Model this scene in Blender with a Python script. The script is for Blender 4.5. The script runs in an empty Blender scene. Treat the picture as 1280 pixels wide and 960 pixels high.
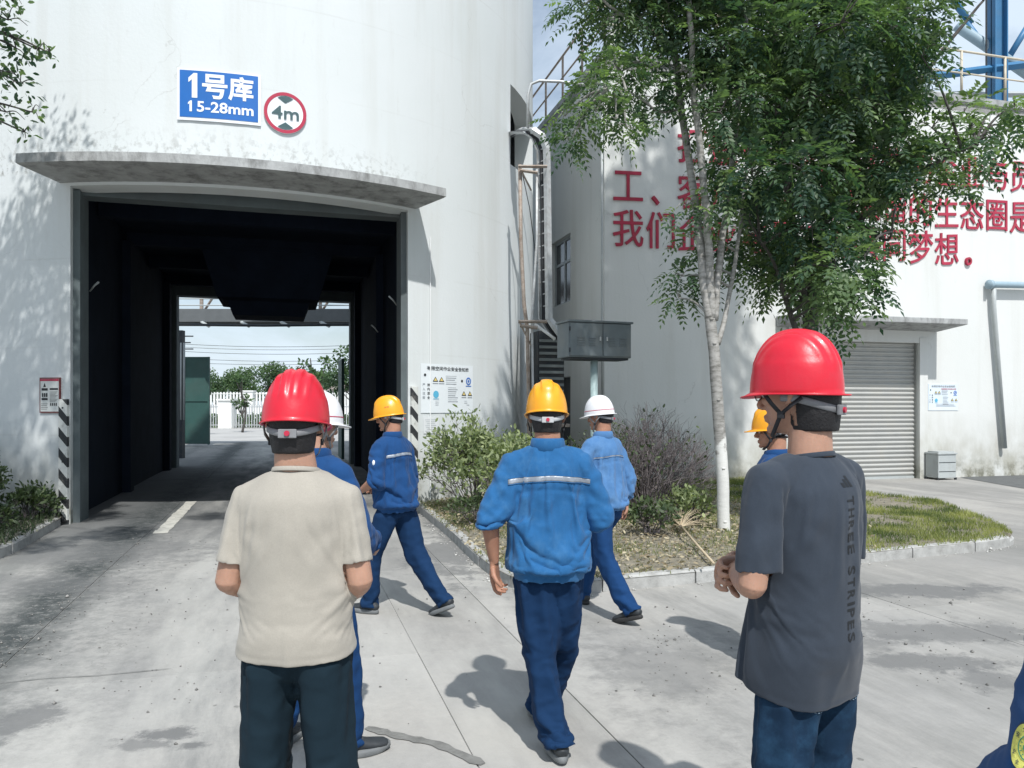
import bpy, bmesh, math, random
import numpy as np
from mathutils import Vector, Matrix, noise
from mathutils.bvhtree import BVHTree
random.seed(7)
sc = bpy.context.scene
COL = sc.collection
R_ = math.radians

# ------------------------------------------------------------------ camera, sky, sun, exposure
F, HOR, CAMH = 960.0, 508.0, 1.62
cam = bpy.data.cameras.new('camera')
camo = bpy.data.objects.new('camera', cam); COL.objects.link(camo)
cam.sensor_width = 36; cam.lens = 27.0; cam.shift_y = (HOR-480)/1280.0
cam.clip_start = 0.1; cam.clip_end = 3000
camo.location = (0, 0, CAMH); camo.rotation_euler = (R_(90), 0, 0)
sc.camera = camo
sc.view_settings.view_transform = 'Standard'
sc.view_settings.look = 'None'
sc.view_settings.gamma = 1
sc.view_settings.exposure = 0.0

SUN_EL = 54.0
TO_SUN = Vector((0.27*math.cos(R_(SUN_EL)), -0.963*math.cos(R_(SUN_EL)), math.sin(R_(SUN_EL)))).normalized()
w = bpy.data.worlds.new('World'); sc.world = w; w.use_nodes = True
nt = w.node_tree; nt.nodes.clear()
def N(nt, t, **k):
    n = nt.nodes.new(t)
    for a, b in k.items():
        if a == 'inp':
            for i, v in b.items(): n.inputs[i].default_value = v
        else: setattr(n, a, b)
    return n
out = N(nt, 'ShaderNodeOutputWorld'); bg = N(nt, 'ShaderNodeBackground'); sky = N(nt, 'ShaderNodeTexSky')
sky.sky_type = 'NISHITA'; sky.sun_disc = False
sky.sun_elevation = R_(SUN_EL); sky.sun_rotation = math.atan2(TO_SUN.x, TO_SUN.y)
sky.air_density = 1.2; sky.dust_density = 1.5; sky.ozone_density = 1.5
tc = N(nt, 'ShaderNodeTexCoord'); mp = N(nt, 'ShaderNodeMapping'); mp.inputs['Scale'].default_value = (1, 1, 2.6)
cn = N(nt, 'ShaderNodeTexNoise', inp={'Scale': 3.1, 'Detail': 9, 'Roughness': .6, 'Distortion': .4})
cr = N(nt, 'ShaderNodeValToRGB'); cr.color_ramp.elements[0].position = .36; cr.color_ramp.elements[0].color = (.30, .30, .30, 1); cr.color_ramp.elements[1].position = .62
cm = N(nt, 'ShaderNodeMath', operation='MULTIPLY', inp={1: .85})
mx = N(nt, 'ShaderNodeMix', data_type='RGBA')
mx.inputs['B'].default_value = (7.4, 8.6, 9.9, 1)
nt.links.new(tc.outputs['Generated'], mp.inputs['Vector']); nt.links.new(mp.outputs[0], cn.inputs['Vector'])
nt.links.new(cn.outputs['Fac'], cr.inputs[0]); nt.links.new(cr.outputs[0], cm.inputs[0])
nt.links.new(cm.outputs[0], mx.inputs['Factor']); nt.links.new(sky.outputs[0], mx.inputs['A'])
nt.links.new(mx.outputs['Result'], bg.inputs[0]); bg.inputs[1].default_value = 0.115
nt.links.new(bg.outputs[0], out.inputs[0])
sl = bpy.data.lights.new('sun', 'SUN'); sl.energy = 4.5; sl.angle = R_(0.9); sl.color = (1.0, .98, .95)
so = bpy.data.objects.new('sun', sl); COL.objects.link(so)
so.rotation_euler = TO_SUN.to_track_quat('Z', 'Y').to_euler(); so.location = (5, -10, 30)

# ------------------------------------------------------------------ picture -> place helpers
def G(px, py, z=0.0):
    Y = F*(CAMH-z)/(py-HOR); return Vector(((px-640)/F*Y, Y, z))
def W(px, py, Y):
    return Vector(((px-640)/F*Y, Y, CAMH-(py-HOR)/F*Y))
AX = R_(16.4)
U = Vector((-math.sin(AX), math.cos(AX), 0)); RR = Vector((math.cos(AX), math.sin(AX), 0))
def frame(o, r, u): return Matrix(((r.x, u.x, 0, o.x), (r.y, u.y, 0, o.y), (0, 0, 1, o.z), (0, 0, 0, 1)))

# ------------------------------------------------------------------ object helpers
def tag(o, label=None, cat=None, group=None, kind=None):
    if label: o['label'] = label
    if cat: o['category'] = cat
    if group: o['group'] = group
    if kind: o['kind'] = kind
    return o
def link(name, data, parent=None, mat=None):
    o = bpy.data.objects.new(name, data); COL.objects.link(o)
    if parent is not None: o.parent = parent
    if mat is not None:
        for m in (mat if isinstance(mat, (list, tuple)) else [mat]): data.materials.append(m)
    return o
def empty(name, M=None, label=None, cat=None, group=None, kind=None):
    o = bpy.data.objects.new(name, None); COL.objects.link(o); o.empty_display_size = .1
    if M is not None:
        if isinstance(M, Matrix): o.matrix_world = M
        else: o.location = M
    return tag(o, label, cat, group, kind)

class MB:
    def __init__(s): s.v = []; s.f = []; s.mi = []; s.k = 0
    def add(s, vs, fs, M=None):
        b = len(s.v)
        s.v += [tuple(M @ Vector(v)) if M is not None else tuple(v) for v in vs]
        s.f += [tuple(b+i for i in f) for f in fs]; s.mi += [s.k]*len(fs)
    def box(s, x0, x1, y0, y1, z0, z1, M=None):
        s.add([(x0,y0,z0),(x1,y0,z0),(x1,y1,z0),(x0,y1,z0),(x0,y0,z1),(x1,y0,z1),(x1,y1,z1),(x0,y1,z1)],
              [(0,3,2,1),(4,5,6,7),(0,1,5,4),(1,2,6,5),(2,3,7,6),(3,0,4,7)], M)
    def bevbox(s, x0, x1, y0, y1, z0, z1, b=.01, M=None):
        bm = bmesh.new(); bmesh.ops.create_cube(bm, size=1)
        for v in bm.verts: v.co = Vector(((x0+x1)/2+v.co.x*(x1-x0), (y0+y1)/2+v.co.y*(y1-y0), (z0+z1)/2+v.co.z*(z1-z0)))
        bmesh.ops.bevel(bm, geom=bm.edges[:], offset=b, segments=2, affect='EDGES', profile=.6)
        bm.verts.index_update()
        s.add([v.co[:] for v in bm.verts], [tuple(v.index for v in f.verts) for f in bm.faces], M); bm.free()
    def tube(s, pts, rad, seg=8, cap=True, M=None, flat=1.0, up=None, power=2.0):
        pts = [Vector(p) for p in pts]; n = len(pts)
        if not isinstance(rad, (list, tuple)): rad = [rad]*n
        vs = []; prev = None
        for i, p in enumerate(pts):
            d = (pts[min(i+1, n-1)]-pts[max(i-1, 0)]).normalized()
            if prev is None:
                a = Vector(up) if up else (Vector((0, 0, 1)) if abs(d.z) < .9 else Vector((0, 1, 0)))
                x = d.cross(a).normalized()
            else: x = (prev-d*prev.dot(d)).normalized()
            prev = x; y = d.cross(x)
            r = rad[i]; rx, ry = (r if isinstance(r, (list, tuple)) else (r, r*flat))
            for k in range(seg):
                t = 2*math.pi*k/seg; c, q = math.cos(t), math.sin(t)
                if power != 2.0:
                    c = math.copysign(abs(c)**(2/power), c); q = math.copysign(abs(q)**(2/power), q)
                vs.append(p+x*c*rx+y*q*ry)
        fs = [(i*seg+k, i*seg+(k+1) % seg, (i+1)*seg+(k+1) % seg, (i+1)*seg+k) for i in range(n-1) for k in range(seg)]
        if cap:
            fs.append(tuple(range(seg))[::-1]); fs.append(tuple((n-1)*seg+k for k in range(seg)))
        s.add(vs, fs, M)
    def ell(s, c, r, M=None, seg=16, rings=10):
        vs = [(c[0], c[1], c[2]-r[2])]
        for i in range(1, rings):
            a = -math.pi/2+math.pi*i/rings
            for k in range(seg):
                t = 2*math.pi*k/seg
                vs.append((c[0]+r[0]*math.cos(a)*math.cos(t), c[1]+r[1]*math.cos(a)*math.sin(t), c[2]+r[2]*math.sin(a)))
        vs.append((c[0], c[1], c[2]+r[2])); L = len(vs)-1
        fs = [(0, 1+(k+1) % seg, 1+k) for k in range(seg)]
        for i in range(rings-2):
            for k in range(seg):
                a = 1+i*seg; b = a+seg
                fs.append((a+k, a+(k+1) % seg, b+(k+1) % seg, b+k))
        b = 1+(rings-2)*seg
        fs += [(b+k, b+(k+1) % seg, L) for k in range(seg)]
        s.add(vs, fs, M)
    def mesh(s, name, smooth=False):
        m = bpy.data.meshes.new(name); m.from_pydata(s.v, [], s.f)
        if any(s.mi): m.polygons.foreach_set('material_index', s.mi)
        if smooth: m.polygons.foreach_set('use_smooth', [True]*len(m.polygons))
        m.update(); return m
    def build(s, name, mat=None, parent=None, smooth=False):
        return link(name, s.mesh(name, smooth), parent, mat)

def np_mesh(name, V, Fc, cols=None, smooth=False):
    """V (n,3), Fc (m,k) arrays"""
    m = bpy.data.meshes.new(name); n, k = Fc.shape
    m.vertices.add(len(V)); m.vertices.foreach_set('co', V.astype(np.float32).ravel())
    m.loops.add(n*k); m.loops.foreach_set('vertex_index', Fc.astype(np.int32).ravel())
    m.polygons.add(n); m.polygons.foreach_set('loop_start', np.arange(0, n*k, k, dtype=np.int32))
    if smooth: m.polygons.foreach_set('use_smooth', [True]*n)
    m.update(calc_edges=True)
    if cols is not None:
        a = m.attributes.new('tint', 'FLOAT', 'POINT'); a.data.foreach_set('value', cols.astype(np.float32))
    return m

# ------------------------------------------------------------------ materials
MATS = {}
def mat(name, col, rough=.8, metal=0, var=.12, vscale=3.0, bump=.0, bscale=60, spec=.4, streak=0, dirt=None, dirt_amt=0, dscale=1.2, coat=0, sheen=0, trans=0):
    if name in MATS: return MATS[name]
    m = bpy.data.materials.new(name); m.use_nodes = True; nt = m.node_tree
    b = nt.nodes['Principled BSDF']; L = nt.links.new
    b.inputs['Roughness'].default_value = rough; b.inputs['Metallic'].default_value = metal
    b.inputs['Specular IOR Level'].default_value = spec
    if coat: b.inputs['Coat Weight'].default_value = coat; b.inputs['Coat Roughness'].default_value = .08
    if sheen: b.inputs['Sheen Weight'].default_value = sheen; b.inputs['Sheen Roughness'].default_value = .5
    geo = N(nt, 'ShaderNodeNewGeometry')
    n1 = N(nt, 'ShaderNodeTexNoise', inp={'Scale': vscale, 'Detail': 6, 'Roughness': .6})
    L(geo.outputs['Position'], n1.inputs['Vector'])
    mr = N(nt, 'ShaderNodeMapRange', inp={'From Min': .25, 'From Max': .75, 'To Min': 1-var, 'To Max': 1+var})
    L(n1.outputs['Fac'], mr.inputs['Value'])
    vm = N(nt, 'ShaderNodeVectorMath', operation='SCALE'); vm.inputs[0].default_value = col[:3]
    L(mr.outputs[0], vm.inputs['Scale']); last = vm.outputs[0]
    if dirt:
        n2 = N(nt, 'ShaderNodeTexNoise', inp={'Scale': dscale, 'Detail': 8, 'Roughness': .68})
        mpp = N(nt, 'ShaderNodeMapping'); mpp.inputs['Scale'].default_value = (1, 1, 1 if not streak else streak)
        L(geo.outputs['Position'], mpp.inputs['Vector']); L(mpp.outputs[0], n2.inputs['Vector'])
        r2 = N(nt, 'ShaderNodeMapRange', inp={'From Min': .48, 'From Max': .75, 'To Min': 0, 'To Max': dirt_amt})
        L(n2.outputs['Fac'], r2.inputs['Value'])
        mm = N(nt, 'ShaderNodeMix', data_type='RGBA'); mm.inputs['B'].default_value = (*dirt, 1)
        L(r2.outputs[0], mm.inputs['Factor']); L(last, mm.inputs['A']); last = mm.outputs['Result']
    L(last, b.inputs['Base Color'])
    if bump:
        n3 = N(nt, 'ShaderNodeTexNoise', inp={'Scale': bscale, 'Detail': 5, 'Roughness': .65})
        L(geo.outputs['Position'], n3.inputs['Vector'])
        bp = N(nt, 'ShaderNodeBump', inp={'Strength': bump, 'Distance': .01})
        L(n3.outputs['Fac'], bp.inputs['Height']); L(bp.outputs[0], b.inputs['Normal'])
    MATS[name] = m; return m

def wall_mat(name, base, kind=0):
    """white painted render: broad mottling, run-off streaks, splash dirt near the ground, hairline cracks"""
    m = bpy.data.materials.new(name); m.use_nodes = True; nt = m.node_tree; L = nt.links.new
    b = nt.nodes['Principled BSDF']; b.inputs['Roughness'].default_value = .85; b.inputs['Specular IOR Level'].default_value = .25
    geo = N(nt, 'ShaderNodeNewGeometry'); sep = N(nt, 'ShaderNodeSeparateXYZ'); L(geo.outputs['Position'], sep.inputs[0])
    def noise_(scale, sc3, detail=7, rough=.62):
        mp = N(nt, 'ShaderNodeMapping'); mp.inputs['Scale'].default_value = sc3
        n = N(nt, 'ShaderNodeTexNoise', inp={'Scale': scale, 'Detail': detail, 'Roughness': rough})
        L(geo.outputs['Position'], mp.inputs[0]); L(mp.outputs[0], n.inputs['Vector']); return n.outputs['Fac']
    def rng(v, a, b_, c, d):
        r = N(nt, 'ShaderNodeMapRange', inp={'From Min': a, 'From Max': b_, 'To Min': c, 'To Max': d}); L(v, r.inputs['Value']); return r.outputs[0]
    def mul(a, b_):
        q = N(nt, 'ShaderNodeMath', operation='MULTIPLY'); L(a, q.inputs[0]); L(b_, q.inputs[1]); return q.outputs[0]
    def mixc(f, a, colb):
        q = N(nt, 'ShaderNodeMix', data_type='RGBA'); L(f, q.inputs['Factor'])
        if isinstance(a, tuple): q.inputs['A'].default_value = (*a, 1)
        else: L(a, q.inputs['A'])
        q.inputs['B'].default_value = (*colb, 1); return q.outputs['Result']
    c = mixc(rng(noise_(.5, (1, 1, 1)), .35, .7, 0, .55), base, tuple(x*y for x, y in zip(base, (.90, .92, .91))))
    c = mixc(rng(noise_(2.2, (1, 1, .07)), .5, .78, 0, .42), c, (.50, .50, .46))          # run-off streaks
    c = mixc(rng(noise_(7, (1, 1, .3)), .62, .8, 0, .25), c, (.44, .43, .40))
    low = rng(sep.outputs['Z'], 0.05, 1.5, 1, 0)
    c = mixc(mul(low, rng(noise_(2.5, (1, 1, .6)), .3, .62, .10, 1.0)), c, (.36, .35, .29) if kind else (.38, .38, .34))
    low2 = rng(sep.outputs['Z'], 0.05, .55, 1, 0)
    c = mixc(mul(low2, rng(noise_(5, (1, 1, 1)), .45, .62, 0, .9)), c, (.17, .17, .13))
    if not kind:   # soot and mould specks sitting on the canopy edge, faint slip-form rings
        z1_ = rng(sep.outputs['Z'], 4.9, 5.5, 1, 0); z2_ = rng(sep.outputs['Z'], 4.85, 4.9, 0, 1)
        c = mixc(mul(mul(z1_, mul(z2_, rng(sep.outputs['X'], -1.9, -1.3, 1, 0))), rng(noise_(13, (1, 1, .8)), .50, .64, 0, .8)), c, (.22, .22, .20))
        wv = N(nt, 'ShaderNodeMath', operation='PINGPONG', inp={1: .61}); L(sep.outputs['Z'], wv.inputs[0])
        c = mixc(mul(rng(wv.outputs[0], .0, .02, .28, 0), rng(noise_(1.3, (1, 1, 1)), .4, .6, 0, 1)), c, (.48, .49, .47))
    vor = N(nt, 'ShaderNodeTexVoronoi', feature='DISTANCE_TO_EDGE', inp={'Scale': .33})
    dis = N(nt, 'ShaderNodeTexNoise', inp={'Scale': 1.5, 'Detail': 6}); L(geo.outputs['Position'], dis.inputs['Vector'])
    add = N(nt, 'ShaderNodeVectorMath', operation='ADD'); L(geo.outputs['Position'], add.inputs[0]); L(dis.outputs['Color'], add.inputs[1])
    L(add.outputs[0], vor.inputs['Vector'])
    crk = mul(rng(vor.outputs['Distance'], .0, .003, .3, 0), rng(noise_(.8, (1, 1, 1)), .5, .6, 0, 1))
    c = mixc(crk, c, (.28, .28, .26))
    L(c, b.inputs['Base Color'])
    bp = N(nt, 'ShaderNodeBump', inp={'Strength': .25, 'Distance': .01}); L(noise_(22, (1, 1, 1)), bp.inputs['Height']); L(bp.outputs[0], b.inputs['Normal'])
    return m

M_wall = wall_mat('white_render_paint', (.66, .69, .695))
M_wall2 = wall_mat('white_render_paint_warm', (.67, .68, .665), 1)
M_canopy = mat('weathered_concrete_canopy', (.36, .37, .37), .9, var=.25, vscale=5, dirt=(.10, .10, .095), dirt_amt=.95, dscale=5, streak=.35, bump=.5, bscale=40)
M_conc = mat('grey_concrete', (.36, .36, .35), .9, var=.2, vscale=4, dirt=(.2, .2, .19), dirt_amt=.6, dscale=2.5, bump=.4, bscale=50)
M_kerb = mat('kerb_concrete', (.40, .40, .385), .9, var=.22, vscale=9, dirt=(.17, .165, .15), dirt_amt=.7, dscale=6, bump=.6, bscale=70)
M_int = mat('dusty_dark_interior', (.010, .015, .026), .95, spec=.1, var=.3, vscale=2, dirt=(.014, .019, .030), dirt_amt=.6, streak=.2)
M_intf = mat('grey_green_portal_paint', (.11, .135, .14), .85, var=.2, vscale=3, dirt=(.12, .12, .12), dirt_amt=.6, streak=.2)
M_steel = mat('dark_painted_steel', (.035, .042, .05), .6, metal=.3, var=.2, dirt=(.12, .09, .06), dirt_amt=.4, dscale=6)
M_galv = mat('galvanised_steel', (.52, .54, .55), .5, metal=.45, var=.15, vscale=12, dirt=(.26, .22, .18), dirt_amt=.5, dscale=9)
M_rust = mat('rusty_galvanised_tube', (.36, .31, .27), .7, metal=.35, var=.25, vscale=14, dirt=(.17, .09, .05), dirt_amt=.8, dscale=8)
M_white = mat('white_plastic', (.78, .79, .79), .5, var=.05)
M_wpaint = mat('white_fence_paint', (.74, .75, .73), .7, var=.08)
M_green = mat('dark_green_gate_paint', (.03, .085, .075), .55, var=.15, dirt=(.08, .09, .08), dirt_amt=.3)
M_grn_in = mat('grey_cabinet_paint', (.145, .175, .19), .5, metal=.1, var=.12, vscale=6, dirt=(.24, .24, .22), dirt_amt=.5, dscale=5, streak=.5, bump=.1)
M_grey = mat('light_grey_paint', (.42, .45, .45), .5, var=.1, dirt=(.2, .2, .18), dirt_amt=.4, dscale=6)
M_teal = mat('pale_teal_post_paint', (.40, .52, .52), .5, var=.1, dirt=(.2, .25, .24), dirt_amt=.4)
M_blue = mat('blue_steel_paint', (.045, .17, .33), .45, var=.12, dirt=(.15, .2, .25), dirt_amt=.3)
M_bluel = mat('faded_blue_grey_paint', (.28, .38, .44), .5, var=.12)
M_cream = mat('cream_railing_paint', (.55, .50, .40), .6, var=.15, dirt=(.3, .2, .12), dirt_amt=.4, dscale=9)
M_black = mat('black_print', (.02, .022, .025), .6, var=.05)
M_glass = mat('dark_window_glass', (.035, .045, .055), .12, spec=.6, var=.1)
M_sblue = mat('sign_blue', (.012, .13, .44), .45, var=.08, vscale=2)
M_sred = mat('sign_red', (.42, .03, .07), .45, var=.1)
M_swhite = mat('sign_white', (.78, .82, .85), .5, var=.04)
M_sgreen = mat('sign_dark_print', (.05, .10, .11), .5, var=.1)
M_letter = mat('red_wall_letters', (.38, .028, .065), .7, var=.22, vscale=4, dirt=(.30, .06, .06), dirt_amt=.7, dscale=5)
M_shut = mat('shutter_slat_paint', (.44, .445, .43), .5, metal=.15, var=.10, vscale=3, dirt=(.40, .38, .33), dirt_amt=.5, dscale=3)
M_line = mat('worn_road_paint', (.50, .49, .44), .85, var=.15, dirt=(.24, .24, .22), dirt_amt=.9, dscale=9)
M_poster = mat('poster_vinyl', (.72, .76, .78), .5, var=.03)
M_notice = mat('notice_board_face', (.62, .64, .62), .5, var=.05)
M_cyan = mat('print_cyan', (.10, .42, .62), .5)
M_pblue = mat('print_blue', (.05, .16, .5), .5)
M_pgrey = mat('print_grey', (.25, .27, .30), .6)
M_pfaint = mat('print_pale_grey', (.52, .55, .57), .6)
M_yel = mat('print_yellow', (.7, .55, .2), .6)

def striped(name):
    m = bpy.data.materials.new(name); m.use_nodes = True; nt = m.node_tree; L = nt.links.new
    b = nt.nodes['Principled BSDF']; b.inputs['Roughness'].default_value = .6
    tc = N(nt, 'ShaderNodeTexCoord'); sp = N(nt, 'ShaderNodeSeparateXYZ'); L(tc.outputs['Object'], sp.inputs[0])
    a = N(nt, 'ShaderNodeMath', operation='MULTIPLY_ADD', inp={1: 1.1}); L(sp.outputs['X'], a.inputs[0]); L(sp.outputs['Z'], a.inputs[2])
    d = N(nt, 'ShaderNodeMath', operation='DIVIDE', inp={1: .285}); L(a.outputs[0], d.inputs[0])
    f = N(nt, 'ShaderNodeMath', operation='FRACT'); L(d.outputs[0], f.inputs[0])
    g = N(nt, 'ShaderNodeMath', operation='GREATER_THAN', inp={1: .46}); L(f.outputs[0], g.inputs[0])
    n = N(nt, 'ShaderNodeTexNoise', inp={'Scale': 9, 'Detail': 8, 'Roughness': .7}); L(tc.outputs['Object'], n.inputs['Vector'])
    mx = N(nt, 'ShaderNodeMix', data_type='RGBA'); mx.inputs['A'].default_value = (.025, .027, .03, 1); mx.inputs['B'].default_value = (.62, .63, .60, 1)
    L(g.outputs[0], mx.inputs['Factor'])
    r = N(nt, 'ShaderNodeMapRange', inp={'From Min': .5, 'From Max': .7, 'To Min': 0, 'To Max': .6}); L(n.outputs['Fac'], r.inputs['Value'])
    m2 = N(nt, 'ShaderNodeMix', data_type='RGBA'); m2.inputs['B'].default_value = (.2, .19, .17, 1)
    L(r.outputs[0], m2.inputs['Factor']); L(mx.outputs['Result'], m2.inputs['A']); L(m2.outputs['Result'], b.inputs['Base Color'])
    return m
M_stripe = striped('black_white_hazard_paint')

# text as a mesh (flat outline or extruded), centred, in its own x-y plane
def text_mesh(body, size=1.0, extrude=0.0, bold=0.0, center=True):
    cu = bpy.data.curves.new('text', 'FONT'); cu.body = body; cu.size = size; cu.extrude = extrude; cu.offset = bold
    cu.resolution_u = 3
    o = bpy.data.objects.new('text', cu); COL.objects.link(o)
    dg = bpy.context.evaluated_depsgraph_get(); m = bpy.data.meshes.new_from_object(o.evaluated_get(dg))
    V = np.array([v.co[:] for v in m.vertices]).reshape(-1, 3); P = [tuple(p.vertices) for p in m.polygons]
    bpy.data.objects.remove(o); bpy.data.curves.remove(cu); bpy.data.meshes.remove(m)
    if center and len(V):
        mn, mxx = V.min(0), V.max(0); V -= (mn+mxx)/2*np.array([1, 1, 0])
    return V, P
def fit_text(body, wdt, hgt, extrude=0, bold=0):
    V, P = text_mesh(body, 1.0, extrude, bold)
    s = V.max(0)-V.min(0); V[:, 0] *= wdt/max(s[0], 1e-6); V[:, 1] *= hgt/max(s[1], 1e-6); return V, P
# ------------------------------------------------------------------ ground
def slab_mat():
    m = bpy.data.materials.new('worn_yard_concrete'); m.use_nodes = True; nt = m.node_tree; L = nt.links.new
    b = nt.nodes['Principled BSDF']; b.inputs['Specular IOR Level'].default_value = .3
    geo = N(nt, 'ShaderNodeNewGeometry'); P = geo.outputs['Position']; oi = N(nt, 'ShaderNodeObjectInfo')
    def noise_(scale, detail=7, rough=.65, vec=None, dist=0):
        n = N(nt, 'ShaderNodeTexNoise', inp={'Scale': scale, 'Detail': detail, 'Roughness': rough, 'Distortion': dist}); L(vec or P, n.inputs['Vector']); return n.outputs['Fac']
    def rng(v, a, b_, c, d):
        r = N(nt, 'ShaderNodeMapRange', inp={'From Min': a, 'From Max': b_, 'To Min': c, 'To Max': d}); L(v, r.inputs['Value']); return r.outputs[0]
    def op(o, a, b_):
        q = N(nt, 'ShaderNodeMath', operation=o)
        for i, x in enumerate((a, b_)):
            if isinstance(x, (int, float)): q.inputs[i].default_value = x
            else: L(x, q.inputs[i])
        return q.outputs[0]
    def mixc(f, a, colb):
        q = N(nt, 'ShaderNodeMix', data_type='RGBA'); L(f, q.inputs['Factor'])
        if isinstance(a, tuple): q.inputs['A'].default_value = (*a, 1)
        else: L(a, q.inputs['A'])
        q.inputs['B'].default_value = (*colb, 1); return q.outputs['Result']
    def dot(vec):
        q = N(nt, 'ShaderNodeVectorMath', operation='DOT_PRODUCT'); L(P, q.inputs[0]); q.inputs[1].default_value = vec; return q.outputs['Value']
    s_ = dot(tuple(RR)); t_ = dot(tuple(U))
    # stretched coordinates along the driving direction
    cv = N(nt, 'ShaderNodeCombineXYZ'); L(s_, cv.inputs[0]); L(op('MULTIPLY', t_, .22), cv.inputs[1])
    base = mixc(rng(noise_(.55, 8, .6), .3, .72, 0, 1), (.415, .40, .37), (.29, .288, .28))
    base = mixc(rng(noise_(1.6, 8, .7, cv.outputs[0]), .47, .72, 0, .8), base, (.22, .22, .21))
    base = mixc(rng(noise_(14, 8, .8), .38, .72, 0, .55), base, (.28, .275, .26))
    tint = rng(oi.outputs['Random'], 0, 1, .90, 1.08)
    vs = N(nt, 'ShaderNodeVectorMath', operation='SCALE'); L(base, vs.inputs[0]); L(tint, vs.inputs['Scale']); c = vs.outputs[0]
    warp = op('ADD', s_, rng(noise_(1.4, 5), .2, .8, -.22, .22))
    def band(c0, half, soft=.1):
        d = op('ABSOLUTE', op('SUBTRACT', warp, c0), 0); return rng(d, half-soft*.5, half+soft, 1, 0)
    # oily dirt along the left joint
    f = op('MULTIPLY', band(-1.88, .20, .22), rng(noise_(7.5, 10, .85), .40, .53, .0, 1)); c = mixc(f, c, (.045, .052, .052)); f = op('MULTIPLY', band(-1.75, .55, .6), rng(noise_(9, 9, .8), .43, .60, .0, .85)); c = mixc(f, c, (.15, .155, .15)); f = op('MULTIPLY', band(-.35, .32, .5), rng(noise_(3.2, 9, .75, cv.outputs[0]), .42, .62, .0, .7)); c = mixc(f, c, (.20, .205, .20)); f = op('MULTIPLY', rng(s_, 1.6, 2.4, 0, 1), rng(noise_(1.1, 10, .72, cv.outputs[0]), .46, .60, .0, .65)); c = mixc(f, c, (.20, .20, .19)); f = op('MULTIPLY', rng(s_, -1.4, -2.0, 0, 1), rng(noise_(1.6, 10, .72, cv.outputs[0]), .44, .60, .0, .7)); c = mixc(f, c, (.19, .195, .185)); f = op('MULTIPLY', rng(t_, 8.5, 12.5, 0, 1), op('MULTIPLY', rng(t_, 30, 22, 0, 1), band(-.9, 3.2, 1.2))); c = mixc(f, c, (.12, .125, .125))  # on the right, soft shade patches are painted into the concrete colour
    f = op('MULTIPLY', band(1.95, .30, .3), rng(noise_(4, 9, .75), .45, .66, .0, .7)); c = mixc(f, c, (.16, .16, .155))
    f = op('MULTIPLY', band(.30, 1.5, .6), rng(noise_(2.0, 8, .6, cv.outputs[0]), .42, .62, .0, .5)); c = mixc(f, c, (.50, .49, .455))
    f = op('MULTIPLY', band(-1.90, .17, .26), rng(noise_(8.5, 10, .85), .42, .52, .0, .95)); c = mixc(f, c, (.050, .057, .057))
    # stains at known places, the right-hand ones partly painted shade (x, y, rx, ry, strength, darkness)
    def blob(x, y, rx, ry, amt, col, ns=7.0, rot=0):
        mp = N(nt, 'ShaderNodeMapping', vector_type='TEXTURE'); mp.inputs['Location'].default_value = (x, y, 0); mp.inputs['Rotation'].default_value = (0, 0, rot); mp.inputs['Scale'].default_value = (rx, ry, 1)
        L(P, mp.inputs[0]); ln = N(nt, 'ShaderNodeVectorMath', operation='LENGTH'); L(mp.outputs[0], ln.inputs[0])
        d = op('ADD', ln.outputs['Value'], op('ADD', rng(noise_(ns, 10, .8), .2, .8, -.9, .9), rng(noise_(1.7, 4, .6), .2, .8, -.6, .6)))
        return op('MULTIPLY', rng(d, .62, 1.08, 1, 0), amt)
    def gx(px, py): p = G(px, py); return p.x, p.y
    damp_and_shade = (.15, .152, .15)
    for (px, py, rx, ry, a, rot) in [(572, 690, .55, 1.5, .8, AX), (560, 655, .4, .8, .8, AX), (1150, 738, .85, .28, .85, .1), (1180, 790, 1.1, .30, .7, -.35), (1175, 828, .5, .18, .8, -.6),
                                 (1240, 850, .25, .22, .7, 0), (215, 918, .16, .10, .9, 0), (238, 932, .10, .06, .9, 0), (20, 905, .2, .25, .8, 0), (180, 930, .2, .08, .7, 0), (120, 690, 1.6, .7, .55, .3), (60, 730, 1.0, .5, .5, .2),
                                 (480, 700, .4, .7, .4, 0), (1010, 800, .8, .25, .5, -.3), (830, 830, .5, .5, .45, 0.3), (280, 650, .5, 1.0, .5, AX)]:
        x, y = gx(px, py); c = mixc(blob(x, y, rx, ry, a, damp_and_shade), c, damp_and_shade)
    # small dark spots
    sp = N(nt, 'ShaderNodeTexVoronoi', inp={'Scale': 5.0, 'Randomness': 1}); L(P, sp.inputs['Vector'])
    f = op('MULTIPLY', rng(op('ADD', sp.outputs['Distance'], rng(noise_(22), .3, .7, -.05, .05)), .07, .10, 1, 0), rng(noise_(.9), .52, .6, 0, .8)); c = mixc(f, c, (.14, .14, .13))
    # hairline cracks
    vo = N(nt, 'ShaderNodeTexVoronoi', feature='DISTANCE_TO_EDGE', inp={'Scale': .38}); nn = N(nt, 'ShaderNodeTexNoise', inp={'Scale': 1.1, 'Detail': 8, 'Roughness': .7}); L(P, nn.inputs['Vector'])
    av = N(nt, 'ShaderNodeVectorMath', operation='ADD'); L(P, av.inputs[0]); L(nn.outputs['Color'], av.inputs[1]); L(av.outputs[0], vo.inputs['Vector'])
    f = op('MULTIPLY', rng(vo.outputs['Distance'], .001, .004, .5, 0), rng(noise_(.5), .52, .60, 0, 1)); c = mixc(f, c, (.17, .17, .16))
    L(c, b.inputs['Base Color'])
    L(rng(noise_(3), .3, .7, .75, .92), b.inputs['Roughness'])
    h = op('ADD', op('MULTIPLY', noise_(40, 6, .75), .5), noise_(6, 5, .6))
    bp = N(nt, 'ShaderNodeBump', inp={'Strength': .5, 'Distance': .012}); L(h, bp.inputs['Height']); L(bp.outputs[0], b.inputs['Normal'])
    return m
M_slab = slab_mat()
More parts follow.
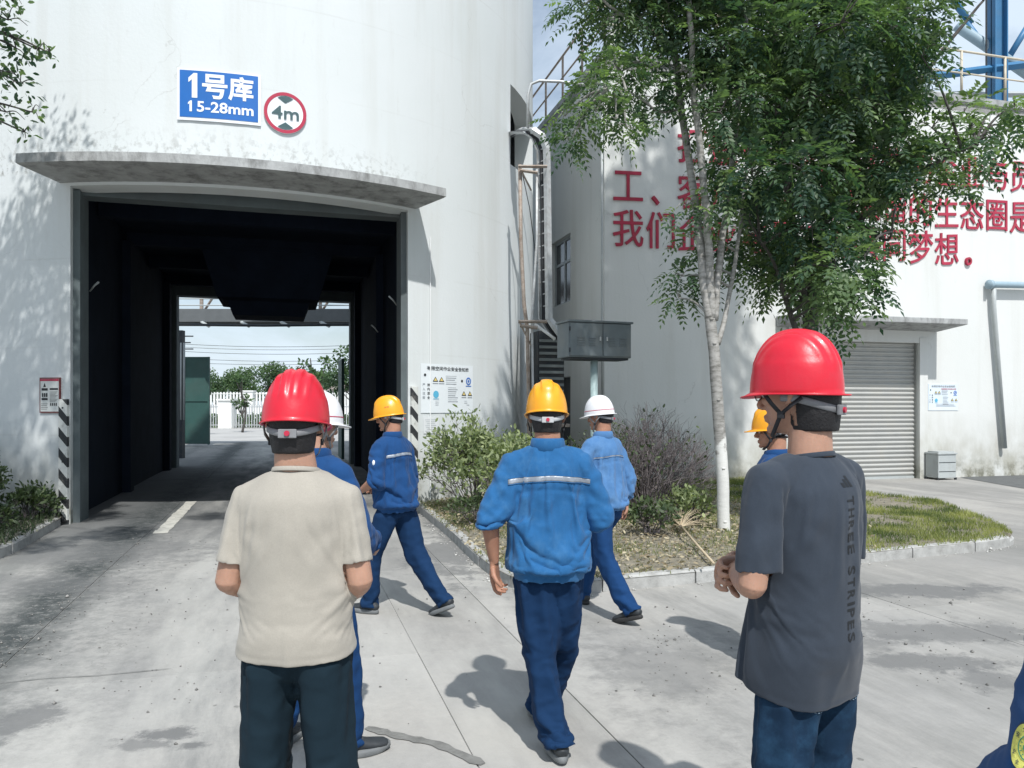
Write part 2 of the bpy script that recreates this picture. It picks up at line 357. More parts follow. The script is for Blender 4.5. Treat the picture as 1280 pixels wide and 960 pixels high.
M_ground = mat('pale_concrete_ground', (.40, .395, .38), .9, var=.15, vscale=.4, dirt=(.26, .26, .25), dirt_amt=.6, dscale=.3, bump=.3)
gm = MB(); gm.add([(-600, -300, -.009), (600, -300, -.009), (600, 1500, -.009), (-600, 1500, -.009)], [(0, 1, 2, 3)])
tag(gm.build('ground', M_ground), kind='structure')

road = empty('road', kind='structure')
YM = frame(Vector((0, 0, 0)), RR, U)
sb = [-20, -16, -12, -8.2, -4.7, -1.70, .83, 1.54, 4.8, 8.2, 11.8, 15.5, 19.5, 24]
tb = [-9, -4.2, 0.55, 5.02, 9.6, 13.9, 18.4, 23, 27.6, 32.2, 36.8]
rs = random.Random(3)
for i in range(len(sb)-1):
    for j in range(len(tb)-1):
        p = RR*((sb[i]+sb[i+1])/2)+U*((tb[j]+tb[j+1])/2)
        if p.y < -2 or p.y > 36 or p.x/max(p.y, 3) > 1.25 or p.x/max(p.y, 3) < -1.6: continue
        off = rs.uniform(-.004, .0)
        mb = MB(); g = .0035
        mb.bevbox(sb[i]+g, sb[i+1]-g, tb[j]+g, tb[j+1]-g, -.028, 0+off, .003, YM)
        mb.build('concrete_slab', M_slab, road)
# worn white dash at the tunnel mouth
mb = MB()
a, b_ = G(200, 667), G(240, 627); s0 = a.dot(RR); t0, t1 = a.dot(U), b_.dot(U)
for k in range(12):
    ta = t0+(t1-t0)*k/12; tb_ = t0+(t1-t0)*(k+1)/12
    j = [rs.uniform(-.012, .012) for _ in range(4)]
    mb.add([(s0-.085+j[0], ta, .004), (s0+.085+j[1], ta, .004), (s0+.085+j[2], tb_, .004), (s0-.085+j[3], tb_, .004)], [(0, 1, 2, 3)], YM)
tag(mb.build('road_marking', M_line), kind='structure')
# tar-filled crack and repair strip
M_tar = mat('tar_repair', (.19, .19, .18), .9, var=.3, vscale=12, bump=.7, bscale=60)
def ribbon(name, pts, wd, m, z=.004, parent=None):
    mb = MB(); P = [Vector(p) for p in pts]; Q = []
    for i in range(len(P)-1):
        for k in range(6): Q.append(P[i].lerp(P[i+1], k/6))
    Q.append(P[-1]); L_ = []
    for i, p in enumerate(Q):
        d = (Q[min(i+1, len(Q)-1)]-Q[max(i-1, 0)]); d.z = 0; n = Vector((-d.y, d.x, 0)).normalized()
        ww = wd*rs.uniform(.6, 1.15)*(.5 if i in (0, len(Q)-1) else 1)
        L_ += [(p.x+n.x*ww, p.y+n.y*ww, z), (p.x-n.x*ww, p.y-n.y*ww, z)]
    mb.add(L_, [(2*i, 2*i+1, 2*i+3, 2*i+2) for i in range(len(Q)-1)])
    return mb.build(name, m, parent)
ribbon('tar_patch', [G(458, 910), G(500, 921), G(545, 930), G(604, 956)], .035, M_tar, parent=road)
ribbon('crack_filler', [G(0, 854), G(60, 848), G(120, 845), G(214, 836)], .0045, M_tar, parent=road)


# ------------------------------------------------------------------ planting beds with kerb stones
def soil_mat():
    m = bpy.data.materials.new('dry_soil_and_litter'); m.use_nodes = True; nt = m.node_tree; L = nt.links.new
    b = nt.nodes['Principled BSDF']; b.inputs['Roughness'].default_value = 1
    geo = N(nt, 'ShaderNodeNewGeometry')
    n = N(nt, 'ShaderNodeTexNoise', inp={'Scale': 9, 'Detail': 10, 'Roughness': .8}); L(geo.outputs['Position'], n.inputs['Vector'])
    r = N(nt, 'ShaderNodeValToRGB'); e = r.color_ramp.elements; e[0].position = .3; e[0].color = (.12, .105, .08, 1); e[1].position = .72; e[1].color = (.38, .34, .27, 1)
    e2 = r.color_ramp.elements.new(.5); e2.color = (.235, .215, .165, 1)
    L(n.outputs['Fac'], r.inputs[0]); L(r.outputs[0], b.inputs['Base Color'])
    bp = N(nt, 'ShaderNodeBump', inp={'Strength': 1, 'Distance': .03}); L(n.outputs['Fac'], bp.inputs['Height']); L(bp.outputs[0], b.inputs['Normal'])
    return m
M_soil = soil_mat()
def poly_sheet(name, pts, z, m, kind='structure', hum=.04, step=.25):
    """filled polygon as a gently uneven sheet"""
    bm = bmesh.new(); vs = [bm.verts.new((p[0], p[1], 0)) for p in pts]; f = bm.faces.new(vs)
    bmesh.ops.triangulate(bm, faces=[f])
    for _ in range(40):
        es = [e for e in bm.edges if e.calc_length() > step*2]
        if not es or len(bm.verts) > 9000: break
        bmesh.ops.bisect_edges(bm, edges=es, cuts=1); bmesh.ops.triangulate(bm, faces=[f for f in bm.faces if len(f.verts) > 3])
    for v in bm.verts:
        e = any(len(x.link_faces) == 1 for x in v.link_edges)
        v.co.z = z+(0 if e else hum*(noise.noise(Vector((v.co.x*1.3, v.co.y*1.3, 3)))+.5*noise.noise(Vector((v.co.x*4, v.co.y*4, 7)))))
    if bm.faces and sum(f.normal.z for f in bm.faces) < 0: bmesh.ops.reverse_faces(bm, faces=bm.faces[:])
    me = bpy.data.meshes.new(name); bm.to_mesh(me); bm.free(); me.polygons.foreach_set('use_smooth', [True]*len(me.polygons))
    return tag(link(name, me, None, m), kind=kind)
KH = .12
def catmull(P, n=8):
    out = []; P = [P[0]]+list(P)+[P[-1]]
    for i in range(1, len(P)-2):
        for k in range(n):
            t = k/n; a, b, c, d = P[i-1], P[i], P[i+1], P[i+2]
            out.append(.5*((2*b)+(c-a)*t+(2*a-5*b+4*c-d)*t*t+(3*b-a-3*c+d)*t**3))
    out.append(P[-2]); return out
def kerb_line(pts, parent, wd=.11, L0=.95, h=KH, side=1):
    """lays kerb stones end to end along a polyline (outer edge)"""
    P = catmull([Vector((p[0], p[1], 0)) for p in pts], 10); d = [0]
    for i in range(1, len(P)): d.append(d[-1]+(P[i]-P[i-1]).length)
    def at(s):
        s = min(max(s, 0), d[-1])
        for i in range(1, len(P)):
            if s <= d[i]: return P[i-1].lerp(P[i], (s-d[i-1])/max(d[i]-d[i-1], 1e-6))
        return P[-1]
    s = 0
    while s < d[-1]-.1:
        e = min(s+L0, d[-1]); n = 5; mb = MB(); vs = []
        j = rs.uniform(-.006, .006); jz = rs.uniform(-.008, .004)
        for k in range(n+1):
            ss = s+.006+(e-s-.012)*k/n; p = at(ss); t = (at(ss+.03)-at(ss-.03)).normalized(); nn = Vector((-t.y, t.x, 0))*side
            p = p+nn*j
            for (a, z) in ((0, -.02), (0, h-.018+jz), (.018, h+jz), (wd-.012, h+jz), (wd, h-.012+jz), (wd, -.02)):
                q = p+nn*a; vs.append((q.x, q.y, z))
        fs = [(6*k+i, 6*k+i+1, 6*k+i+7, 6*k+i+6) for k in range(n) for i in range(5)]
        fs += [tuple(range(6))[::-1], tuple(6*n+i for i in range(6))]
        mb.add(vs, fs); o = mb.build('kerb_stone', M_kerb, parent); s = e
isl_edge = [G(516, 634), G(560, 671), G(607, 715), G(650, 739), G(700, 744), G(745, 741), G(890, 727), G(1090, 703), G(1225, 689), G(1262, 683)]
isl_back = [G(1266, 676), G(1238, 660), G(1172, 634), G(1098, 625)]
isl_pts = [Vector((p.x, p.y, 0)) for p in catmull(isl_edge, 6)]+[Vector(p) for p in isl_back]+[Vector((5.2, 16.6, 0)), Vector((1.0, 16.0, 0)), Vector((-.8, 13.2, 0))]
bed = poly_sheet('planting_bed', isl_pts, KH-.015, M_soil)
kerb_line(isl_edge, bed, side=1)
kerb_line([isl_edge[-1]]+isl_back, bed, side=1, h=.07, wd=.08)
lb_edge = [Vector((-4.2, 5.0, 0)), G(-140, 756), G(0, 699), G(40, 678), G(76, 657)]
lbed = poly_sheet('left_planting_bed', [Vector(p) for p in lb_edge]+[Vector((-6.6, 11.4, 0)), Vector((-16, 13, 0)), Vector((-16, 5, 0))], KH-.015, M_soil)
kerb_line(lb_edge, lbed, side=1)

# ------------------------------------------------------------------ cylindrical store with the drive-through (silo)
HW = 2.33
PL = G(88, 655); O1 = PL+RR*HW
SR, SC = 5.78, 5.288
CC = O1+U*SC
SM = frame(CC, RR, U)
SMi = SM.inverted()
TH = .38; OPZ = 4.66; SH = 16.5
def cyl(px, R=SR):
    """angle on the silo surface met by the picture column px"""
    d = Vector(((px-640)/F, 1, 0)); o = SMi @ Vector((0, 0, 0)); d = (SMi.to_3x3() @ d).normalized()
    b = o.x*d.x+o.y*d.y; c = o.x**2+o.y**2-R*R; D = b*b-c
    t = -b-math.sqrt(max(D, 0)); p = Vector((o.x+d.x*t, o.y+d.y*t, 0))
    return math.atan2(p.x, -p.y), (SM @ p)
def cpt(phi, R, z): return (R*math.sin(phi), -R*math.cos(phi), z)
silo = empty('storage_silo', SM, 'tall white cylindrical storage silo with a dark drive-through tunnel at its foot', 'silo')
ph_o = math.asin(HW/SR)
wp0, wpt = cyl(638); wp1 = R_(72)
wz0 = CAMH+(HOR-205)*wpt.y/F; wz1 = CAMH+(HOR-105)*wpt.y/F
phs = sorted(set([round(x, 5) for x in list(np.linspace(-math.pi, math.pi, 97))[:-1]]+[round(x, 5) for x in (-ph_o, ph_o, math.pi-ph_o, -math.pi+ph_o, wp0, wp1)]))
phs = [p for i, p in enumerate(phs) if i == 0 or p-phs[i-1] > .012 or p in (round(-ph_o, 5), round(ph_o, 5), round(wp0, 5), round(wp1, 5))]
# drop near duplicates next to the special angles
sp_ = [round(x, 5) for x in (-ph_o, ph_o, math.pi-ph_o, -math.pi+ph_o, wp0, wp1)]
phs = [p for p in phs if p in sp_ or all(abs(p-q) > .012 for q in sp_)]
zs = sorted([0-.03, 1.2, 2.4, 3.6, OPZ, 5.4, wz0, wz1, 9.5, 12, 14.5, SH])
def is_open(a, b, z0, z1):
    m = (a+b)/2; zm = (z0+z1)/2
    if zm < OPZ and (abs(m) < ph_o or abs(m) > math.pi-ph_o): return True
    return wz0 < zm < wz1 and wp0 < m < wp1
mb = MB(); n = len(phs); nz = len(zs); V = []
def clampR(phi, z, R):
    return cpt(phi, R, z)
for R in (SR, SR-TH):
    for z in zs:
        for p in phs:
            q_ = p
            if R < SR:      # square-cut reveals at the two door openings
                for s_, b_ in ((round(-ph_o, 5), -1), (round(ph_o, 5), 1)):
                    if p == s_: q_ = b_*math.asin(HW/R)
                for s_, b_ in ((round(math.pi-ph_o, 5), 1), (round(-math.pi+ph_o, 5), -1)):
                    if p == s_: q_ = b_*(math.pi-math.asin(HW/R))
            V.append(cpt(q_, R, z))
def vi(l, j, i): return l*n*nz+j*n+(i % n)
Fs = []
cells = {}
for j in range(nz-1):
    for i in range(n):
        a = phs[i]; b = phs[(i+1) % n]+(2*math.pi if i == n-1 else 0)
        cells[(i, j)] = not is_open(a, b, zs[j], zs[j+1])
for (i, j), s in cells.items():
    if not s: continue
    Fs.append((vi(0, j, i), vi(0, j, i+1), vi(0, j+1, i+1), vi(0, j+1, i)))
    Fs.append((vi(1, j, i), vi(1, j+1, i), vi(1, j+1, i+1), vi(1, j, i+1)))
    if not cells[((i-1) % n, j)]: Fs.append((vi(0, j, i), vi(0, j+1, i), vi(1, j+1, i), vi(1, j, i)))
    if not cells[((i+1) % n, j)]: Fs.append((vi(0, j, i+1), vi(1, j, i+1), vi(1, j+1, i+1), vi(0, j+1, i+1)))
    if j > 0 and not cells[(i, j-1)]: Fs.append((vi(0, j, i), vi(1, j, i), vi(1, j, i+1), vi(0, j, i+1)))
    if j < nz-2 and not cells[(i, j+1)]: Fs.append((vi(0, j+1, i), vi(0, j+1, i+1), vi(1, j+1, i+1), vi(1, j+1, i)))
mb.add(V, Fs)
o = mb.build('wall', M_wall, silo)
bm = bmesh.new(); bm.from_mesh(o.data); 
for f in bm.faces: f.smooth = abs(f.normal.z) < .3
bm.to_mesh(o.data); bm.free()
o.data.set_sharp_from_angle(angle=R_(25)) if hasattr(o.data, 'set_sharp_from_angle') else None
mb = MB(); k = 64
mb.tube([(0, 0, SH-.02), (0, 0, SH+.25)], SR+.25, seg=k); mb.build('roof', M_conc, silo)
# floor of the window recess, closing shaft so the recess reads as a room
mb = MB(); mb.tube([(0, 0, wz0-.3), (0, 0, wz0-.03)], SR-TH-.01, seg=64); mb.build('inner_floor', M_conc, silo)
mb = MB(); mb.box(1.2, 1.3, -4.9, 4.6, wz0-.03, wz1+1.4); mb.build('inner_partition', M_wall, silo)
# canopy over the opening
mb = MB(); c0, c1 = -R_(25.3), R_(25.3); K = 28; V = []; 
for i in range(K+1):
    p = c0+(c1-c0)*i/K; jz = .006*noise.noise(Vector((i*.7, 0, 0)))
    for (R, z) in ((SR-.05, 4.70), (SR-.05, 4.91), (SR+.35, 4.905), (SR+.775, 4.86), (SR+.78, 4.74+jz), (SR+.72, 4.73)): V.append(cpt(p, R, z))
Fs = [(6*i+a, 6*i+(a+1) % 6, 6*i+6+(a+1) % 6, 6*i+6+a) for i in range(K) for a in range(6)]
Fs += [tuple(range(6)), tuple(6*K+a for a in range(6))[::-1]]
mb.add(V, [f[::-1] for f in Fs]); mb.build('canopy', M_canopy, silo)
# portal reveals and lintel
for sx in (-1, 1):
    mb = MB(); yb = -math.sqrt(SR**2-(HW+.02)**2)
    x0, x1 = sorted((sx*(HW+.10), sx*(HW-.09)))
    mb.bevbox(x0, x1, -SC+.13, -SC+.62, -.02, OPZ-.01, .012); mb.build('portal_jamb', M_intf, silo)
mb = MB(); mb.box(-HW-.1, HW+.1, -SC+.30, -SC+.6, OPZ-.05, OPZ+.2); mb.build('portal_lintel', M_intf, silo)
mb = MB(); mb.box(-HW-.12, HW+.12, SC-.45, SC-.05, OPZ-.1, OPZ+.25); mb.build('portal_lintel', M_intf, silo)
for sx in (-1, 1):
    mb = MB(); x0, x1 = sorted((sx*(HW+.13), sx*(HW-.08))); mb.bevbox(x0, x1, SC-.5, SC+.02, -.02, OPZ, .012); mb.build('portal_jamb', M_intf, silo)
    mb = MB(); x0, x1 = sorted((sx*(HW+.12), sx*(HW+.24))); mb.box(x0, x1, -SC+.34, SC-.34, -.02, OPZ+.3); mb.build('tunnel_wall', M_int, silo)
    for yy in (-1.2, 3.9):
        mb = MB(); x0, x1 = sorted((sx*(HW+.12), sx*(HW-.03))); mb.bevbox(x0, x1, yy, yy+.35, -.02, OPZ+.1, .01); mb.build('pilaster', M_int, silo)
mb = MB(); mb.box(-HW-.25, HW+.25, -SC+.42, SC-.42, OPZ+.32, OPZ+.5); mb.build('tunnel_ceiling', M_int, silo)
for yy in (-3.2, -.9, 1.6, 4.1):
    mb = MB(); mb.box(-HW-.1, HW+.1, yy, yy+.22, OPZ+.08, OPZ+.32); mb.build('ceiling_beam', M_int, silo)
hp = W(337, 398, 16.6); hl = SMi @ hp
mb = MB(); V = []
for (h, a, b) in ((0, .72, .5), (.28, .82, .62), (.32, 1.0, .85), (1.5, 1.35, 1.2)):
    V += [(hl.x-a, hl.y-b, hl.z+h), (hl.x+a, hl.y-b, hl.z+h), (hl.x+a, hl.y+b, hl.z+h), (hl.x-a, hl.y+b, hl.z+h)]
mb.add(V, [(3, 2, 1, 0)]+[(4*l+i, 4*l+(i+1) % 4, 4*l+4+(i+1) % 4, 4*l+4+i) for l in range(3) for i in range(4)])
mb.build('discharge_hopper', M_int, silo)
# small lamp brackets inside
for (x, y, z) in ((-HW+.02, -SC+1.0, 3.35), (HW-.05, -SC+.9, 3.3), (HW-.05, -SC+3.6, 3.1)):
    s = 1 if x < 0 else -1
    mb = MB(); mb.tube([(x, y, z), (x+s*.07, y-.05, z+.08), (x+s*.14, y-.10, z+.13)], [.010, .014, .016], seg=8); t = mb.build('lamp', M_grey, silo, True)
# sheet steel door leaf at the far mouth, right side
mb = MB(); mb.bevbox(HW-.28, HW-.2, SC+.1, SC+1.6, .1, 3.0, .01); mb.build('door_leaf', M_green, silo)

def curved(V, phi0, z0, R, sx=1.0, depth=0):
    """wrap flat art (x right, y up) round the silo"""
    out = []
    for (x, y, zz) in V: out.append(cpt(phi0+x*sx/SR, R+zz+depth, z0+y))
    return out
def grid(wd, ht, nx=14, ny=2, t=.012):
    V = []; Fs = []
    for z in (t, 0):
        for j in range(ny+1):
            for i in range(nx+1): V.append((-wd/2+wd*i/nx, -ht/2+ht*j/ny, z))
    q = (nx+1)*(ny+1)
    for j in range(ny):
        for i in range(nx):
            a = j*(nx+1)+i; Fs += [(a, a+1, a+nx+2, a+nx+1), (q+a, q+a+nx+1, q+a+nx+2, q+a+1)]
    for i in range(nx):
        Fs += [(i, q+i, q+i+1, i+1), (ny*(nx+1)+i, ny*(nx+1)+i+1, q+ny*(nx+1)+i+1, q+ny*(nx+1)+i)]
    for j in range(ny):
        a = j*(nx+1); Fs += [(a, a+nx+1, q+a+nx+1, q+a), (a+nx, q+a+nx, q+a+2*nx+1, a+2*nx+1)]
    return V, Fs
# blue sign
pa, A = cyl(222); pb, B = cyl(326); phm = (pa+pb)/2; YA = (A.y+B.y)/2
wid = (pb-pa)*SR
zt = CAMH+(HOR-90)*YA/F; zb = CAMH+(HOR-154)*YA/F; zc = (zt+zb)/2; ht = zt-zb
sg = empty('store_sign', SM, 'blue rectangular sign reading 1号库 15-28mm on the white silo', 'sign')
V, Fs = grid(wid, ht); mb = MB(); mb.add(curved(V, phm, zc, SR+.012), Fs); mb.build('sign_border', M_swhite, sg)
V, Fs = grid(wid-.07, ht-.07, t=.004); mb = MB(); mb.add(curved(V, phm, zc+.006, SR+.026), Fs); mb.build('sign_face', M_sblue, sg)
def one_glyph(h):
    P = [(-.14, .22), (.02, .5), (.17, .5), (.17, -.5), (-.03, -.5), (-.03, .20), (-.14, .08)]
    P = [(-.17, .12), (-.17, .30), (.03, .5), (.17, .5), (.17, -.5), (-.04, -.5), (-.04, .24)]
    return [(x*h, y*h, 0) for x, y in P], [(0, 6, 2, 1), (2, 6, 5, 3), (3, 5, 4)]
def put_curved(V, P, phi, z, R, name, m, parent, dx=0, dy=0):
    mb = MB(); mb.add(curved([(a[0]+dx, a[1]+dy, a[2]) for a in V], phi, z, R), P); return mb.build(name, m, parent)
V, P = one_glyph(.34); put_curved(V, P, phm, zc, SR+.034, 'numeral', M_swhite, sg, dx=-wid*.31, dy=ht*.17)
for ch, dx in (('号', -.05), ('库', .26)):
    V, P = fit_text(ch, .33, .34, 0, .028); put_curved(V, P, phm, zc, SR+.034, 'character', M_swhite, sg, dx=wid*dx, dy=ht*.17)
V, P = fit_text('5-28mm', .74, .15, 0, .022); put_curved(V, P, phm, zc, SR+.034, 'size_text', M_swhite, sg, dx=wid*.075, dy=-ht*.23)
V, P = one_glyph(.15); put_curved(V, P, phm, zc, SR+.034, 'numeral', M_swhite, sg, dx=-wid*.345, dy=-ht*.23)
# round height-limit sign
pc, C_ = cyl(356.5); r0 = 25.5*C_.y/F*1.0; zc2 = CAMH+(HOR-142)*C_.y/F
hs = empty('height_limit_sign', SM, 'round red-rimmed sign reading 4m beside the blue silo sign', 'sign')
def disc(r, r1=0, seg=48):
    V = []; 
    if r1 == 0: return [(r*math.cos(2*math.pi*k/seg), r*math.sin(2*math.pi*k/seg), 0) for k in range(seg)], [tuple(range(seg))]
    for rr in (r, r1): V += [(rr*math.cos(2*math.pi*k/seg), rr*math.sin(2*math.pi*k/seg), 0) for k in range(seg)]
    return V, [(k, (k+1) % seg, seg+(k+1) % seg, seg+k) for k in range(seg)]
V, P = disc(r0, .001); V2, _ = disc(r0, .001)
mb = MB(); S = 48; ring = [(r0*math.cos(2*math.pi*k/S), r0*math.sin(2*math.pi*k/S)) for k in range(S)]
mb.add(curved([(x, y, .015) for x, y in ring]+[(x, y, 0) for x, y in ring], pc, zc2, SR+.012), [tuple(range(S))]+[(k, S+k, S+(k+1) % S, (k+1) % S) for k in range(S)]); mb.build('plate', M_swhite, hs)
V, P = disc(r0, r0*.84); put_curved(V, P, pc, zc2, SR+.031, 'rim', M_sred, hs)
for s in (1, -1):
    a = r0*.80
    V = [(-a*.46, s*a*.88, 0), (0, s*a*.58, 0), (a*.46, s*a*.88, 0), (a*.24, s*a*.98, 0), (0, s*a*1.02, 0), (-a*.24, s*a*.98, 0)]
    put_curved(V, [tuple(range(6)) if s > 0 else tuple(range(6))[::-1]], pc, zc2, SR+.033, 'arrow', M_sgreen, hs)
V, P = fit_text('4m', r0*1.28, r0*.62, 0, .014); put_curved(V, P, pc, zc2, SR+.036, 'height_text', M_sgreen, hs)

# safety notices -------------------------------------------------
def notice_art(wd, ht, title, red_title=False):
    """list of (material, verts, faces) of flat print on a wd x ht sheet"""
    A = []
    V, P = fit_text(title, wd*.80, ht*.085, 0, .012); V[:, 1] += ht*.41; V[:, 0] += -wd*.0; A.append((M_black if not red_title else M_pgrey, V, P))
    if red_title:
        V, P = fit_text('危险性较大作业安全告知', wd*.5, ht*.06, 0, .012); V[:, 1] += ht*.31; V[:, 0] += wd*.18; A.append((M_sred, V, P))
    def rect(x0, x1, y0, y1, m): A.append((m, [(x0*wd, y0*ht, 0), (x1*wd, y0*ht, 0), (x1*wd, y1*ht, 0), (x0*wd, y1*ht, 0)], [(0, 1, 2, 3)]))
    q = random.Random(11)
    for (x0, y0, x1, n) in ((-.06, .26, .18, 5), (-.02, .02, .18, 8), (-.25, -.26, .42, 3)):
        for i in range(n): rect(x0, x1-q.random()*.07, y0-i*.042, y0-i*.042+.012, M_pgrey if i % 3 else M_pfaint)
    for (x, y) in ((-.25, .18), (-.14, .18), (.30, -.10), (.43, -.10)):   # warning triangles
        s = .05
        for sc_, m, dz in ((1, M_black, 0), (.62, M_yel, .001)):
            A.append((m, [((x-s*sc_)*wd, y*ht-s*sc_*ht*.8, dz), ((x+s*sc_)*wd, y*ht-s*sc_*ht*.8, dz), (x*wd, y*ht+s*sc_*ht*1.2, dz)], [(0, 1, 2)]))
        rect(x-.05, x+.05, y-.085, y-.07, M_pgrey)
    def circ(x, y, r, m, r1=0): 
        V, P = disc(r*wd, r1*wd) if r1 else disc(r*wd, 0, 24); A.append((m, [(v[0]+x*wd, v[1]+y*ht, 0) for v in V], P))
    circ(.40, .17, .055, M_pblue, .035); circ(.40, .17, .02, M_pblue); rect(.34, .46, .055, .075, M_pblue)
    circ(-.24, -.12, .05, M_cyan); rect(-.29, -.19, -.22, -.205, M_cyan)
    circ(.26, .17, .02, M_black); circ(-.43, .27, .02, M_black)
    for i in range(4):
        for xx in (-.45, -.37):
            V, P = fit_text('严禁入内注意安全'[i*2+(xx > -.4)], wd*.045, ht*.06, 0, .01); V[:, 0] += xx*wd; V[:, 1] += (.07-i*.085)*ht; A.append((M_black if xx > -.4 else M_pgrey, V, P))
    return A
pa, A_ = cyl(525.5); pb, B_ = cyl(590.5); phn = (pa+pb)/2; Yn = (A_.y+B_.y)/2; wn = (pb-pa)*SR; zn1 = CAMH+(HOR-456)*Yn/F; zn0 = CAMH+(HOR-516)*Yn/F
nb = empty('safety_notice', SM, 'large white safety notice with black Chinese heading on the silo right of the tunnel', 'notice')
V, Fs = grid(wn, zn1-zn0, t=.003); mb = MB(); mb.add(curved(V, phn, (zn0+zn1)/2, SR+.006), Fs); mb.build('sheet', M_poster, nb)
pm = {}
for m, V, P in notice_art(wn, zn1-zn0, '有限空间作业安全告知牌'):
    pm.setdefault(m.name, (m, MB()))[1].add(curved(V, phn, (zn0+zn1)/2, SR+.013), P)
for m, b in pm.values(): tag(b.build('print', m, nb), kind='stuff')
mb = MB(); V, Fs = grid(.31, .26, t=.002); mb.add(curved(V, cyl(539)[0], CAMH+(HOR-531)*Yn/F, SR+.006), Fs); fa = mb.build('faded_notice', mat('faded_paper', (.68, .70, .71), .7, var=.05)); fa.matrix_world = SM
tag(fa, 'small faded paper notice below the large safety notice on the silo', 'notice')
mb = MB()
for i in range(7): V, Fs = grid(.22-.03*(i % 3), .008, 4, 1, .001); mb.add(curved(V, cyl(538)[0], CAMH+(HOR-531)*Yn/F+.09-i*.03, SR+.010), Fs)
tag(mb.build('print', M_pfaint, fa), kind='stuff')
# thin conduit running down the silo wall through the notice
mb = MB(); p0, q0 = cyl(537); V = [SM @ Vector(cpt(p0, SR+.02, z)) for z in (4.3, 3.0, 1.5, .1)]
mb.tube(V, .008, seg=6); cd = mb.build('thin_conduit', M_white); tag(cd, 'thin pale conduit down the silo wall across the safety notice', 'conduit')

# framed notice at the left
pa, A_ = cyl(51); pb, B_ = cyl(76.5); Yf = (A_.y+B_.y)/2; wn2 = (pb-pa)*SR; z1 = CAMH+(HOR-472)*Yf/F; z0 = CAMH+(HOR-516)*Yf/F; h2 = z1-z0; phf = (pa+pb)/2
fn = empty('framed_notice', SM, 'small notice board in a dark red frame left of the tunnel mouth', 'notice')
V, Fs = grid(wn2, h2, 4, 2, .02); mb = MB(); mb.add(curved(V, phf, (z0+z1)/2, SR+.002), Fs); mb.build('frame', mat('dark_red_frame', (.16, .035, .035), .5), fn)
V, Fs = grid(wn2-.035, h2-.035, 4, 2, .003); mb = MB(); mb.add(curved(V, phf, (z0+z1)/2, SR+.023), Fs); mb.build('face', M_notice, fn)
def rc(mb, x0, x1, y0, y1):
    mb.add(curved([(x0*wn2, y0*h2, 0), (x1*wn2, y0*h2, 0), (x1*wn2, y1*h2, 0), (x0*wn2, y1*h2, 0)], phf, (z0+z1)/2, SR+.029), [(0, 1, 2, 3)])
mb = MB(); rc(mb, -.45, .45, .40, .46); tag(mb.build('red_heading', M_sred, fn))
mb = MB(); rc(mb, -.38, -.08, .13, .2); rc(mb, .02, .42, .15, .2); rc(mb, -.38, -.08, -.14, -.08)
for i in range(3): rc(mb, -.36+i*.1, -.29+i*.1, -.05, .06)
for i in range(4): rc(mb, .04+i*.09, .09+i*.09, -.3, -.22)
mb.add(curved([(-.3*wn2, .23*h2, 0), (-.16*wn2, .23*h2, 0), (-.23*wn2, .35*h2, 0)], phf, (z0+z1)/2, SR+.029), [(0, 1, 2)])
for i in range(9): rc(mb, .02, .40-.05*(i % 3), .09-i*.035, .10-i*.035)
for i in range(4): rc(mb, -.4, -.08-.04*(i % 2), -.25-i*.05, -.24-i*.05)
tag(mb.build('print', M_black, fn), kind='stuff')
# striped corner guards
for (px, top, lab, ww) in ((81.5, 497, 'black and white striped corner guard at the left edge of the tunnel mouth', .13), (516.5, 483, 'black and white striped corner guard at the right edge of the tunnel mouth', .12)):
    ph, p = cyl(px); zt_ = CAMH+(HOR-top)*p.y/F if top < 490 else 1.72
    M = frame(p+Vector((0, 0, .0)), Vector((p-CC).cross(Vector((0, 0, -1)))).normalized(), (CC-p).normalized())
    gd = empty('corner_guard', M, lab, 'corner guard', 'striped guards at the tunnel mouth')
    mb = MB(); mb.bevbox(-ww/2, ww/2, -.05, -.005, .02, zt_, .006); mb.build('guard_plate', M_stripe, gd)
    mb = MB(); 
    for z in (.25, zt_*.5, zt_-.12): mb.tube([(0, -.055, z), (0, -.047, z)], .014, seg=6)
    tag(mb.build('bolts', M_steel, gd), kind='stuff')

# ------------------------------------------------------------------ big store building on the right
B2 = R_(15); R2 = Vector((math.cos(B2), math.sin(B2), 0)); U2 = Vector((-math.sin(B2), math.cos(B2), 0))
Yc = G(1150, 598).y*(1-.531*math.tan(B2))/(1-.12*math.tan(B2)); C2 = Vector((.12*Yc, Yc, 0))
BM = frame(C2, R2, U2)
def wl(px, py=None):
    """distance along the front wall for a picture column, and height for a row"""
    r = (px-640)/F; Y = Yc*(1-.12*math.tan(B2))/(1-r*math.tan(B2)); t = (r*Y-C2.x)/R2.x
    return (t, Y) if py is None else (t, CAMH+(HOR-py)*Y/F)
RZ = CAMH+(HOR-72)*Yc/F
bld = empty('storage_building', BM, 'large white storage building with red wall lettering and a roller shutter', 'building')
sx0, sx1 = wl(1000)[0], wl(1147)[0]; sz = wl(1120, 427)[1]
fl, fr = -.0, 32
# left window
def side(px): # distance back along the left face
    r = (px-640)/F; return (C2.x-r*C2.y)/(-U2.x+r*U2.y)
w0, w1 = side(713), side(689); 
def side_z(px, py): r = side(px); Y = C2.y+U2.y*r; return CAMH+(HOR-py)*Y/F
wz_t, wz_b = side_z(713, 290), side_z(713, 376)
mb = MB(); T = .3
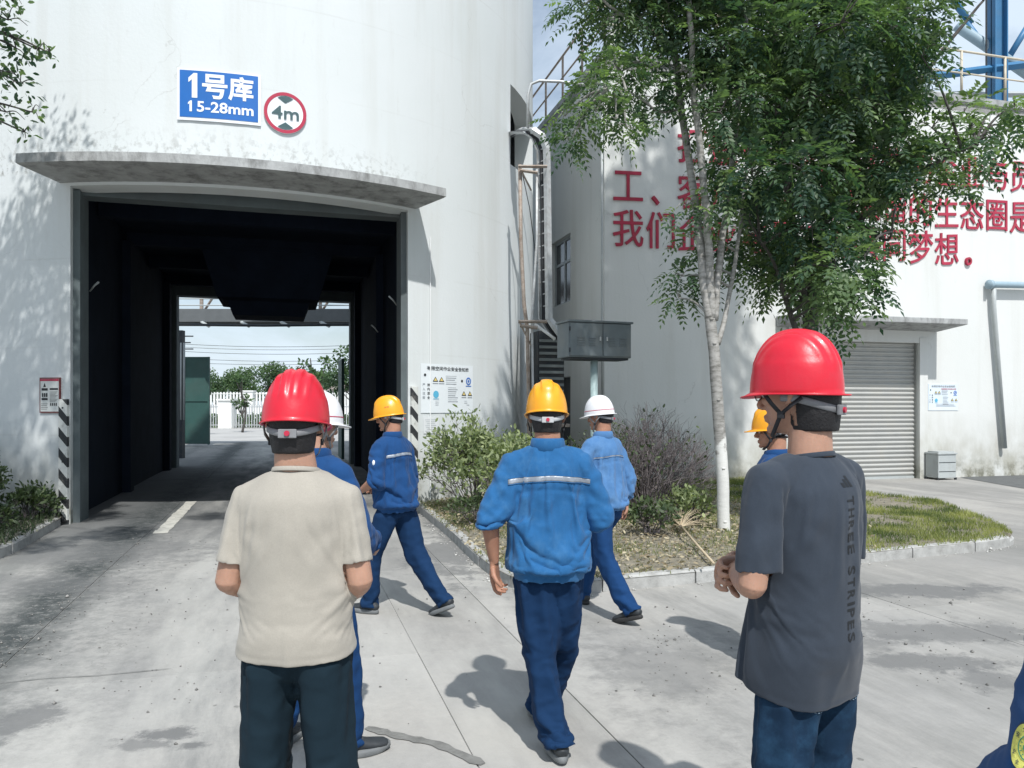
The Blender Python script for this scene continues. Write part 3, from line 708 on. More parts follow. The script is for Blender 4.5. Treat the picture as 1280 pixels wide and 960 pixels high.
# front wall pieces around the shutter opening (butted, one mesh via grid)
xs = [0, sx0, sx1, fr]; zz = [-.03, sz, RZ]
def wallgrid(mb, xs, zs, hole, y0, y1, M=None):
    for i in range(len(xs)-1):
        for j in range(len(zs)-1):
            if (i, j) in hole: continue
            a, b, c, d = xs[i], xs[i+1], zs[j], zs[j+1]
            mb.add([(a, y0, c), (b, y0, c), (b, y0, d), (a, y0, d)], [(0, 1, 2, 3)], M)
            mb.add([(a, y1, c), (b, y1, c), (b, y1, d), (a, y1, d)], [(3, 2, 1, 0)], M)
    for (i, j) in hole:
        a, b, c, d = xs[i], xs[i+1], zs[j], zs[j+1]
        mb.add([(a, y0, c), (a, y1, c), (a, y1, d), (a, y0, d)], [(0, 1, 2, 3)], M); mb.add([(b, y0, c), (b, y1, c), (b, y1, d), (b, y0, d)], [(3, 2, 1, 0)], M)
        mb.add([(a, y0, d), (b, y0, d), (b, y1, d), (a, y1, d)], [(3, 2, 1, 0)], M)
        if j > 0: mb.add([(a, y0, c), (b, y0, c), (b, y1, c), (a, y1, c)], [(0, 1, 2, 3)], M)
wallgrid(mb, xs, zz, {(1, 0)}, 0, T)
mb.build('front_wall', M_wall2, bld)
mb = MB(); LM = Matrix(((0, 1, 0, 0), (1, 0, 0, 0), (0, 0, 1, 0), (0, 0, 0, 1)))
dw0, dw1, dwz = side(716), side(690), side_z(716, 470)
wallgrid(mb, [0.002, w0, w1, 14], [-.03, .2, dwz, wz_b, wz_t, RZ-.002], {(1, 3), (1, 1)}, 0, T, LM)
for f in range(len(mb.f)): mb.f[f] = mb.f[f][::-1]
mb.build('side_wall', M_wall2, bld)
mb = MB(); mb.box(.0, fr, .0, 14, RZ-.2, RZ-.01); mb.build('roof', M_conc, bld)
mb = MB(); mb.box(-.06, fr, -.06, .12, RZ, RZ+.14); mb.box(-.06, .12, .12, 14, RZ, RZ+.14); mb.build('parapet', M_canopy, bld)
mb = MB(); mb.box(.35, .4, .3, 13.8, 0, RZ-.3); mb.box(.4, fr, 2.4, 2.45, 0, RZ-.3); mb.build('inner_lining', M_int, bld)
# window on the side face
wn_ = MB(); wn_.box(.10, .16, w0, w1, wz_b, wz_b+.06); wn_.box(.10, .16, w0, w1, wz_t-.06, wz_t); 
for yy in (w0, (w0+w1)/2-.03, w1-.06): wn_.box(.10, .16, yy, yy+.06, wz_b+.06, wz_t-.06)
wn_.box(.10, .16, w0+.06, w1-.06, wz_b+(wz_t-wz_b)*.62, wz_b+(wz_t-wz_b)*.62+.06)
wo = wn_.build('window', mat('aluminium_window_frame', (.42, .45, .46), .5, metal=.3), bld)
for (a, b) in ((w0+.06, (w0+w1)/2-.03), ((w0+w1)/2+.03, w1-.06)):
    for (c, d) in ((wz_b+.06, wz_b+(wz_t-wz_b)*.62), (wz_b+(wz_t-wz_b)*.62+.06, wz_t-.06)):
        mb = MB(); mb.box(.125, .135, a, b, c, d); mb.build('pane', M_glass, wo)
mb = MB(); mb.box(.2, .24, dw0+.02, dw1, .2, dwz); mb.build('side_door', M_steel, bld)
# shutter
sh = MB(); J = .12
for (a, b) in ((sx0-.22, sx0+.0), (sx1, sx1+.22)):
    m_ = MB(); m_.bevbox(a, b, -.07, .16, -.02, sz+.1, .01); m_.build('shutter_jamb', M_canopy if False else M_wall2, bld)
m_ = MB(); m_.bevbox(sx0-.3, sx1+.3, -.05, .2, sz-.02, sz+.3, .01); m_.build('shutter_lintel', M_wall2, bld)
NS = 30; sh_h = (sz-.06)/NS; prof = [(0, 0), (-.004, .18), (-.022, .42), (-.024, .62), (-.008, .86), (.006, .94), (.006, 1.0)]
mb = MB(); V = []
for x in (sx0, sx1):
    for (y, z) in prof: V.append((x, .13+y*1.3, z*sh_h))
q = len(prof); mb.add(V, [(i, q+i, q+i+1, i+1) for i in range(q-1)]); sm = mb.mesh('slat'); sm.materials.append(M_shut)
shroot = empty('roller_shutter', BM, 'pale grey roller shutter in the white building behind the man in the grey shirt', 'roller shutter')
for i in range(NS):
    o = link('slat', sm, shroot); o.location = (0, 0, .05+i*sh_h)
mb = MB(); mb.box(sx0, sx1, .10, .16, -.005, .05); mb.build('bottom_rail', M_grey, shroot)
# canopy over the shutter
czt = wl(1140, 404)[1]+.02; cx1 = wl(1171)[0]
mb = MB(); mb.add([(sx0-.6, -.02, czt-.2), (cx1, -.02, czt-.2), (cx1, -.85, czt-.12), (sx0-.6, -.85, czt-.12), (sx0-.6, -.02, czt+.03), (cx1, -.02, czt+.03), (cx1, -.85, czt), (sx0-.6, -.85, czt)],
       [(0, 3, 2, 1), (4, 5, 6, 7), (0, 1, 5, 4), (1, 2, 6, 5), (2, 3, 7, 6), (3, 0, 4, 7)])
o = mb.build('door_canopy', M_canopy, bld)
bv = o.modifiers.new('b', 'BEVEL'); bv.width = .012; bv.segments = 2
# lettering
rows = [(7.0, 2, '打造一个阳光诚信的企业与员'), (6.05, 0, '工、客户、伙伴们和谐的生态圈是'), (5.2, 0, '我们企业与员工的共同梦想。')]
sl_ = empty('wall_slogan', BM, 'three rows of raised red Chinese characters across the white building wall', 'lettering')
qr = random.Random(5)
for (z, i0, s) in rows:
    for i, ch in enumerate(s):
        x = .51+(i0+i)*.71
        if ch in '、。': V, P = fit_text(ch, .17, .19, .04, .015); V[:, 1] -= .25; V[:, 0] -= .12
        else:
            V, P = text_mesh(ch, .80, .012, .003); V[:, 1] *= 1.0; V[:, 0] *= .88
        # thick-and-thin stroke feel: shear slightly and thicken downwards
        V = np.array(V); a = qr.uniform(-.03, .03)
        V[:, 1] += V[:, 0]*(.05+a)
        mb = MB(); mb.add([(x+v[0], -.018-v[2], z+v[1]) for v in V], [p[::-1] if False else p for p in P]); mb.build('character', M_letter, sl_)
# down pipes, conduit and long pipe
def thing_tube(name, pts, r, m, label, cat, seg=10, M=None):
    mb = MB(); mb.tube(pts, r, seg=seg); o = mb.build(name, m, None, True)
    if M: o.matrix_world = M
    return tag(o, label, cat)
t_, _ = wl(751); thing_tube('downpipe', [(t_, -.06, RZ-.05), (t_, -.06, 3.2), (t_+.015, -.05, 1.75)], .022, M_grey, 'thin grey conduit down the left corner of the white building', 'conduit', M=BM)
t1, _ = wl(1236); t2, _ = wl(1251)
za, zb_ = wl(1236, 357)[1], wl(1251, 560)[1]
pr = empty('wall_pipe', BM, 'pale grey pipe running out from the elbow on the right of the building wall', 'pipe')
mb = MB(); mb.tube([(t1-.12, -.14, za), (t1+.02, -.15, za), (t1+6, -.15, za+.15)], .075, seg=14); mb.build('long_pipe', M_bluel, pr, True)
mb = MB(); mb.tube([(t1-.16, -.14, za), (t1-.08, -.14, za)], .105, seg=14); mb.build('flange', M_bluel, pr, True)
mb = MB(); mb.tube([(t1, -.13, za-.02), (t1+.02, -.11, za-.5), (t2, -.10, zb_)], .055, seg=10); mb.build('down_leg', M_grey, pr, True)
# poster by the shutter
ta, _ = wl(1160); tb2, _ = wl(1197); z1 = wl(1178, 480)[1]; z0 = wl(1178, 513)[1]
nr = empty('wall_notice', BM, 'white and blue safety poster on the wall right of the roller shutter', 'notice')
mb = MB(); mb.box(ta, tb2, -.012, -.002, z0, z1); mb.build('sheet', mat('poster_vinyl_blue', (.66, .74, .80), .5, var=.05), nr)
pm = {}
for m, V, P in notice_art(tb2-ta, z1-z0, '有限空间作业安全告知牌', True):
    pm.setdefault(m.name, (m, MB()))[1].add([((ta+tb2)/2+v[0], -.016-v[2]*2, (z0+z1)/2+v[1]) for v in V], P)
for m, b in pm.values(): tag(b.build('print', m, nr), kind='stuff')
# bin beside the shutter
bp_ = G(1176, 599); bn = empty('litter_bin', frame(bp_, R2, U2), 'grey lidded litter bin standing against the wall right of the shutter', 'bin')
bw = .24; mb = MB(); mb.bevbox(-bw, bw, -.18, .18, .04, .56, .012); mb.build('body', M_grey, bn)
mb = MB(); mb.bevbox(-bw-.02, bw+.02, -.2, .2, .56, .60, .01); mb.box(-bw+.03, bw-.03, -.15, .15, .60, .625); mb.build('lid', M_grey, bn)
mb = MB()
for z in (.18, .38): mb.box(-bw+.02, bw-.02, -.186, -.18, z, z+.012)
mb.build('ribs', M_steel, bn)
for sx in (-1, 1):
    for sy in (-1, 1): mb = MB(); mb.box(sx*bw-.02, sx*bw+.02, sy*.16-.02, sy*.16+.02, 0, .05); mb.build('foot', M_steel, bn)
# dark asphalt patch on the right + apron
apr = MB(); P = [G(1200, 597), G(1280, 611), G(1420, 628), G(1500, 604), G(1280, 590.5)]
apr.add([(p.x, p.y, .005) for p in P], [tuple(range(5))]); tag(apr.build('asphalt_patch', mat('dark_asphalt', (.11, .115, .115), .9, var=.25, vscale=6, bump=.6)), kind='structure')

# roof railing
def railing(name, M, L, h, post, m, label, n=None, mids=(.5,)):
    r = empty(name, M, label, 'railing')
    k = int(L/post)
    for i in range(k+1):
        mb = MB(); mb.tube([(i*post, 0, 0), (i*post, 0, h)], .028, seg=8); mb.build('post', m, r, True)
    for z in (1.0,)+tuple(mids):
        mb = MB(); mb.tube([(-.05, 0, h*z), (k*post+.05, 0, h*z)], .026 if z == 1 else .02, seg=8); mb.build('rail', m, r, True)
    return r
railing('roof_railing', BM @ Matrix.Translation((0.02, .02, RZ+.14)), 20, 1.05, 1.25, M_cream, 'cream roof railing along the front edge of the white building', mids=(.52,))
LMx = BM @ Matrix.Translation((0.02, .02, RZ+.14)) @ Matrix.Rotation(R_(90), 4, 'Z')
railing('roof_railing', LMx, 13, 1.05, 1.3, M_rust, 'rusty roof railing along the left edge of the white building', mids=(.52,))
rv = empty('roof_vent', BM @ Matrix.Translation((.38, .45, RZ+.1)), 'small boxy roof vent at the corner of the white building', 'vent')
mb = MB(); mb.bevbox(-.14, .14, -.14, .14, 0, .85, .01); mb.build('shaft', M_wall2, rv)
mb = MB(); mb.bevbox(-.2, .2, -.2, .2, .85, .92, .01); mb.build('cap', M_conc, rv)
# blue steel tower behind the roof
tw = empty('steel_tower', (0, 0, 0), 'blue steel column with diagonal braces rising behind the roof railing', 'steel tower')
Yt = 23.0; b0 = W(1247, 66, Yt)
mb = MB(); cx = b0.x
mb.box(cx-.19, cx+.19, Yt-.02, Yt+.02, 0, 18); mb.box(cx-.19, cx-.16, Yt-.2, Yt+.2, 0, 18); mb.box(cx+.16, cx+.19, Yt-.2, Yt+.2, 0, 18); mb.build('column', M_blue, tw)
for (a, b, r, m) in (((1196, 32), (1292, 98), .16, M_bluel), ((1206, 26), (1232, 60), .09, M_blue), ((1262, 70), (1290, 24), .09, M_blue), ((1214, 30), (1160, -40), .1, M_blue)):
    mb = MB(); mb.tube([W(*a, Yt+.25), W(*b, Yt+.25)], r, seg=10); mb.build('brace', m, tw, True)
mb = MB(); p0, p1 = W(1160, 96, Yt), W(1300, 78, Yt); mb.tube([p0, p1], .12, seg=4); mb.build('girder', M_blue, tw)
mb = MB(); p0, p1 = W(1150, 118, Yt+1), W(1310, 118, Yt+1); mb.tube([p0, p1], .10, seg=4); mb.build('girder', M_grey, tw)
mb = MB(); p0 = W(1235, 0, Yt); mb.tube([(p0.x-.05, Yt, 9), (p0.x-.05, Yt, 18)], .03, seg=6); mb.build('cable', M_steel, tw)

# ------------------------------------------------------------------ pipes, cable ladder in the gap
Yg = 13.3
def gp(px, py, Y=Yg): return W(px, py, Y)
cl = empty('cable_ladder', (0, 0, 0), 'pale cable ladder arching out of the silo window and dropping down the gap', 'cable ladder')
path = [gp(634, 170, 14.3), gp(648, 163, 13.8), gp(664, 163), gp(674, 170), gp(680, 186), gp(681, 240), gp(682, 320), gp(683, 398), gp(690, 408), gp(702, 424)]
def rail_path(P, off): return [p+off for p in P]
for dx, wd in ((Vector((-.11, .12, 0)), .025), (Vector((.045, 0, 0)), .065)):
    mb = MB(); mb.tube(rail_path(path, dx), [(wd, .055)]*len(path), seg=4, up=(0, 1, 0)); mb.build('side_rail', M_galv, cl)
rr = 0; z = path[4].z
while z > path[7].z:
    p = path[4].lerp(path[7], (path[4].z-z)/(path[4].z-path[7].z))
    mb = MB(); mb.tube([p+Vector((-.11, .12, -.0)), p+Vector((.045, 0, .03))], .012, seg=6); mb.build('rung', M_galv, cl); z -= .21
mb = MB(); 
mb.tube([p+Vector((-.04, .10, 0)) for p in path], [(.05, .03)]*len(path), seg=6); mb.build('cable_bundle', M_black, cl, True)
def pipe(name, pts, r, m, lab, cat='pipe'): return thing_tube(name, pts, r, m, lab, cat)
pipe('conduit_pipe', [gp(650, 206), gp(651, 300), gp(655, 380), gp(659, 410), gp(661, 500), gp(662, 610)], .034, M_rust, 'tall rusty pipe running down the right edge of the silo')
pipe('conduit_pipe', [gp(671, 212), gp(671, 300), gp(668, 350), gp(665, 400), gp(666, 500), gp(667, 610)], .022, M_galv, 'slimmer bright pipe between the rusty pipe and the cable ladder')
pipe('vent_hook_pipe', [gp(660, 160), gp(660, 118), gp(664, 105), gp(674, 101), gp(700, 102), gp(745, 108)], .026, M_galv, 'thin grey hooked pipe above the silo window reaching over the gap')
for (y0, lab) in ((208, 'upper angle-iron bracket joining the pipes at the silo edge'), (402, 'lower angle-iron bracket joining the pipes at the silo edge')):
    br = empty('pipe_bracket', (0, 0, 0), lab, 'bracket', 'pipe brackets')
    for (a, b) in (((648, y0), (684, y0)), ((650, y0+5), (672, y0+8))):
        mb = MB(); mb.tube([gp(*a, Yg-.1), gp(*b, Yg-.1)], .028, seg=4); mb.build('bar', M_rust, br)
    mb = MB(); mb.tube([gp(650, y0+2, Yg-.1), gp(664, y0+30, Yg+.1)], .016, seg=6); mb.build('stay', M_rust, br)
pipe('stay_wire', [gp(652, 212), gp(662, 260), gp(671, 330)], .008, M_steel, 'thin slanting wire behind the pipes in the gap', 'wire')
pipe('slant_tube', [gp(668, 405), gp(682, 415), gp(694, 424)], .026, M_white, 'short white tube slanting from the lower bracket to the cabinet')
# dark louvred stack low in the gap
st = empty('louvre_housing', frame(W(690, 508, 14.0)*1.0+Vector((0, 0, -CAMH)), R2, U2), 'dark louvred housing between silo and building behind the cabinet', 'housing')
mb = MB(); mb.box(-.24, .26, .08, .6, 0, 3.0); mb.build('body', M_steel, st)
for i in range(14):
    mb = MB(); mb.box(-.22, .24, .03, .09, 1.3+i*.115, 1.3+i*.115+.05); mb.build('louvre', mat('louvre_grey', (.16, .18, .18), .7), st)
mb = MB(); mb.bevbox(-.3, .34, -.02, .65, 2.0-.76, 2.06-.76, .01); mb.build('ledge', M_rust, st)

# cabinet on a post
Yk = 11.0
k0, k1 = W(711, 508, Yk), W(789, 508, Yk+.35)
kd = Vector((k1.x-k0.x, k1.y-k0.y, 0)); kl = kd.length; kd.normalize(); ku = Vector((-kd.y, kd.x, 0))
zk1 = CAMH+(HOR-402)*Yk/F; zk0 = CAMH+(HOR-446)*Yk/F
kb = empty('electrical_cabinet', frame(Vector((k0.x, k0.y, 0)), kd, ku), 'dark grey twin-door electrical cabinet raised on a pale post', 'cabinet')
dp = .42
mb = MB(); mb.bevbox(0, kl, 0, dp, zk0, zk1, .012); mb.build('housing', M_grn_in, kb)
mb = MB(); mb.bevbox(-.02, kl+.02, -.035, dp+.02, zk1, zk1+.03, .008); mb.build('rain_hood', M_grn_in, kb)
hm = kl*.53
for (a, b) in ((.015, hm-.006), (hm+.006, kl-.015)):
    mb = MB(); mb.bevbox(a, b, -.022, -.001, zk0+.02, zk1-.012, .006); d = mb.build('door', M_grn_in, kb)
    c = (a+b)/2
    for cc in (-.09, .09):
        for i in range(4):
            m2 = MB(); m2.bevbox(c+cc-.055, c+cc+.055, -.034, -.02, zk0+.17+i*.035, zk0+.182+i*.035, .003); m2.build('louvre', M_grn_in, d)
    m2 = MB(); hx = hm-.05 if a < .1 else hm+.06; m2.bevbox(hx-.012, hx+.012, -.045, -.02, zk0+.24, zk0+.30, .004); m2.build('handle', M_galv, d)
for z in (zk0+.1, zk1-.1): mb = MB(); mb.tube([(.005, -.025, z-.03), (.005, -.025, z+.03)], .012, seg=8); mb.build('hinge', M_steel, kb)
pxk = kl*.5; mb = MB(); mb.tube([(pxk, dp*.5, .05), (pxk, dp*.5, zk0)], .055, seg=14); mb.build('post', M_teal, kb, True)
mb = MB(); mb.bevbox(.05, kl-.03, .03, dp-.03, zk0-.03, zk0, .005); mb.build('base_tray', M_steel, kb)

# ------------------------------------------------------------------ beyond the tunnel
# open gate leaf
gl = empty('gate_leaf', (0, 0, 0), 'tall dark green steel gate leaf standing open beyond the tunnel', 'gate')
Ygt = 31.5; x0_, x1_ = W(229, 0, Ygt).x, W(262, 0, Ygt).x; zt_ = CAMH+(HOR-446)*Ygt/F
mb = MB(); mb.bevbox(x0_, x1_, Ygt, Ygt+.06, .08, zt_, .01); mb.build('panel', M_green, gl)
for z in (.1, zt_*.5, zt_-.08): mb = MB(); mb.box(x0_, x1_, Ygt-.04, Ygt-.002, z, z+.07); mb.build('rail', M_green, gl)
for x in (x0_, x1_-.07): mb = MB(); mb.box(x, x+.07, Ygt-.05, Ygt-.003, .05, zt_); mb.build('stile', M_green, gl)
gp_ = empty('gate_post', (0, 0, 0), 'grey steel gate post with pale pipes left of the green gate leaf', 'post')
mb = MB(); a = W(224, 0, 24); mb.box(a.x-.1, a.x+.1, 24, 24.2, 0, 4.0); mb.build('shaft', M_steel, gp_)
for px in (228, 232): mb = MB(); a = W(px, 0, 24); mb.tube([(a.x, 23.9, 1.2), (a.x, 23.9, 3.6)], .03, seg=8); mb.build('pipe', M_grey, gp_, True)
# conveyor gallery
Yb = 30.0
gal = empty('conveyor_gallery', (0, 0, 0), 'raised steel conveyor gallery crossing behind the silo seen above the tunnel exit', 'gallery')
xa, xb = W(150, 0, Yb).x, W(560, 0, Yb).x; zb0 = CAMH+(HOR-402)*Yb/F; zb1 = CAMH+(HOR-386)*Yb/F
mb = MB(); mb.box(xa, xb, Yb, Yb+.12, zb0, zb1); mb.box(xa, xb, Yb+1.6, Yb+1.72, zb0, zb1); mb.build('girder', mat('grey_girder', (.12, .13, .135), .6), gal)
mb = MB(); mb.box(xa, xb, Yb+.12, Yb+1.6, zb0+.2, zb0+.26); mb.build('deck', M_conc, gal)
x = xa; i = 0
while x < xb:
    mb = MB(); mb.box(x, x+.12, Yb+.02, Yb+.1, zb1, zb1+1.6); mb.build('stanchion', M_rust, gal)
    mb = MB(); mb.tube([(x+.05, Yb+.06, zb0), (x+.5, Yb-.3, zb0-.22)], .06, seg=4); mb.build('bracket', M_grey, gal)
    mb = MB(); mb.tube([(x+.1, Yb+.3, zb1), (x+1.0, Yb+.3, zb1+1.4)], .05, seg=4); mb.build('diagonal', M_rust, gal)
    x += 1.55; i += 1
for z in (zb1+.14, zb1+.4, zb1+.8, zb1+1.2): mb = MB(); mb.tube([(xa, Yb+.03, z), (xb, Yb+.03, z)], .025, seg=6); mb.build('rail', M_grey, gal)
mb = MB(); mb.box(xa, xb, Yb+.5, Yb+1.3, zb1+.9, zb1+1.5); mb.build('conveyor_trough', M_steel, gal)
pipe('overhead_pipe', [W(150, 405, 26), W(330, 407, 26), W(470, 405.5, 26)], .045, M_steel, 'thin dark pipe strung below the conveyor gallery')
for px in (150, 560):
    mb = MB(); a = W(px, 0, Yb); mb.box(a.x-.2, a.x+.2, Yb+.6, Yb+1.0, 0, zb0); mb.build('leg', M_steel, gal)
# white wall / fences
Yf1, Yf2 = 57.0, 80.0
fw = empty('iron_fence', (0, 0, 0), 'low dark picket fence between white pillars beyond the tunnel', 'fence')
def fence_run(root, Y, xa, xb, z0, z1, pitch, r, m, pillar_px, pw, pm_, ptop):
    xs_ = [xa]+[W(p, 0, Y).x for p in pillar_px]+[xb]
    mb = MB(); x = xa
    while x < xb:
        if all(abs(x-W(p, 0, Y).x) > pw/2 for p in pillar_px): mb.box(x-r, x+r, Y-r, Y+r, z0, z1)
        x += pitch
    tag(mb.build('pickets', m, root), kind='stuff')
    for z in (z0+.15, z1-.2): mb = MB(); mb.box(xa, xb, Y-r*1.3, Y+r*1.3, z, z+.06); mb.build('rail', m, root)
    for p in pillar_px:
        a = W(p, 0, Y).x; mb = MB(); mb.box(a-pw/2, a+pw/2, Y-pw/2, Y+pw/2, 0, ptop); o = mb.build('pillar', pm_, root)
        mb = MB(); mb.box(a-pw/2-.1, a+pw/2+.1, Y-pw/2-.1, Y+pw/2+.1, ptop, ptop+.12); mb.build('pillar_cap', pm_, root)
fence_run(fw, Yf1, W(190, 0, Yf1).x, W(520, 0, Yf1).x, .06, 1.75, .19, .03, M_galv, [218, 284, 382, 480], 1.0, M_wpaint, 2.05)
ff = empty('white_fence', (0, 0, 0), 'long white picket fence in front of the distant trees', 'fence')
fence_run(ff, Yf2, W(170, 0, Yf2).x, W(540, 0, Yf2).x, 1.5, 3.1, .34, .08, M_wpaint, [218, 312, 405, 480], .9, M_wpaint, 3.15)
mb = MB(); mb.box(W(170, 0, Yf2).x, W(540, 0, Yf2).x, Yf2-.1, Yf2+.1, 0, 1.5); mb.build('base_wall', M_wpaint, ff)
ht_ = empty('small_hut', frame(W(428, 508, 95)-Vector((0, 0, CAMH)), Vector((1, 0, 0)), Vector((0, 1, 0))), 'small grey roofed hut behind the white fence', 'hut')
mb = MB(); mb.box(-1.9, 1.9, 0, 3, 0, 3.6); mb.build('wall', M_conc, ht_)
mb = MB(); mb.add([(-2.3, -.4, 3.6), (2.3, -.4, 3.6), (2.3, 3.4, 3.6), (-2.3, 3.4, 3.6), (-1.0, 1.5, 4.5), (1.0, 1.5, 4.5)], [(0, 1, 5, 4), (1, 2, 5), (2, 3, 4, 5), (3, 0, 4), (3, 2, 1, 0)]); mb.build('roof', mat('brown_grey_roof', (.22, .19, .17), .9), ht_)
up = empty('utility_pole', (0, 0, 0), 'thin utility pole with crossarms beyond the tunnel exit', 'utility pole')
Yp = 60; a = W(227, 413, Yp); mb = MB(); mb.tube([(a.x, Yp, 0), (a.x, Yp, a.z)], .11, seg=8); mb.build('pole', M_conc, up, True)
for dz, wv in ((.5, .9), (1.0, .7), (1.5, .9)): mb = MB(); mb.box(a.x-wv, a.x+wv, Yp-.06, Yp+.06, a.z-dz, a.z-dz+.09); mb.build('crossarm', M_steel, up)
for k, (py, sag) in enumerate(((424, 1.5), (433, 1.6), (441, 1.8), (449, 1.2), (428, 1.7))):
    pts = []
    for i in range(15):
        u = i/14; q = W(150+u*400, py, 75+k*3); q.z -= sag*4*u*(1-u)*.5; pts.append(q)
    o = thing_tube('power_line', pts, .022, M_steel, ['topmost', 'second', 'fourth', 'lowest', 'slightly thicker middle'][k]+' power line crossing the sky beyond the tunnel', 'power line', seg=5); o['group'] = 'power lines beyond the tunnel'
# ------------------------------------------------------------------ vegetation
rng = np.random.default_rng(12)
def leaf_mat(name, dark, light, trans=.35, rough=.5):
    m = bpy.data.materials.new(name); m.use_nodes = True; nt = m.node_tree; L = nt.links.new
    b = nt.nodes['Principled BSDF']; b.inputs['Roughness'].default_value = rough; b.inputs['Specular IOR Level'].default_value = .35
    at = N(nt, 'ShaderNodeAttribute', attribute_name='tint'); mx = N(nt, 'ShaderNodeMix', data_type='RGBA')
    mx.inputs['A'].default_value = (*dark, 1); mx.inputs['B'].default_value = (*light, 1)
    L(at.outputs['Fac'], mx.inputs['Factor']); L(mx.outputs['Result'], b.inputs['Base Color'])
    tr = N(nt, 'ShaderNodeBsdfTranslucent'); sc_ = N(nt, 'ShaderNodeVectorMath', operation='MULTIPLY'); sc_.inputs[1].default_value = (1.5, 1.7, .8)
    L(mx.outputs['Result'], sc_.inputs[0]); L(sc_.outputs[0], tr.inputs['Color'])
    ms = N(nt, 'ShaderNodeMixShader', inp={0: trans}); L(b.outputs[0], ms.inputs[1]); L(tr.outputs[0], ms.inputs[2])
    L(ms.outputs[0], nt.nodes['Material Output'].inputs['Surface']); return m
M_leafA = leaf_mat('pinnate_leaf', (.045, .090, .055), (.21, .30, .12))
M_leafB = leaf_mat('dense_dark_leaf', (.034, .075, .052), (.185, .265, .115), .38)
M_leafS = leaf_mat('shrub_leaf', (.10, .14, .07), (.36, .41, .21), .3)
M_leafD = leaf_mat('dull_shrub_leaf', (.035, .06, .030), (.12, .16, .07), .25)
M_leafF = leaf_mat('distant_leaf', (.03, .065, .035), (.12, .19, .07), .25)
M_grass = leaf_mat('grass_blade', (.07, .11, .035), (.34, .35, .13), .35)
M_dry = leaf_mat('dry_litter', (.17, .13, .08), (.50, .44, .31), .15, .8)
def bark(name, col, dark, white_to=0):
    m = bpy.data.materials.new(name); m.use_nodes = True; nt = m.node_tree; L = nt.links.new
    b = nt.nodes['Principled BSDF']; b.inputs['Roughness'].default_value = .9
    geo = N(nt, 'ShaderNodeNewGeometry'); mp = N(nt, 'ShaderNodeMapping'); mp.inputs['Scale'].default_value = (3, 3, 9); L(geo.outputs['Position'], mp.inputs[0])
    n = N(nt, 'ShaderNodeTexNoise', inp={'Scale': 2.4, 'Detail': 8, 'Roughness': .7}); L(mp.outputs[0], n.inputs['Vector'])
    r = N(nt, 'ShaderNodeMapRange', inp={'From Min': .42, 'From Max': .68, 'To Min': 0, 'To Max': 1}); L(n.outputs['Fac'], r.inputs['Value'])
    mx = N(nt, 'ShaderNodeMix', data_type='RGBA'); mx.inputs['A'].default_value = (*col, 1); mx.inputs['B'].default_value = (*dark, 1); L(r.outputs[0], mx.inputs['Factor'])
    last = mx.outputs['Result']
    if white_to:
        sp = N(nt, 'ShaderNodeSeparateXYZ'); L(geo.outputs['Position'], sp.inputs[0])
        n2 = N(nt, 'ShaderNodeTexNoise', inp={'Scale': 9, 'Detail': 6}); L(geo.outputs['Position'], n2.inputs['Vector'])
        a = N(nt, 'ShaderNodeMath', operation='MULTIPLY_ADD', inp={1: .9}); L(n2.outputs['Fac'], a.inputs[0]); L(sp.outputs['Z'], a.inputs[2])
        rr_ = N(nt, 'ShaderNodeMapRange', inp={'From Min': white_to+.42, 'From Max': white_to+.5, 'To Min': .85, 'To Max': 0}); L(a.outputs[0], rr_.inputs['Value'])
        m2 = N(nt, 'ShaderNodeMix', data_type='RGBA'); m2.inputs['B'].default_value = (.68, .68, .65, 1); L(last, m2.inputs['A']); L(rr_.outputs[0], m2.inputs['Factor']); last = m2.outputs['Result']
    L(last, b.inputs['Base Color'])
    bp = N(nt, 'ShaderNodeBump', inp={'Strength': .6, 'Distance': .01}); L(n.outputs['Fac'], bp.inputs['Height']); L(bp.outputs[0], b.inputs['Normal']); return m
M_barkA = bark('pale_smooth_bark', (.37, .36, .34), (.13, .125, .11), 1.15)
M_barkB = bark('dark_bark', (.10, .092, .085), (.04, .038, .035))
M_twig = bark('grey_twigs', (.20, .175, .175), (.085, .070, .075))

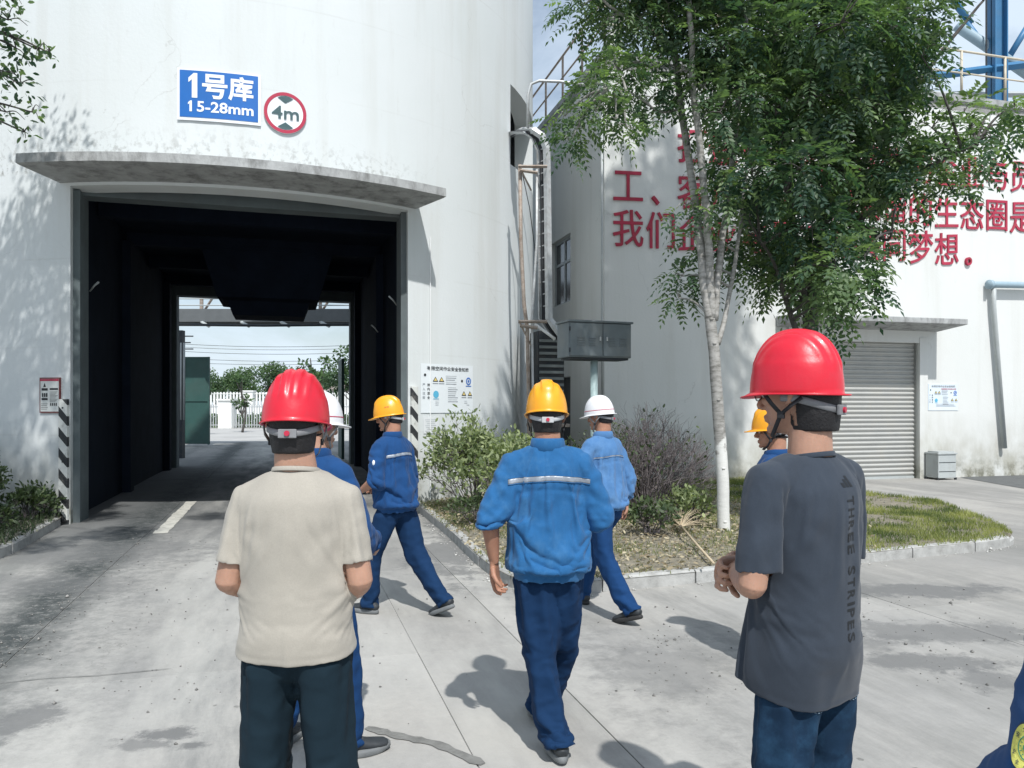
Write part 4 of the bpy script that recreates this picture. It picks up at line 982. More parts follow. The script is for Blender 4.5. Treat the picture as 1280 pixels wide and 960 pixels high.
def nrm(a): return a/np.maximum(np.linalg.norm(a, axis=-1, keepdims=True), 1e-9)
def compound_leaves(P, D, pairs=5, length=.30, ll=.088, lw=.030, tint=None, droop=.5):
    """pinnate leaves: P roots (n,3), D directions (n,3)"""
    n = len(P); D = nrm(D); L_ = length*rng.uniform(.7, 1.2, (n, 1)); tint = rng.random(n) if tint is None else tint
    side = nrm(np.cross(D, np.array([0, 0, 1.0])+rng.normal(0, .25, (n, 3)))); nor = nrm(np.cross(side, D))
    Vs = []; Ts = []
    items = [(i, s) for i in range(pairs) for s in (-1, 1)]+[(pairs, 0)]
    for i, s in items:
        u = .22+.78*i/pairs
        c = P+D*L_*u+np.array([0, 0, -1.0])*(u**2)*L_*droop
        tang = nrm(D+np.array([0, 0, -1.0])*2*u*droop)
        if s: dirn = nrm(side*s*1.0+tang*.55+rng.normal(0, .14, (n, 3))+np.array([0, 0, -.22]))
        else: dirn = nrm(tang+rng.normal(0, .1, (n, 3)))
        wd = nrm(np.cross(dirn, nor+rng.normal(0, .2, (n, 3)))); l = ll*rng.uniform(.75, 1.15, (n, 1))*(1-.25*abs(u-.6)); w_ = lw*.5*rng.uniform(.8, 1.15, (n, 1))
        up = np.cross(wd, dirn)*.006
        Vs.append(np.stack([c, c+dirn*l*.42+wd*w_+up, c+dirn*l, c+dirn*l*.42-wd*w_+up], 1)); Ts.append(np.repeat((tint+rng.normal(0, .08, n))[:, None], 4, 1))
    # rachis as a thin triangle
    V = np.concatenate(Vs, 0).reshape(-1, 3); T = np.concatenate(Ts, 0).reshape(-1)
    k = len(V)//4; b = np.arange(k)[:, None]*4
    Fc = np.concatenate([b+np.array([0, 1, 2]), b+np.array([0, 2, 3])], 0)
    return V, Fc, np.clip(T, 0, 1)
def simple_leaves(P, D, l, w_, tint=None, jit=.5):
    n = len(P); D = nrm(D+rng.normal(0, jit, (n, 3))); wd = nrm(np.cross(D, rng.normal(0, 1, (n, 3))+np.array([0, 0, 1.2]))); s = rng.uniform(.6, 1.25, (n, 1)); up = np.cross(wd, D)*l*.08
    V = np.stack([P, P+D*l*s*.35+wd*w_*.5*s+up, P+D*l*s*.72+wd*w_*.42*s+up*.6, P+D*l*s, P+D*l*s*.72-wd*w_*.42*s+up*.6, P+D*l*s*.35-wd*w_*.5*s+up], 1).reshape(-1, 3)
    b = np.arange(n)[:, None]*6
    Fc = np.concatenate([b+np.array(q) for q in ((0, 1, 5), (1, 2, 4), (1, 4, 5), (2, 3, 4))], 0)
    t = rng.random(n) if tint is None else tint
    return V, Fc, np.clip(np.repeat(t, 6)+rng.normal(0, .03, n*6), 0, 1)
def merge(parts):
    V = []; Fc = []; T = []; o = 0
    for v, f, t in parts: V.append(v); Fc.append(f+o); T.append(t); o += len(v)
    return np.concatenate(V), np.concatenate(Fc), np.concatenate(T)
def limb(mb, pts, r0, r1, seg=8, wob=.0):
    P = catmull([Vector(p) for p in pts], 6); n = len(P)
    if wob: P = [p+Vector((noise.noise(p*2.1), noise.noise(p*2.1+Vector((9, 0, 0))), 0))*wob if 0 < i < n-1 else p for i, p in enumerate(P)]
    mb.tube(P, [r0+(r1-r0)*(i/(n-1))**.85 for i in range(n)], seg=seg); return P

def make_tree(name, label, limbs, clumps, matb, matl, dens, lf, label_group=None, base_r=None, twigs=True):
    """limbs: list of (points, r0, r1); clumps: (centre, radius vector, n)"""
    root = empty(name, limbs[0][0][0].copy(), label, 'tree', label_group); off = -limbs[0][0][0]
    mt = MB(); nodes = []
    for i, (pts, r0, r1) in enumerate(limbs):
        P = limb(mt, [p+off for p in pts], r0, r1, 12 if i < 2 else 8, .03); nodes += P[len(P)//3:]
        if i == 0:
            for k, p in enumerate(P):
                if k % 5 == 2: mt.ell(p+Vector((0, -r0*.75, 0)), (.03, .03, .02), seg=6, rings=4)
    mt.build('trunk', matb, root, True)
    mtw = MB(); Lv = []
    for (c, r, n) in clumps:
        c = c+off; nb_ = min(nodes, key=lambda q: (q-c).length+.35*max(0, q.z-c.z))
        mid = nb_.lerp(c, .5)+Vector((0, 0, .12*(c-nb_).length)); limb(mtw, [nb_, mid, c], .022, .008, 5)
        for k in range(max(3, min(14, int(n/20))) if twigs else 0):
            d = Vector(nrm(rng.normal(0, 1, 3))); e = c+Vector((d.x*r.x, d.y*r.y, d.z*r.z))*.8; limb(mtw, [c, c.lerp(e, .5)+Vector((0, 0, .05)), e], .008, .003, 4)
        m = int(n*dens); d = nrm(rng.normal(0, 1, (m, 3))); rad = rng.random((m, 1))**.45
        P = np.array(c)+d*rad*np.array(r)*.82+rng.normal(0, .03, (m, 3))
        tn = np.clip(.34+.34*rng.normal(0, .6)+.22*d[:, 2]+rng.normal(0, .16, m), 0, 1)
        tn = np.where(rng.random(m) < .05, 1.0, tn)
        Dn = d*.9+np.array([0, 0, -.12])+rng.normal(0, .4, (m, 3))
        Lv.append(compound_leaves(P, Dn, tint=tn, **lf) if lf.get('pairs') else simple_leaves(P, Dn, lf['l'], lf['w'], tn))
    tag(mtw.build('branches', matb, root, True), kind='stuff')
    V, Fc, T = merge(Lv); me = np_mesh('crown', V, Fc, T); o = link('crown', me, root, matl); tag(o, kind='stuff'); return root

def cl_px(lst, Y0, dens_=1.0, dy=.5):
    out = []
    for (px, py, r, *rest) in lst:
        Y = rest[0] if rest else Y0; q = W(px, py, Y); rr_ = r*Y/F
        out.append((q, Vector((rr_*1.12, rr_*1.2, rr_*.9)), max(14, int(520*rr_**2.0*dens_))))
    return out
# --- slim pale tree (front)
YA_ = G(905, 662, .12).y
A = lambda px, py, d=0: W(px, py, YA_+d)
limbsA = [([A(905, 668), A(903, 600), A(897, 500), A(890, 420), A(887, 395)], .078, .066),
          ([A(887, 398), A(880, 350, .05), A(868, 250, .1), A(853, 150, .2), A(842, 60, .3), A(832, -40, .4), A(820, -160, .5)], .062, .028),
          ([A(890, 398), A(886, 320), A(878, 230, -.1), A(868, 120, -.1), A(862, 20, -.2), A(860, -100, -.2)], .058, .028),
          ([A(893, 400), A(900, 320, .1), A(913, 240, .2), A(921, 150, .25), A(930, 60, .3), A(940, -60, .3)], .050, .024),
          ([A(897, 430), A(910, 385, .2), A(925, 300, .3), A(932, 230, .4), A(938, 170, .4)], .035, .014),
          ([A(928, 285, .3), A(950, 250, .5), A(975, 215, .6)], .02, .01),
          ([A(842, 60, .3), A(800, 30, 0), A(760, 5, -.3), A(730, -30, -.5)], .026, .01),
          ([A(850, 135, .2), A(825, 140, 0), A(795, 120, -.3), A(760, 110, -.6)], .02, .007),
          ([A(838, 40, .3), A(808, 70, .3), A(775, 90, .4)], .022, .009)]
clA = cl_px([(728, 8, 30), (762, 22, 30), (800, 22, 38), (835, 5, 40), (790, -40, 70), (850, -60, 80), (900, -40, 70), (930, -120, 90), (830, -150, 90), (880, -220, 100),
             (745, 105, 24, YA_-.5), (775, 95, 32, YA_-.3), (805, 120, 34), (838, 95, 36), (745, 140, 15, YA_-.6), (722, 160, 15, YA_-.6), (770, 150, 20, YA_-.5), (712, 178, 10, YA_-.6), (783, 160, 13, YA_-.5), (765, 82, 22), (735, 128, 18, YA_-.5), (706, 145, 13, YA_-.4),
             (870, 40, 45), (905, 60, 45), (880, 110, 34), (930, 120, 42), (858, 258, 17), (868, 300, 19, YA_+.3), (852, 345, 20, YA_+.3), (848, 372, 11, YA_+.3), (895, 190, 26, YA_+.6), (890, 340, 15, YA_+.5)], YA_, 1.25)
make_tree('tree', 'slim tree with smooth whitewashed trunk forking into pale stems above the shrubs', limbsA, clA, M_barkA, M_leafA, 1.0, dict(pairs=5, length=.27, ll=.085, lw=.034, droop=.45))
# --- dense dark tree behind
YB_ = 10.3
Bp = lambda px, py, d=0: W(px, py, YB_+d)
g0 = Bp(1012, 508); g0.z = .1
limbsB = [([g0, Bp(1014, 560), Bp(1013, 450), Bp(1014, 395)], .12, .10),
          ([Bp(1014, 400), Bp(1022, 330, .1), Bp(1040, 230, .3), Bp(1060, 100, .4), Bp(1075, -60, .5), Bp(1080, -260, .5)], .085, .03),
          ([Bp(1012, 410), Bp(1003, 360), Bp(990, 280, -.2), Bp(975, 160, -.3), Bp(965, 20, -.3), Bp(960, -180, -.2)], .07, .025),
          ([Bp(1008, 440), Bp(990, 400, -.1), Bp(975, 345, -.3), Bp(950, 300, -.6)], .05, .015),
          ([Bp(1022, 330, .1), Bp(1080, 270, -.2), Bp(1150, 215, -.6), Bp(1220, 180, -.9)], .05, .014),
          ([Bp(1040, 230, .3), Bp(1110, 150, .3), Bp(1180, 60, .2), Bp(1230, 0, .1)], .05, .015),
          ([Bp(975, 160, -.3), Bp(930, 110, -.6), Bp(900, 60, -.8)], .035, .012),
          ([Bp(1075, 280, -.1), Bp(1110, 300, -.7), Bp(1120, 255, -1.2)], .025, .01)]
bl = []
for (px, py, r) in [(925, 40, 55), (985, 40, 65), (1050, 30, 68), (1115, 35, 62), (1150, 15, 36), (1125, 95, 48), (1152, 70, 24), (900, 140, 35), (955, 130, 60), (1020, 120, 65), (1085, 130, 60),
                    (940, 215, 48), (1000, 210, 60), (1060, 205, 58), (1115, 195, 46), (1165, 160, 36), (1205, 140, 24), (1240, 138, 18), (1268, 132, 13), (1170, 215, 34), (1205, 200, 28), (1240, 172, 22), (1130, 245, 24), (1190, 238, 18),
                    (920, 290, 36), (965, 295, 48), (1015, 285, 50), (1055, 270, 42), (1000, 345, 42), (1045, 335, 44), (1080, 320, 28), (1060, 375, 26), (955, 345, 26), (1075, 355, 20), (1050, 400, 18), (1100, 300, 18), (900, 240, 22), (1262, 165, 16)]:
    d = rs.uniform(-1.3, .2); bl.append((px, py, r, YB_+d)); 
    if r > 40: bl.append((px+rs.uniform(-20, 20), py+rs.uniform(-15, 15), r*.9, YB_+rs.uniform(.4, 1.3)))
for (px, py, r, d) in [(1000, -80, 110, 0), (1090, -80, 100, .4), (920, -70, 80, -.3), (1040, -200, 140, .2), (950, -250, 130, 0), (1110, -230, 120, .5), (1040, -380, 130, .2), (960, -420, 110, 0), (1110, -420, 110, .5), (1040, -540, 100, .2), (1180, -70, 30, 0)]:
    bl.append((px, py, r, YB_+d))
make_tree('tree', 'dense dark-leaved tree with dark trunk behind the man in the grey shirt', limbsB, cl_px(bl, YB_, .80), M_barkB, M_leafB, 1.0, dict(pairs=5, length=.31, ll=.108, lw=.044, droop=.40))
# --- trees at the left edge
YL = 8.6
Lp = lambda px, py, d=0: W(px, py, YL+d)
g1 = Vector((-7.6, 8.8, .1))
limbsL = [([g1, Vector((-7.5, 8.8, 1.5)), Vector((-7.3, 8.7, 3.2))], .11, .08), ([Vector((-7.3, 8.7, 3.2)), Vector((-6.8, 8.6, 4.6)), Vector((-6.2, 8.6, 6.2))], .07, .02),
          ([Vector((-7.3, 8.7, 3.1)), Vector((-7.6, 8.2, 5)), Vector((-7.9, 7.8, 7.2))], .06, .02)]
cll = cl_px([(10, 25, 24), (20, 60, 30), (48, 62, 16), (62, 66, 8), (25, 105, 26), (8, 140, 24), (40, 140, 14), (30, 165, 10), (-30, 50, 60), (-60, 130, 60), (-40, -60, 80), (-110, 0, 100), (5, 90, 26), (16, 0, 22), (-120, 120, 70), (-20, -150, 90)], YL, 1.5)
make_tree('tree', 'leafy tree at the top left edge in front of the silo', limbsL, cll, M_barkB, M_leafB, 1.0, dict(l=.085, w=.04))
g2 = Vector((-6.8, 4.9, .1))
limbsL2 = [([g2, Vector((-6.7, 5.0, 2)), Vector((-6.4, 5.1, 4))], .12, .09), ([Vector((-6.4, 5.1, 4)), Vector((-5.9, 5.3, 5.5)), Vector((-5.5, 5.6, 7))], .06, .02), ([Vector((-6.4, 5.1, 4)), Vector((-6.9, 5.6, 5.5)), Vector((-7.0, 6.4, 7))], .06, .02)]
c2 = [(Vector((x, y, z)), Vector((r, r, r*.8)), int(1500*r*r)) for (x, y, z, r) in [(-5.3, 5.2, 6.6, .75), (-5.9, 6.2, 6.4, .9), (-6.6, 5.2, 6.5, 1.0), (-5.5, 7.2, 7.2, .7), (-7.2, 6.8, 6.2, 1.0), (-6.3, 6.0, 7.6, 1.0), (-7.9, 5.8, 7, 1.0), (-4.7, 6.1, 7.4, .55), (-7.2, 7.4, 7.8, .9), (-6.4, 8.4, 6.9, .7), (-7.2, 8.6, 6.6, .8), (-3.7, 5.0, 6.9, .6), (-4.4, 4.3, 6.6, .7), (-2.9, 6.0, 7.6, .45), (-5.6, 8.0, 7.6, .5), (-6.3, 7.2, 6.7, .8), (-5.0, 6.6, 7.0, .5)]]
make_tree('tree', 'tree beyond the left edge of the picture shading the road by the tunnel', limbsL2, c2, M_barkB, M_leafB, 1.0, dict(l=.10, w=.05))

# --- shrubs
def shrub(label, base, rx, rz, nst, nleaf, ml, bare=0.3, seed=1, lw=.028, ll=.075, leaf_bias=(0, 0, 0), group='clipped shrubs in the planting bed', stem_r=.011):
    q = random.Random(seed); root = empty('shrub', base, label, 'shrub', group)
    mb = MB(); tips = []
    def grow(p, d, L_, r, lev):
        e = p+d*L_; m = p.lerp(e, .5)+Vector((q.gauss(0, .02), q.gauss(0, .02), q.gauss(0, .02))); mb.tube([p, m, e], [r, r*.85, r*.6], seg=4 if lev else 5, cap=False)
        rel = Vector((e.x/rx, e.y/rx, e.z/rz)).length
        tips.append((e, d, rel))
        if lev >= 4 or rel > 1.02: return
        for _ in range(q.choice((2, 2, 3)) if lev < 3 else 2):
            nd = (d+Vector((q.gauss(0, .38), q.gauss(0, .38), q.gauss(.06, .25)))).normalized(); grow(e, nd, L_*q.uniform(.62, .85), r*.62, lev+1)
    for _ in range(nst):
        a = q.uniform(0, 2*math.pi); t = q.uniform(.05, 1.15)
        grow(Vector((math.cos(a)*.12*t, math.sin(a)*.12*t, 0)), Vector((math.cos(a)*t*.95, math.sin(a)*t*.95, 1.0)).normalized(), rz*.34*q.uniform(.7, 1.1), stem_r, 0)
    mb.build('stems', M_twig, root); tag(root.children[-1], kind='stuff')
    T_ = [t for t in tips if t[2] > .62 and (q.random() > bare or t[2] < .8)]
    sel = [q.choice(T_) for _ in range(nleaf)]
    P = np.array([list(t[0]+Vector((q.gauss(0, .05), q.gauss(0, .05), q.gauss(0, .05)))) for t in sel]); D = np.array([list(t[1]) for t in sel])
    keep = np.ones(len(P), bool)
    if any(leaf_bias):
        s = P @ np.array(leaf_bias); keep = rng.random(len(P)) < np.clip(.55+s, .08, 1)
    P, D = P[keep], D[keep]; tn = np.clip(.45+rng.normal(0, .25, len(P)), 0, 1)
    V, Fc, T = simple_leaves(P, D, ll, lw, tn, .8); tag(link('foliage', np_mesh('foliage', V, Fc, T), root, ml), kind='stuff'); return root
def at_bed(px, py): return G(px, py, .12)
b1 = at_bed(596, 636); shrub('broad leafy shrub with pale green leaves below the safety notice', b1, .84, 1.28, 26, 3600, M_leafS, .1, 3, .036, .085)
b1b = at_bed(655, 650); shrub('leafy green shrub partly behind the yellow-helmeted man in the middle', b1b, .62, 1.15, 20, 2200, M_leafS, .1, 4, .036, .085)
b2 = at_bed(808, 646); shrub('rounded twiggy shrub with many bare grey stems beside the pale trunk', b2, .98, 1.42, 105, 4200, M_leafD, .25, 5, .03, .07, (-.5, 0, -.4), stem_r=.012)
b3 = at_bed(762, 640); shrub('small bright green leafy shrub at the elbow of the white-helmeted worker', b3, .45, .95, 12, 1000, M_leafS, .0, 6, .036, .085)
b4 = at_bed(862, 655); shrub('low ground shrub between the twiggy shrub and the pale trunk', b4, .38, .42, 12, 650, M_leafS, .0, 7, .035, .08)
b5 = at_bed(600, 655); shrub('low dark undergrowth in front of the broad leafy shrub', b5, .5, .36, 12, 700, M_leafD, .0, 8)
b6 = at_bed(815, 668); shrub('low leafy sprigs at the foot of the twiggy shrub', b6, .4, .38, 12, 620, M_leafD, .0, 9)
b7 = at_bed(722, 640); shrub('leafy shrub seen between the two blue-jacketed workers', b7, .5, 1.05, 14, 1200, M_leafD, .0, 19)
for i, (x, y, r, h, lab) in enumerate([(-6.9, 9.9, .55, .75, 'small dark shrub against the silo wall at the left edge'), (-7.6, 10.1, .8, 1.15, 'larger dark shrub at the left edge below the silo wall'), (-6.5, 10.3, .35, .38, 'low dark plant beside the foot of the left striped guard'), (-6.4, 9.2, .4, .3, 'low ground plant by the left kerb'), (-7.3, 9.0, .7, .6, 'dark bushy plant behind the left kerb')]):
    shrub(lab, Vector((x, y, .12)), r, h, 14, 1100, M_leafD, 0, 30+i, .03, .07, group='dark shrubs in the left bed')

# --- litter, grass, gravel
def inside(poly, P):
    x, y = P[:, 0], P[:, 1]; c = np.zeros(len(P), bool); n = len(poly)
    for i in range(n):
        a, b = poly[i], poly[(i+1) % n]
        m = ((a[1] > y) != (b[1] > y)) & (x < (b[0]-a[0])*(y-a[1])/(b[1]-a[1]+1e-12)+a[0]); c ^= m
    return c
ip = [(p.x, p.y) for p in isl_pts]
def scatter(poly, n):
    q = np.array(poly); lo, hi = q.min(0), q.max(0); P = rng.uniform(lo, hi, (n*3, 2)); P = P[inside(poly, P)][:n]; return P
def fieldn(P, s, o): return np.array([noise.noise(Vector((x*s+o, y*s, o))) for x, y in P])
def blades(P, h, w_, tint, z=.11):
    n = len(P); a = rng.uniform(0, 2*math.pi, n); lean = rng.normal(0, .35, (n, 2)); hh = h*rng.uniform(.5, 1.3, n)
    b = np.c_[P, np.full(n, z)]; wv = np.c_[np.cos(a), np.sin(a), np.zeros(n)]*w_*.5; tip = b+np.c_[lean*hh[:, None], hh]
    V = np.stack([b-wv, b+wv, tip], 1).reshape(-1, 3); Fc = np.arange(n*3).reshape(-1, 3); return V, Fc, np.clip(np.repeat(tint, 3), 0, 1)
# green lawn at the right part, sparse dry grass in the middle
P = scatter(ip, 150000); f = fieldn(P, .9, 3.1); edge_ = P[:, 0]*.30+.45*f
pr_ = np.clip((P[:, 0]-3.3)/.9, 0, 1)*.95+np.clip((P[:, 1]-9.3)/1.5, 0, 1)*.35*(P[:, 0] > 1.5)
keep = rng.random(len(P)) < np.clip(pr_*(.62+1.5*f+.9*fieldn(P, 4.5, 21)), 0.0, 1)
Pg = P[keep]; V, Fc, T = blades(Pg, .055, .010, np.clip(.5+1.1*fieldn(Pg, 2.2, 9)+rng.normal(0, .2, len(Pg)), 0, 1)); gr = tag(link('lawn_grass', np_mesh('lawn_grass', V, Fc, T), None, M_grass), 'short green grass on the right part of the planting bed', 'grass', kind='stuff')
keep = rng.random(len(P)) < np.clip(.16+f*.5, 0, .5)*(1-np.clip(pr_, 0, 1)); Pd = P[keep]; V, Fc, T = blades(Pd, .05, .010, rng.uniform(0, .8, len(Pd)))
tag(link('sparse_grass', np_mesh('sparse_grass', V, Fc, T), None, M_grass), 'sparse grass tufts on the dry soil', 'grass', kind='stuff')
def litter(poly, n, name, lab, m, l=.05, w_=.022, z=.125):
    P = scatter(poly, n); P = P[(P[:, 0] < 3.5+rng.normal(0, .35, len(P)))]; Q = np.c_[P, z+rng.uniform(0, .025, len(P))]; D = np.c_[rng.normal(0, 1, (len(P), 2)), rng.normal(0, .25, len(P))]
    V, Fc, T = simple_leaves(Q, D, l, w_, rng.random(len(P)), .2); return tag(link(name, np_mesh(name, V, Fc, T), None, m), lab, 'leaf litter', kind='stuff')
litter([(x, y) for x, y in ip if x < 3.6]+[(3.6, 9.5)] if False else ip, 15000, 'leaf_litter', 'dry leaf litter on the planting bed soil', M_dry)
lp = [(p.x, p.y) for p in lb_edge]+[(-6.6, 11.2), (-9.5, 11.2), (-10, 5)]
litter(lp, 7000, 'leaf_litter', 'dark leaf litter behind the left kerb', leaf_mat('damp_litter', (.05, .05, .04), (.24, .24, .19), .1, .8), .055, .03)
P = scatter(lp, 9000); V, Fc, T = blades(P, .12, .016, rng.uniform(0, .5, len(P))); tag(link('ground_cover', np_mesh('ground_cover', V, Fc, T), None, M_leafD), 'low ground cover behind the left kerb', 'ground cover', kind='stuff')
def pebbles(P, smin, smax, name, lab, m, z=0):
    n = len(P); base = np.array([(1, 0, 0), (-1, 0, 0), (0, 1, 0), (0, -1, 0), (0, 0, .8), (0, 0, -.5)]); tri = np.array([(0, 2, 4), (2, 1, 4), (1, 3, 4), (3, 0, 4), (2, 0, 5), (1, 2, 5), (3, 1, 5), (0, 3, 5)])
    s = rng.uniform(smin, smax, (n, 1, 1))*rng.lognormal(0, .35, (n, 1, 1)); V = base[None]*s*rng.uniform(.6, 1.2, (n, 6, 3)); a = rng.uniform(0, 6.28, n)
    c, q = np.cos(a)[:, None], np.sin(a)[:, None]; X = V[..., 0]*c-V[..., 1]*q; Y = V[..., 0]*q+V[..., 1]*c; V = np.stack([X, Y, V[..., 2]], -1)+np.c_[P, np.full(n, z)][:, None, :]
    V[..., 2] += s[..., 0]*.3; Fc = (np.arange(n)[:, None, None]*6+tri[None]).reshape(-1, 3)
    return tag(link(name, np_mesh(name, V.reshape(-1, 3), Fc, rng.random(n*6)), None, m), lab, 'gravel', kind='stuff')
M_peb = leaf_mat('gravel_stone', (.08, .08, .075), (.34, .33, .31), .0, .9)
M_pebw = leaf_mat('white_gravel', (.3, .3, .28), (.7, .69, .66), .0, .9)
def px_scatter(spots):
    out = []
    for (px, py, sx, sy, n) in spots:
        for _ in range(n):
            yy = py+rs.gauss(0, sy); xx = px+rs.gauss(0, sx)
            if yy > 600: g = G(xx, yy); out.append((g.x, g.y))
    return np.array(out)
pebbles(px_scatter([(1180, 790, 60, 25, 70), (1210, 850, 40, 25, 24), (870, 840, 50, 35, 50), (820, 800, 30, 20, 20), (1130, 745, 40, 15, 20), (560, 740, 60, 40, 30), (300, 760, 110, 50, 90), (200, 850, 110, 40, 50), (150, 740, 90, 30, 90), (1000, 760, 200, 50, 40), (240, 680, 50, 15, 60)]+[(int(240-240*k/24), int(620+210*k/24), 9+k*.4, 5+k*.2, 14) for k in range(25)]), .003, .009, 'loose_gravel', 'small dark stones scattered on the concrete yard', M_peb)
kp = []
for i in range(420):
    k = rs.random()*(len(isl_edge)-1); a = int(k); p = isl_edge[a].lerp(isl_edge[min(a+1, len(isl_edge)-1)], k-a); n_ = Vector((p.x-2, p.y-10, 0)).normalized(); p = p+n_*(abs(rs.gauss(0, .07))+.02)
    if a < 4 or rs.random() < .35: kp.append((p.x, p.y))
pebbles(np.array(kp), .005, .013, 'kerb_gravel', 'pale gravel gathered along the kerb', M_pebw)
P = scatter(ip, 2200); pebbles(P, .005, .014, 'bed_gravel', 'small stones on the planting bed', M_peb, .11)

# --- twig broom lying in the bed
bh = empty('twig_broom', at_bed(851, 668), 'bamboo twig broom lying on the dry grass beside the pale trunk', 'broom')
o_ = at_bed(851, 668); h1 = at_bed(892, 708)-o_
M_bam = mat('dry_bamboo', (.46, .38, .26), .7, var=.2, vscale=20)
mb = MB(); mb.tube([(0, 0, .10), h1*.5+Vector((0, 0, .06)), h1+Vector((0, 0, .03))], [.014, .013, .012], seg=8); mb.build('handle', M_bam, bh, True)
mb = MB(); dv = -h1.normalized()
for i in range(70):
    d = (dv+Vector((rs.gauss(.25, .45), rs.gauss(.1, .35), 0))).normalized(); L_ = rs.uniform(.3, .62); e = d*L_+Vector((0, 0, rs.uniform(.02, .26)))
    mb.tube([(0, 0, .09), e*.5+Vector((0, 0, .08)), e], [.004, .003, .0015], seg=4)
tag(mb.build('bristles', M_bam, bh), kind='stuff')
mb = MB(); mb.tube([(-h1.normalized()*.03)+Vector((0, 0, .09)), (h1.normalized()*.06)+Vector((0, 0, .09))], .02, seg=8); mb.build('binding', M_rust, bh)

# --- trees beyond the tunnel
def far_tree(label, x, Y, H, r, dens=1.0, thin=False, seed=0, tint=0):
    root = empty('tree', Vector((x, Y, 0)), label, 'tree', 'trees beyond the tunnel'); q = random.Random(seed)
    mb = MB(); limb(mb, [(0, 0, 0), (q.uniform(-.2, .2), 0, H*.4), (q.uniform(-.4, .4), 0, H*.8)], .05*r+.04, .03, 6)
    cs = []
    for _ in range(9 if not thin else 7):
        a = q.uniform(0, 6.28); rr_ = q.uniform(.1, .75)*r; c = Vector((math.cos(a)*rr_, math.sin(a)*rr_*.7, H*q.uniform(.42, .9))); cs.append(c)
        limb(mb, [(0, 0, c.z*.55), c*.6+Vector((0, 0, c.z*.15)), c], .05, .015, 5)
    mb.build('trunk', M_barkB, root, True); Lv = []
    for c in cs:
        m = int((230 if not thin else 45)*dens); d = nrm(rng.normal(0, 1, (m, 3))); rr_ = r*(.5 if not thin else .28)
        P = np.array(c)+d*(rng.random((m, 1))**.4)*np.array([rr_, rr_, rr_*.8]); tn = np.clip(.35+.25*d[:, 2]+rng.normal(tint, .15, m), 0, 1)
        Lv.append(simple_leaves(P, d, .30*r/2.5 if not thin else .25, .18*r/2.5 if not thin else .14, tn, .7))
    V, Fc, T = merge(Lv); tag(link('crown', np_mesh('crown', V, Fc, T), root, M_leafF), kind='stuff')
fs_ = [(236, 468, 15), (252, 460, 16), (270, 470, 16), (290, 464, 18), (312, 455, 19), (335, 452, 20), (358, 456, 18), (385, 460, 19), (408, 462, 18), (432, 465, 18), (215, 462, 18), (455, 460, 20), (300, 468, 14), (372, 470, 15)]
names_ = ['leftmost low', 'second left', 'third left', 'rounded', 'taller', 'tallest', 'broad', 'mid', 'spreading', 'rightmost']
for i, (px, top, rpx) in enumerate(fs_):
    Y = 108+(i % 4)*9; q = W(px, top, Y)
    far_tree(['low bushy tree at the left of the tree line beyond the white fence', 'bright green bushy tree beyond the white fence', 'dull green tree in the tree line beyond the white fence', 'bushy tree behind the white fence near the green gate leaf',
              'dark tree left of the red-helmeted head beyond the fence', 'tallest dark tree in the tree line above the fence', 'broad tree above the red helmet beyond the fence', 'grey-green tree above the white helmet beyond the fence', 'bushy tree beyond the hut', 'dark tree at the right end of the tree line',
              'tree hidden partly by the left tunnel wall beyond the fence', 'tree hidden partly by the right tunnel wall beyond the fence', 'small tree in front of the tree line near the fence pillar', 'small round tree between taller trees beyond the fence'][i], q.x, Y, q.z, rpx*Y/F*1.25, 1.1, seed=i, tint=.1 if i in (1, 12) else 0)
q = W(392, 424, 45); far_tree('young thin-crowned tree standing before the fence beyond the tunnel', q.x, 45, q.z, 1.3, thin=True, seed=50)
q = W(437, 424, 52); far_tree('dark leafy tree at the right edge of the tunnel exit', q.x+.4, 52, q.z, 1.9, 1.2, seed=51, tint=-.1)
q = W(303, 462, 48); far_tree('nearly bare sapling in front of the white fence', q.x, 48, q.z, .9, .5, thin=True, seed=52)
q = W(256, 440, 44); far_tree('thin sapling rising behind the green gate leaf', q.x, 44, q.z, .6, .6, thin=True, seed=53)
# low planting strip behind the iron fence
P = np.c_[rng.uniform(W(180, 0, 60).x, W(500, 0, 60).x, 5000), rng.uniform(58.5, 62, 5000), rng.uniform(0, .95, 5000)]
V, Fc, T = simple_leaves(P, rng.normal(0, 1, P.shape), .3, .16, rng.random(len(P))); tag(link('hedge_planting', np_mesh('hedge_planting', V, Fc, T), None, M_leafF), 'low planting strip behind the iron fence', 'hedge', kind='stuff')
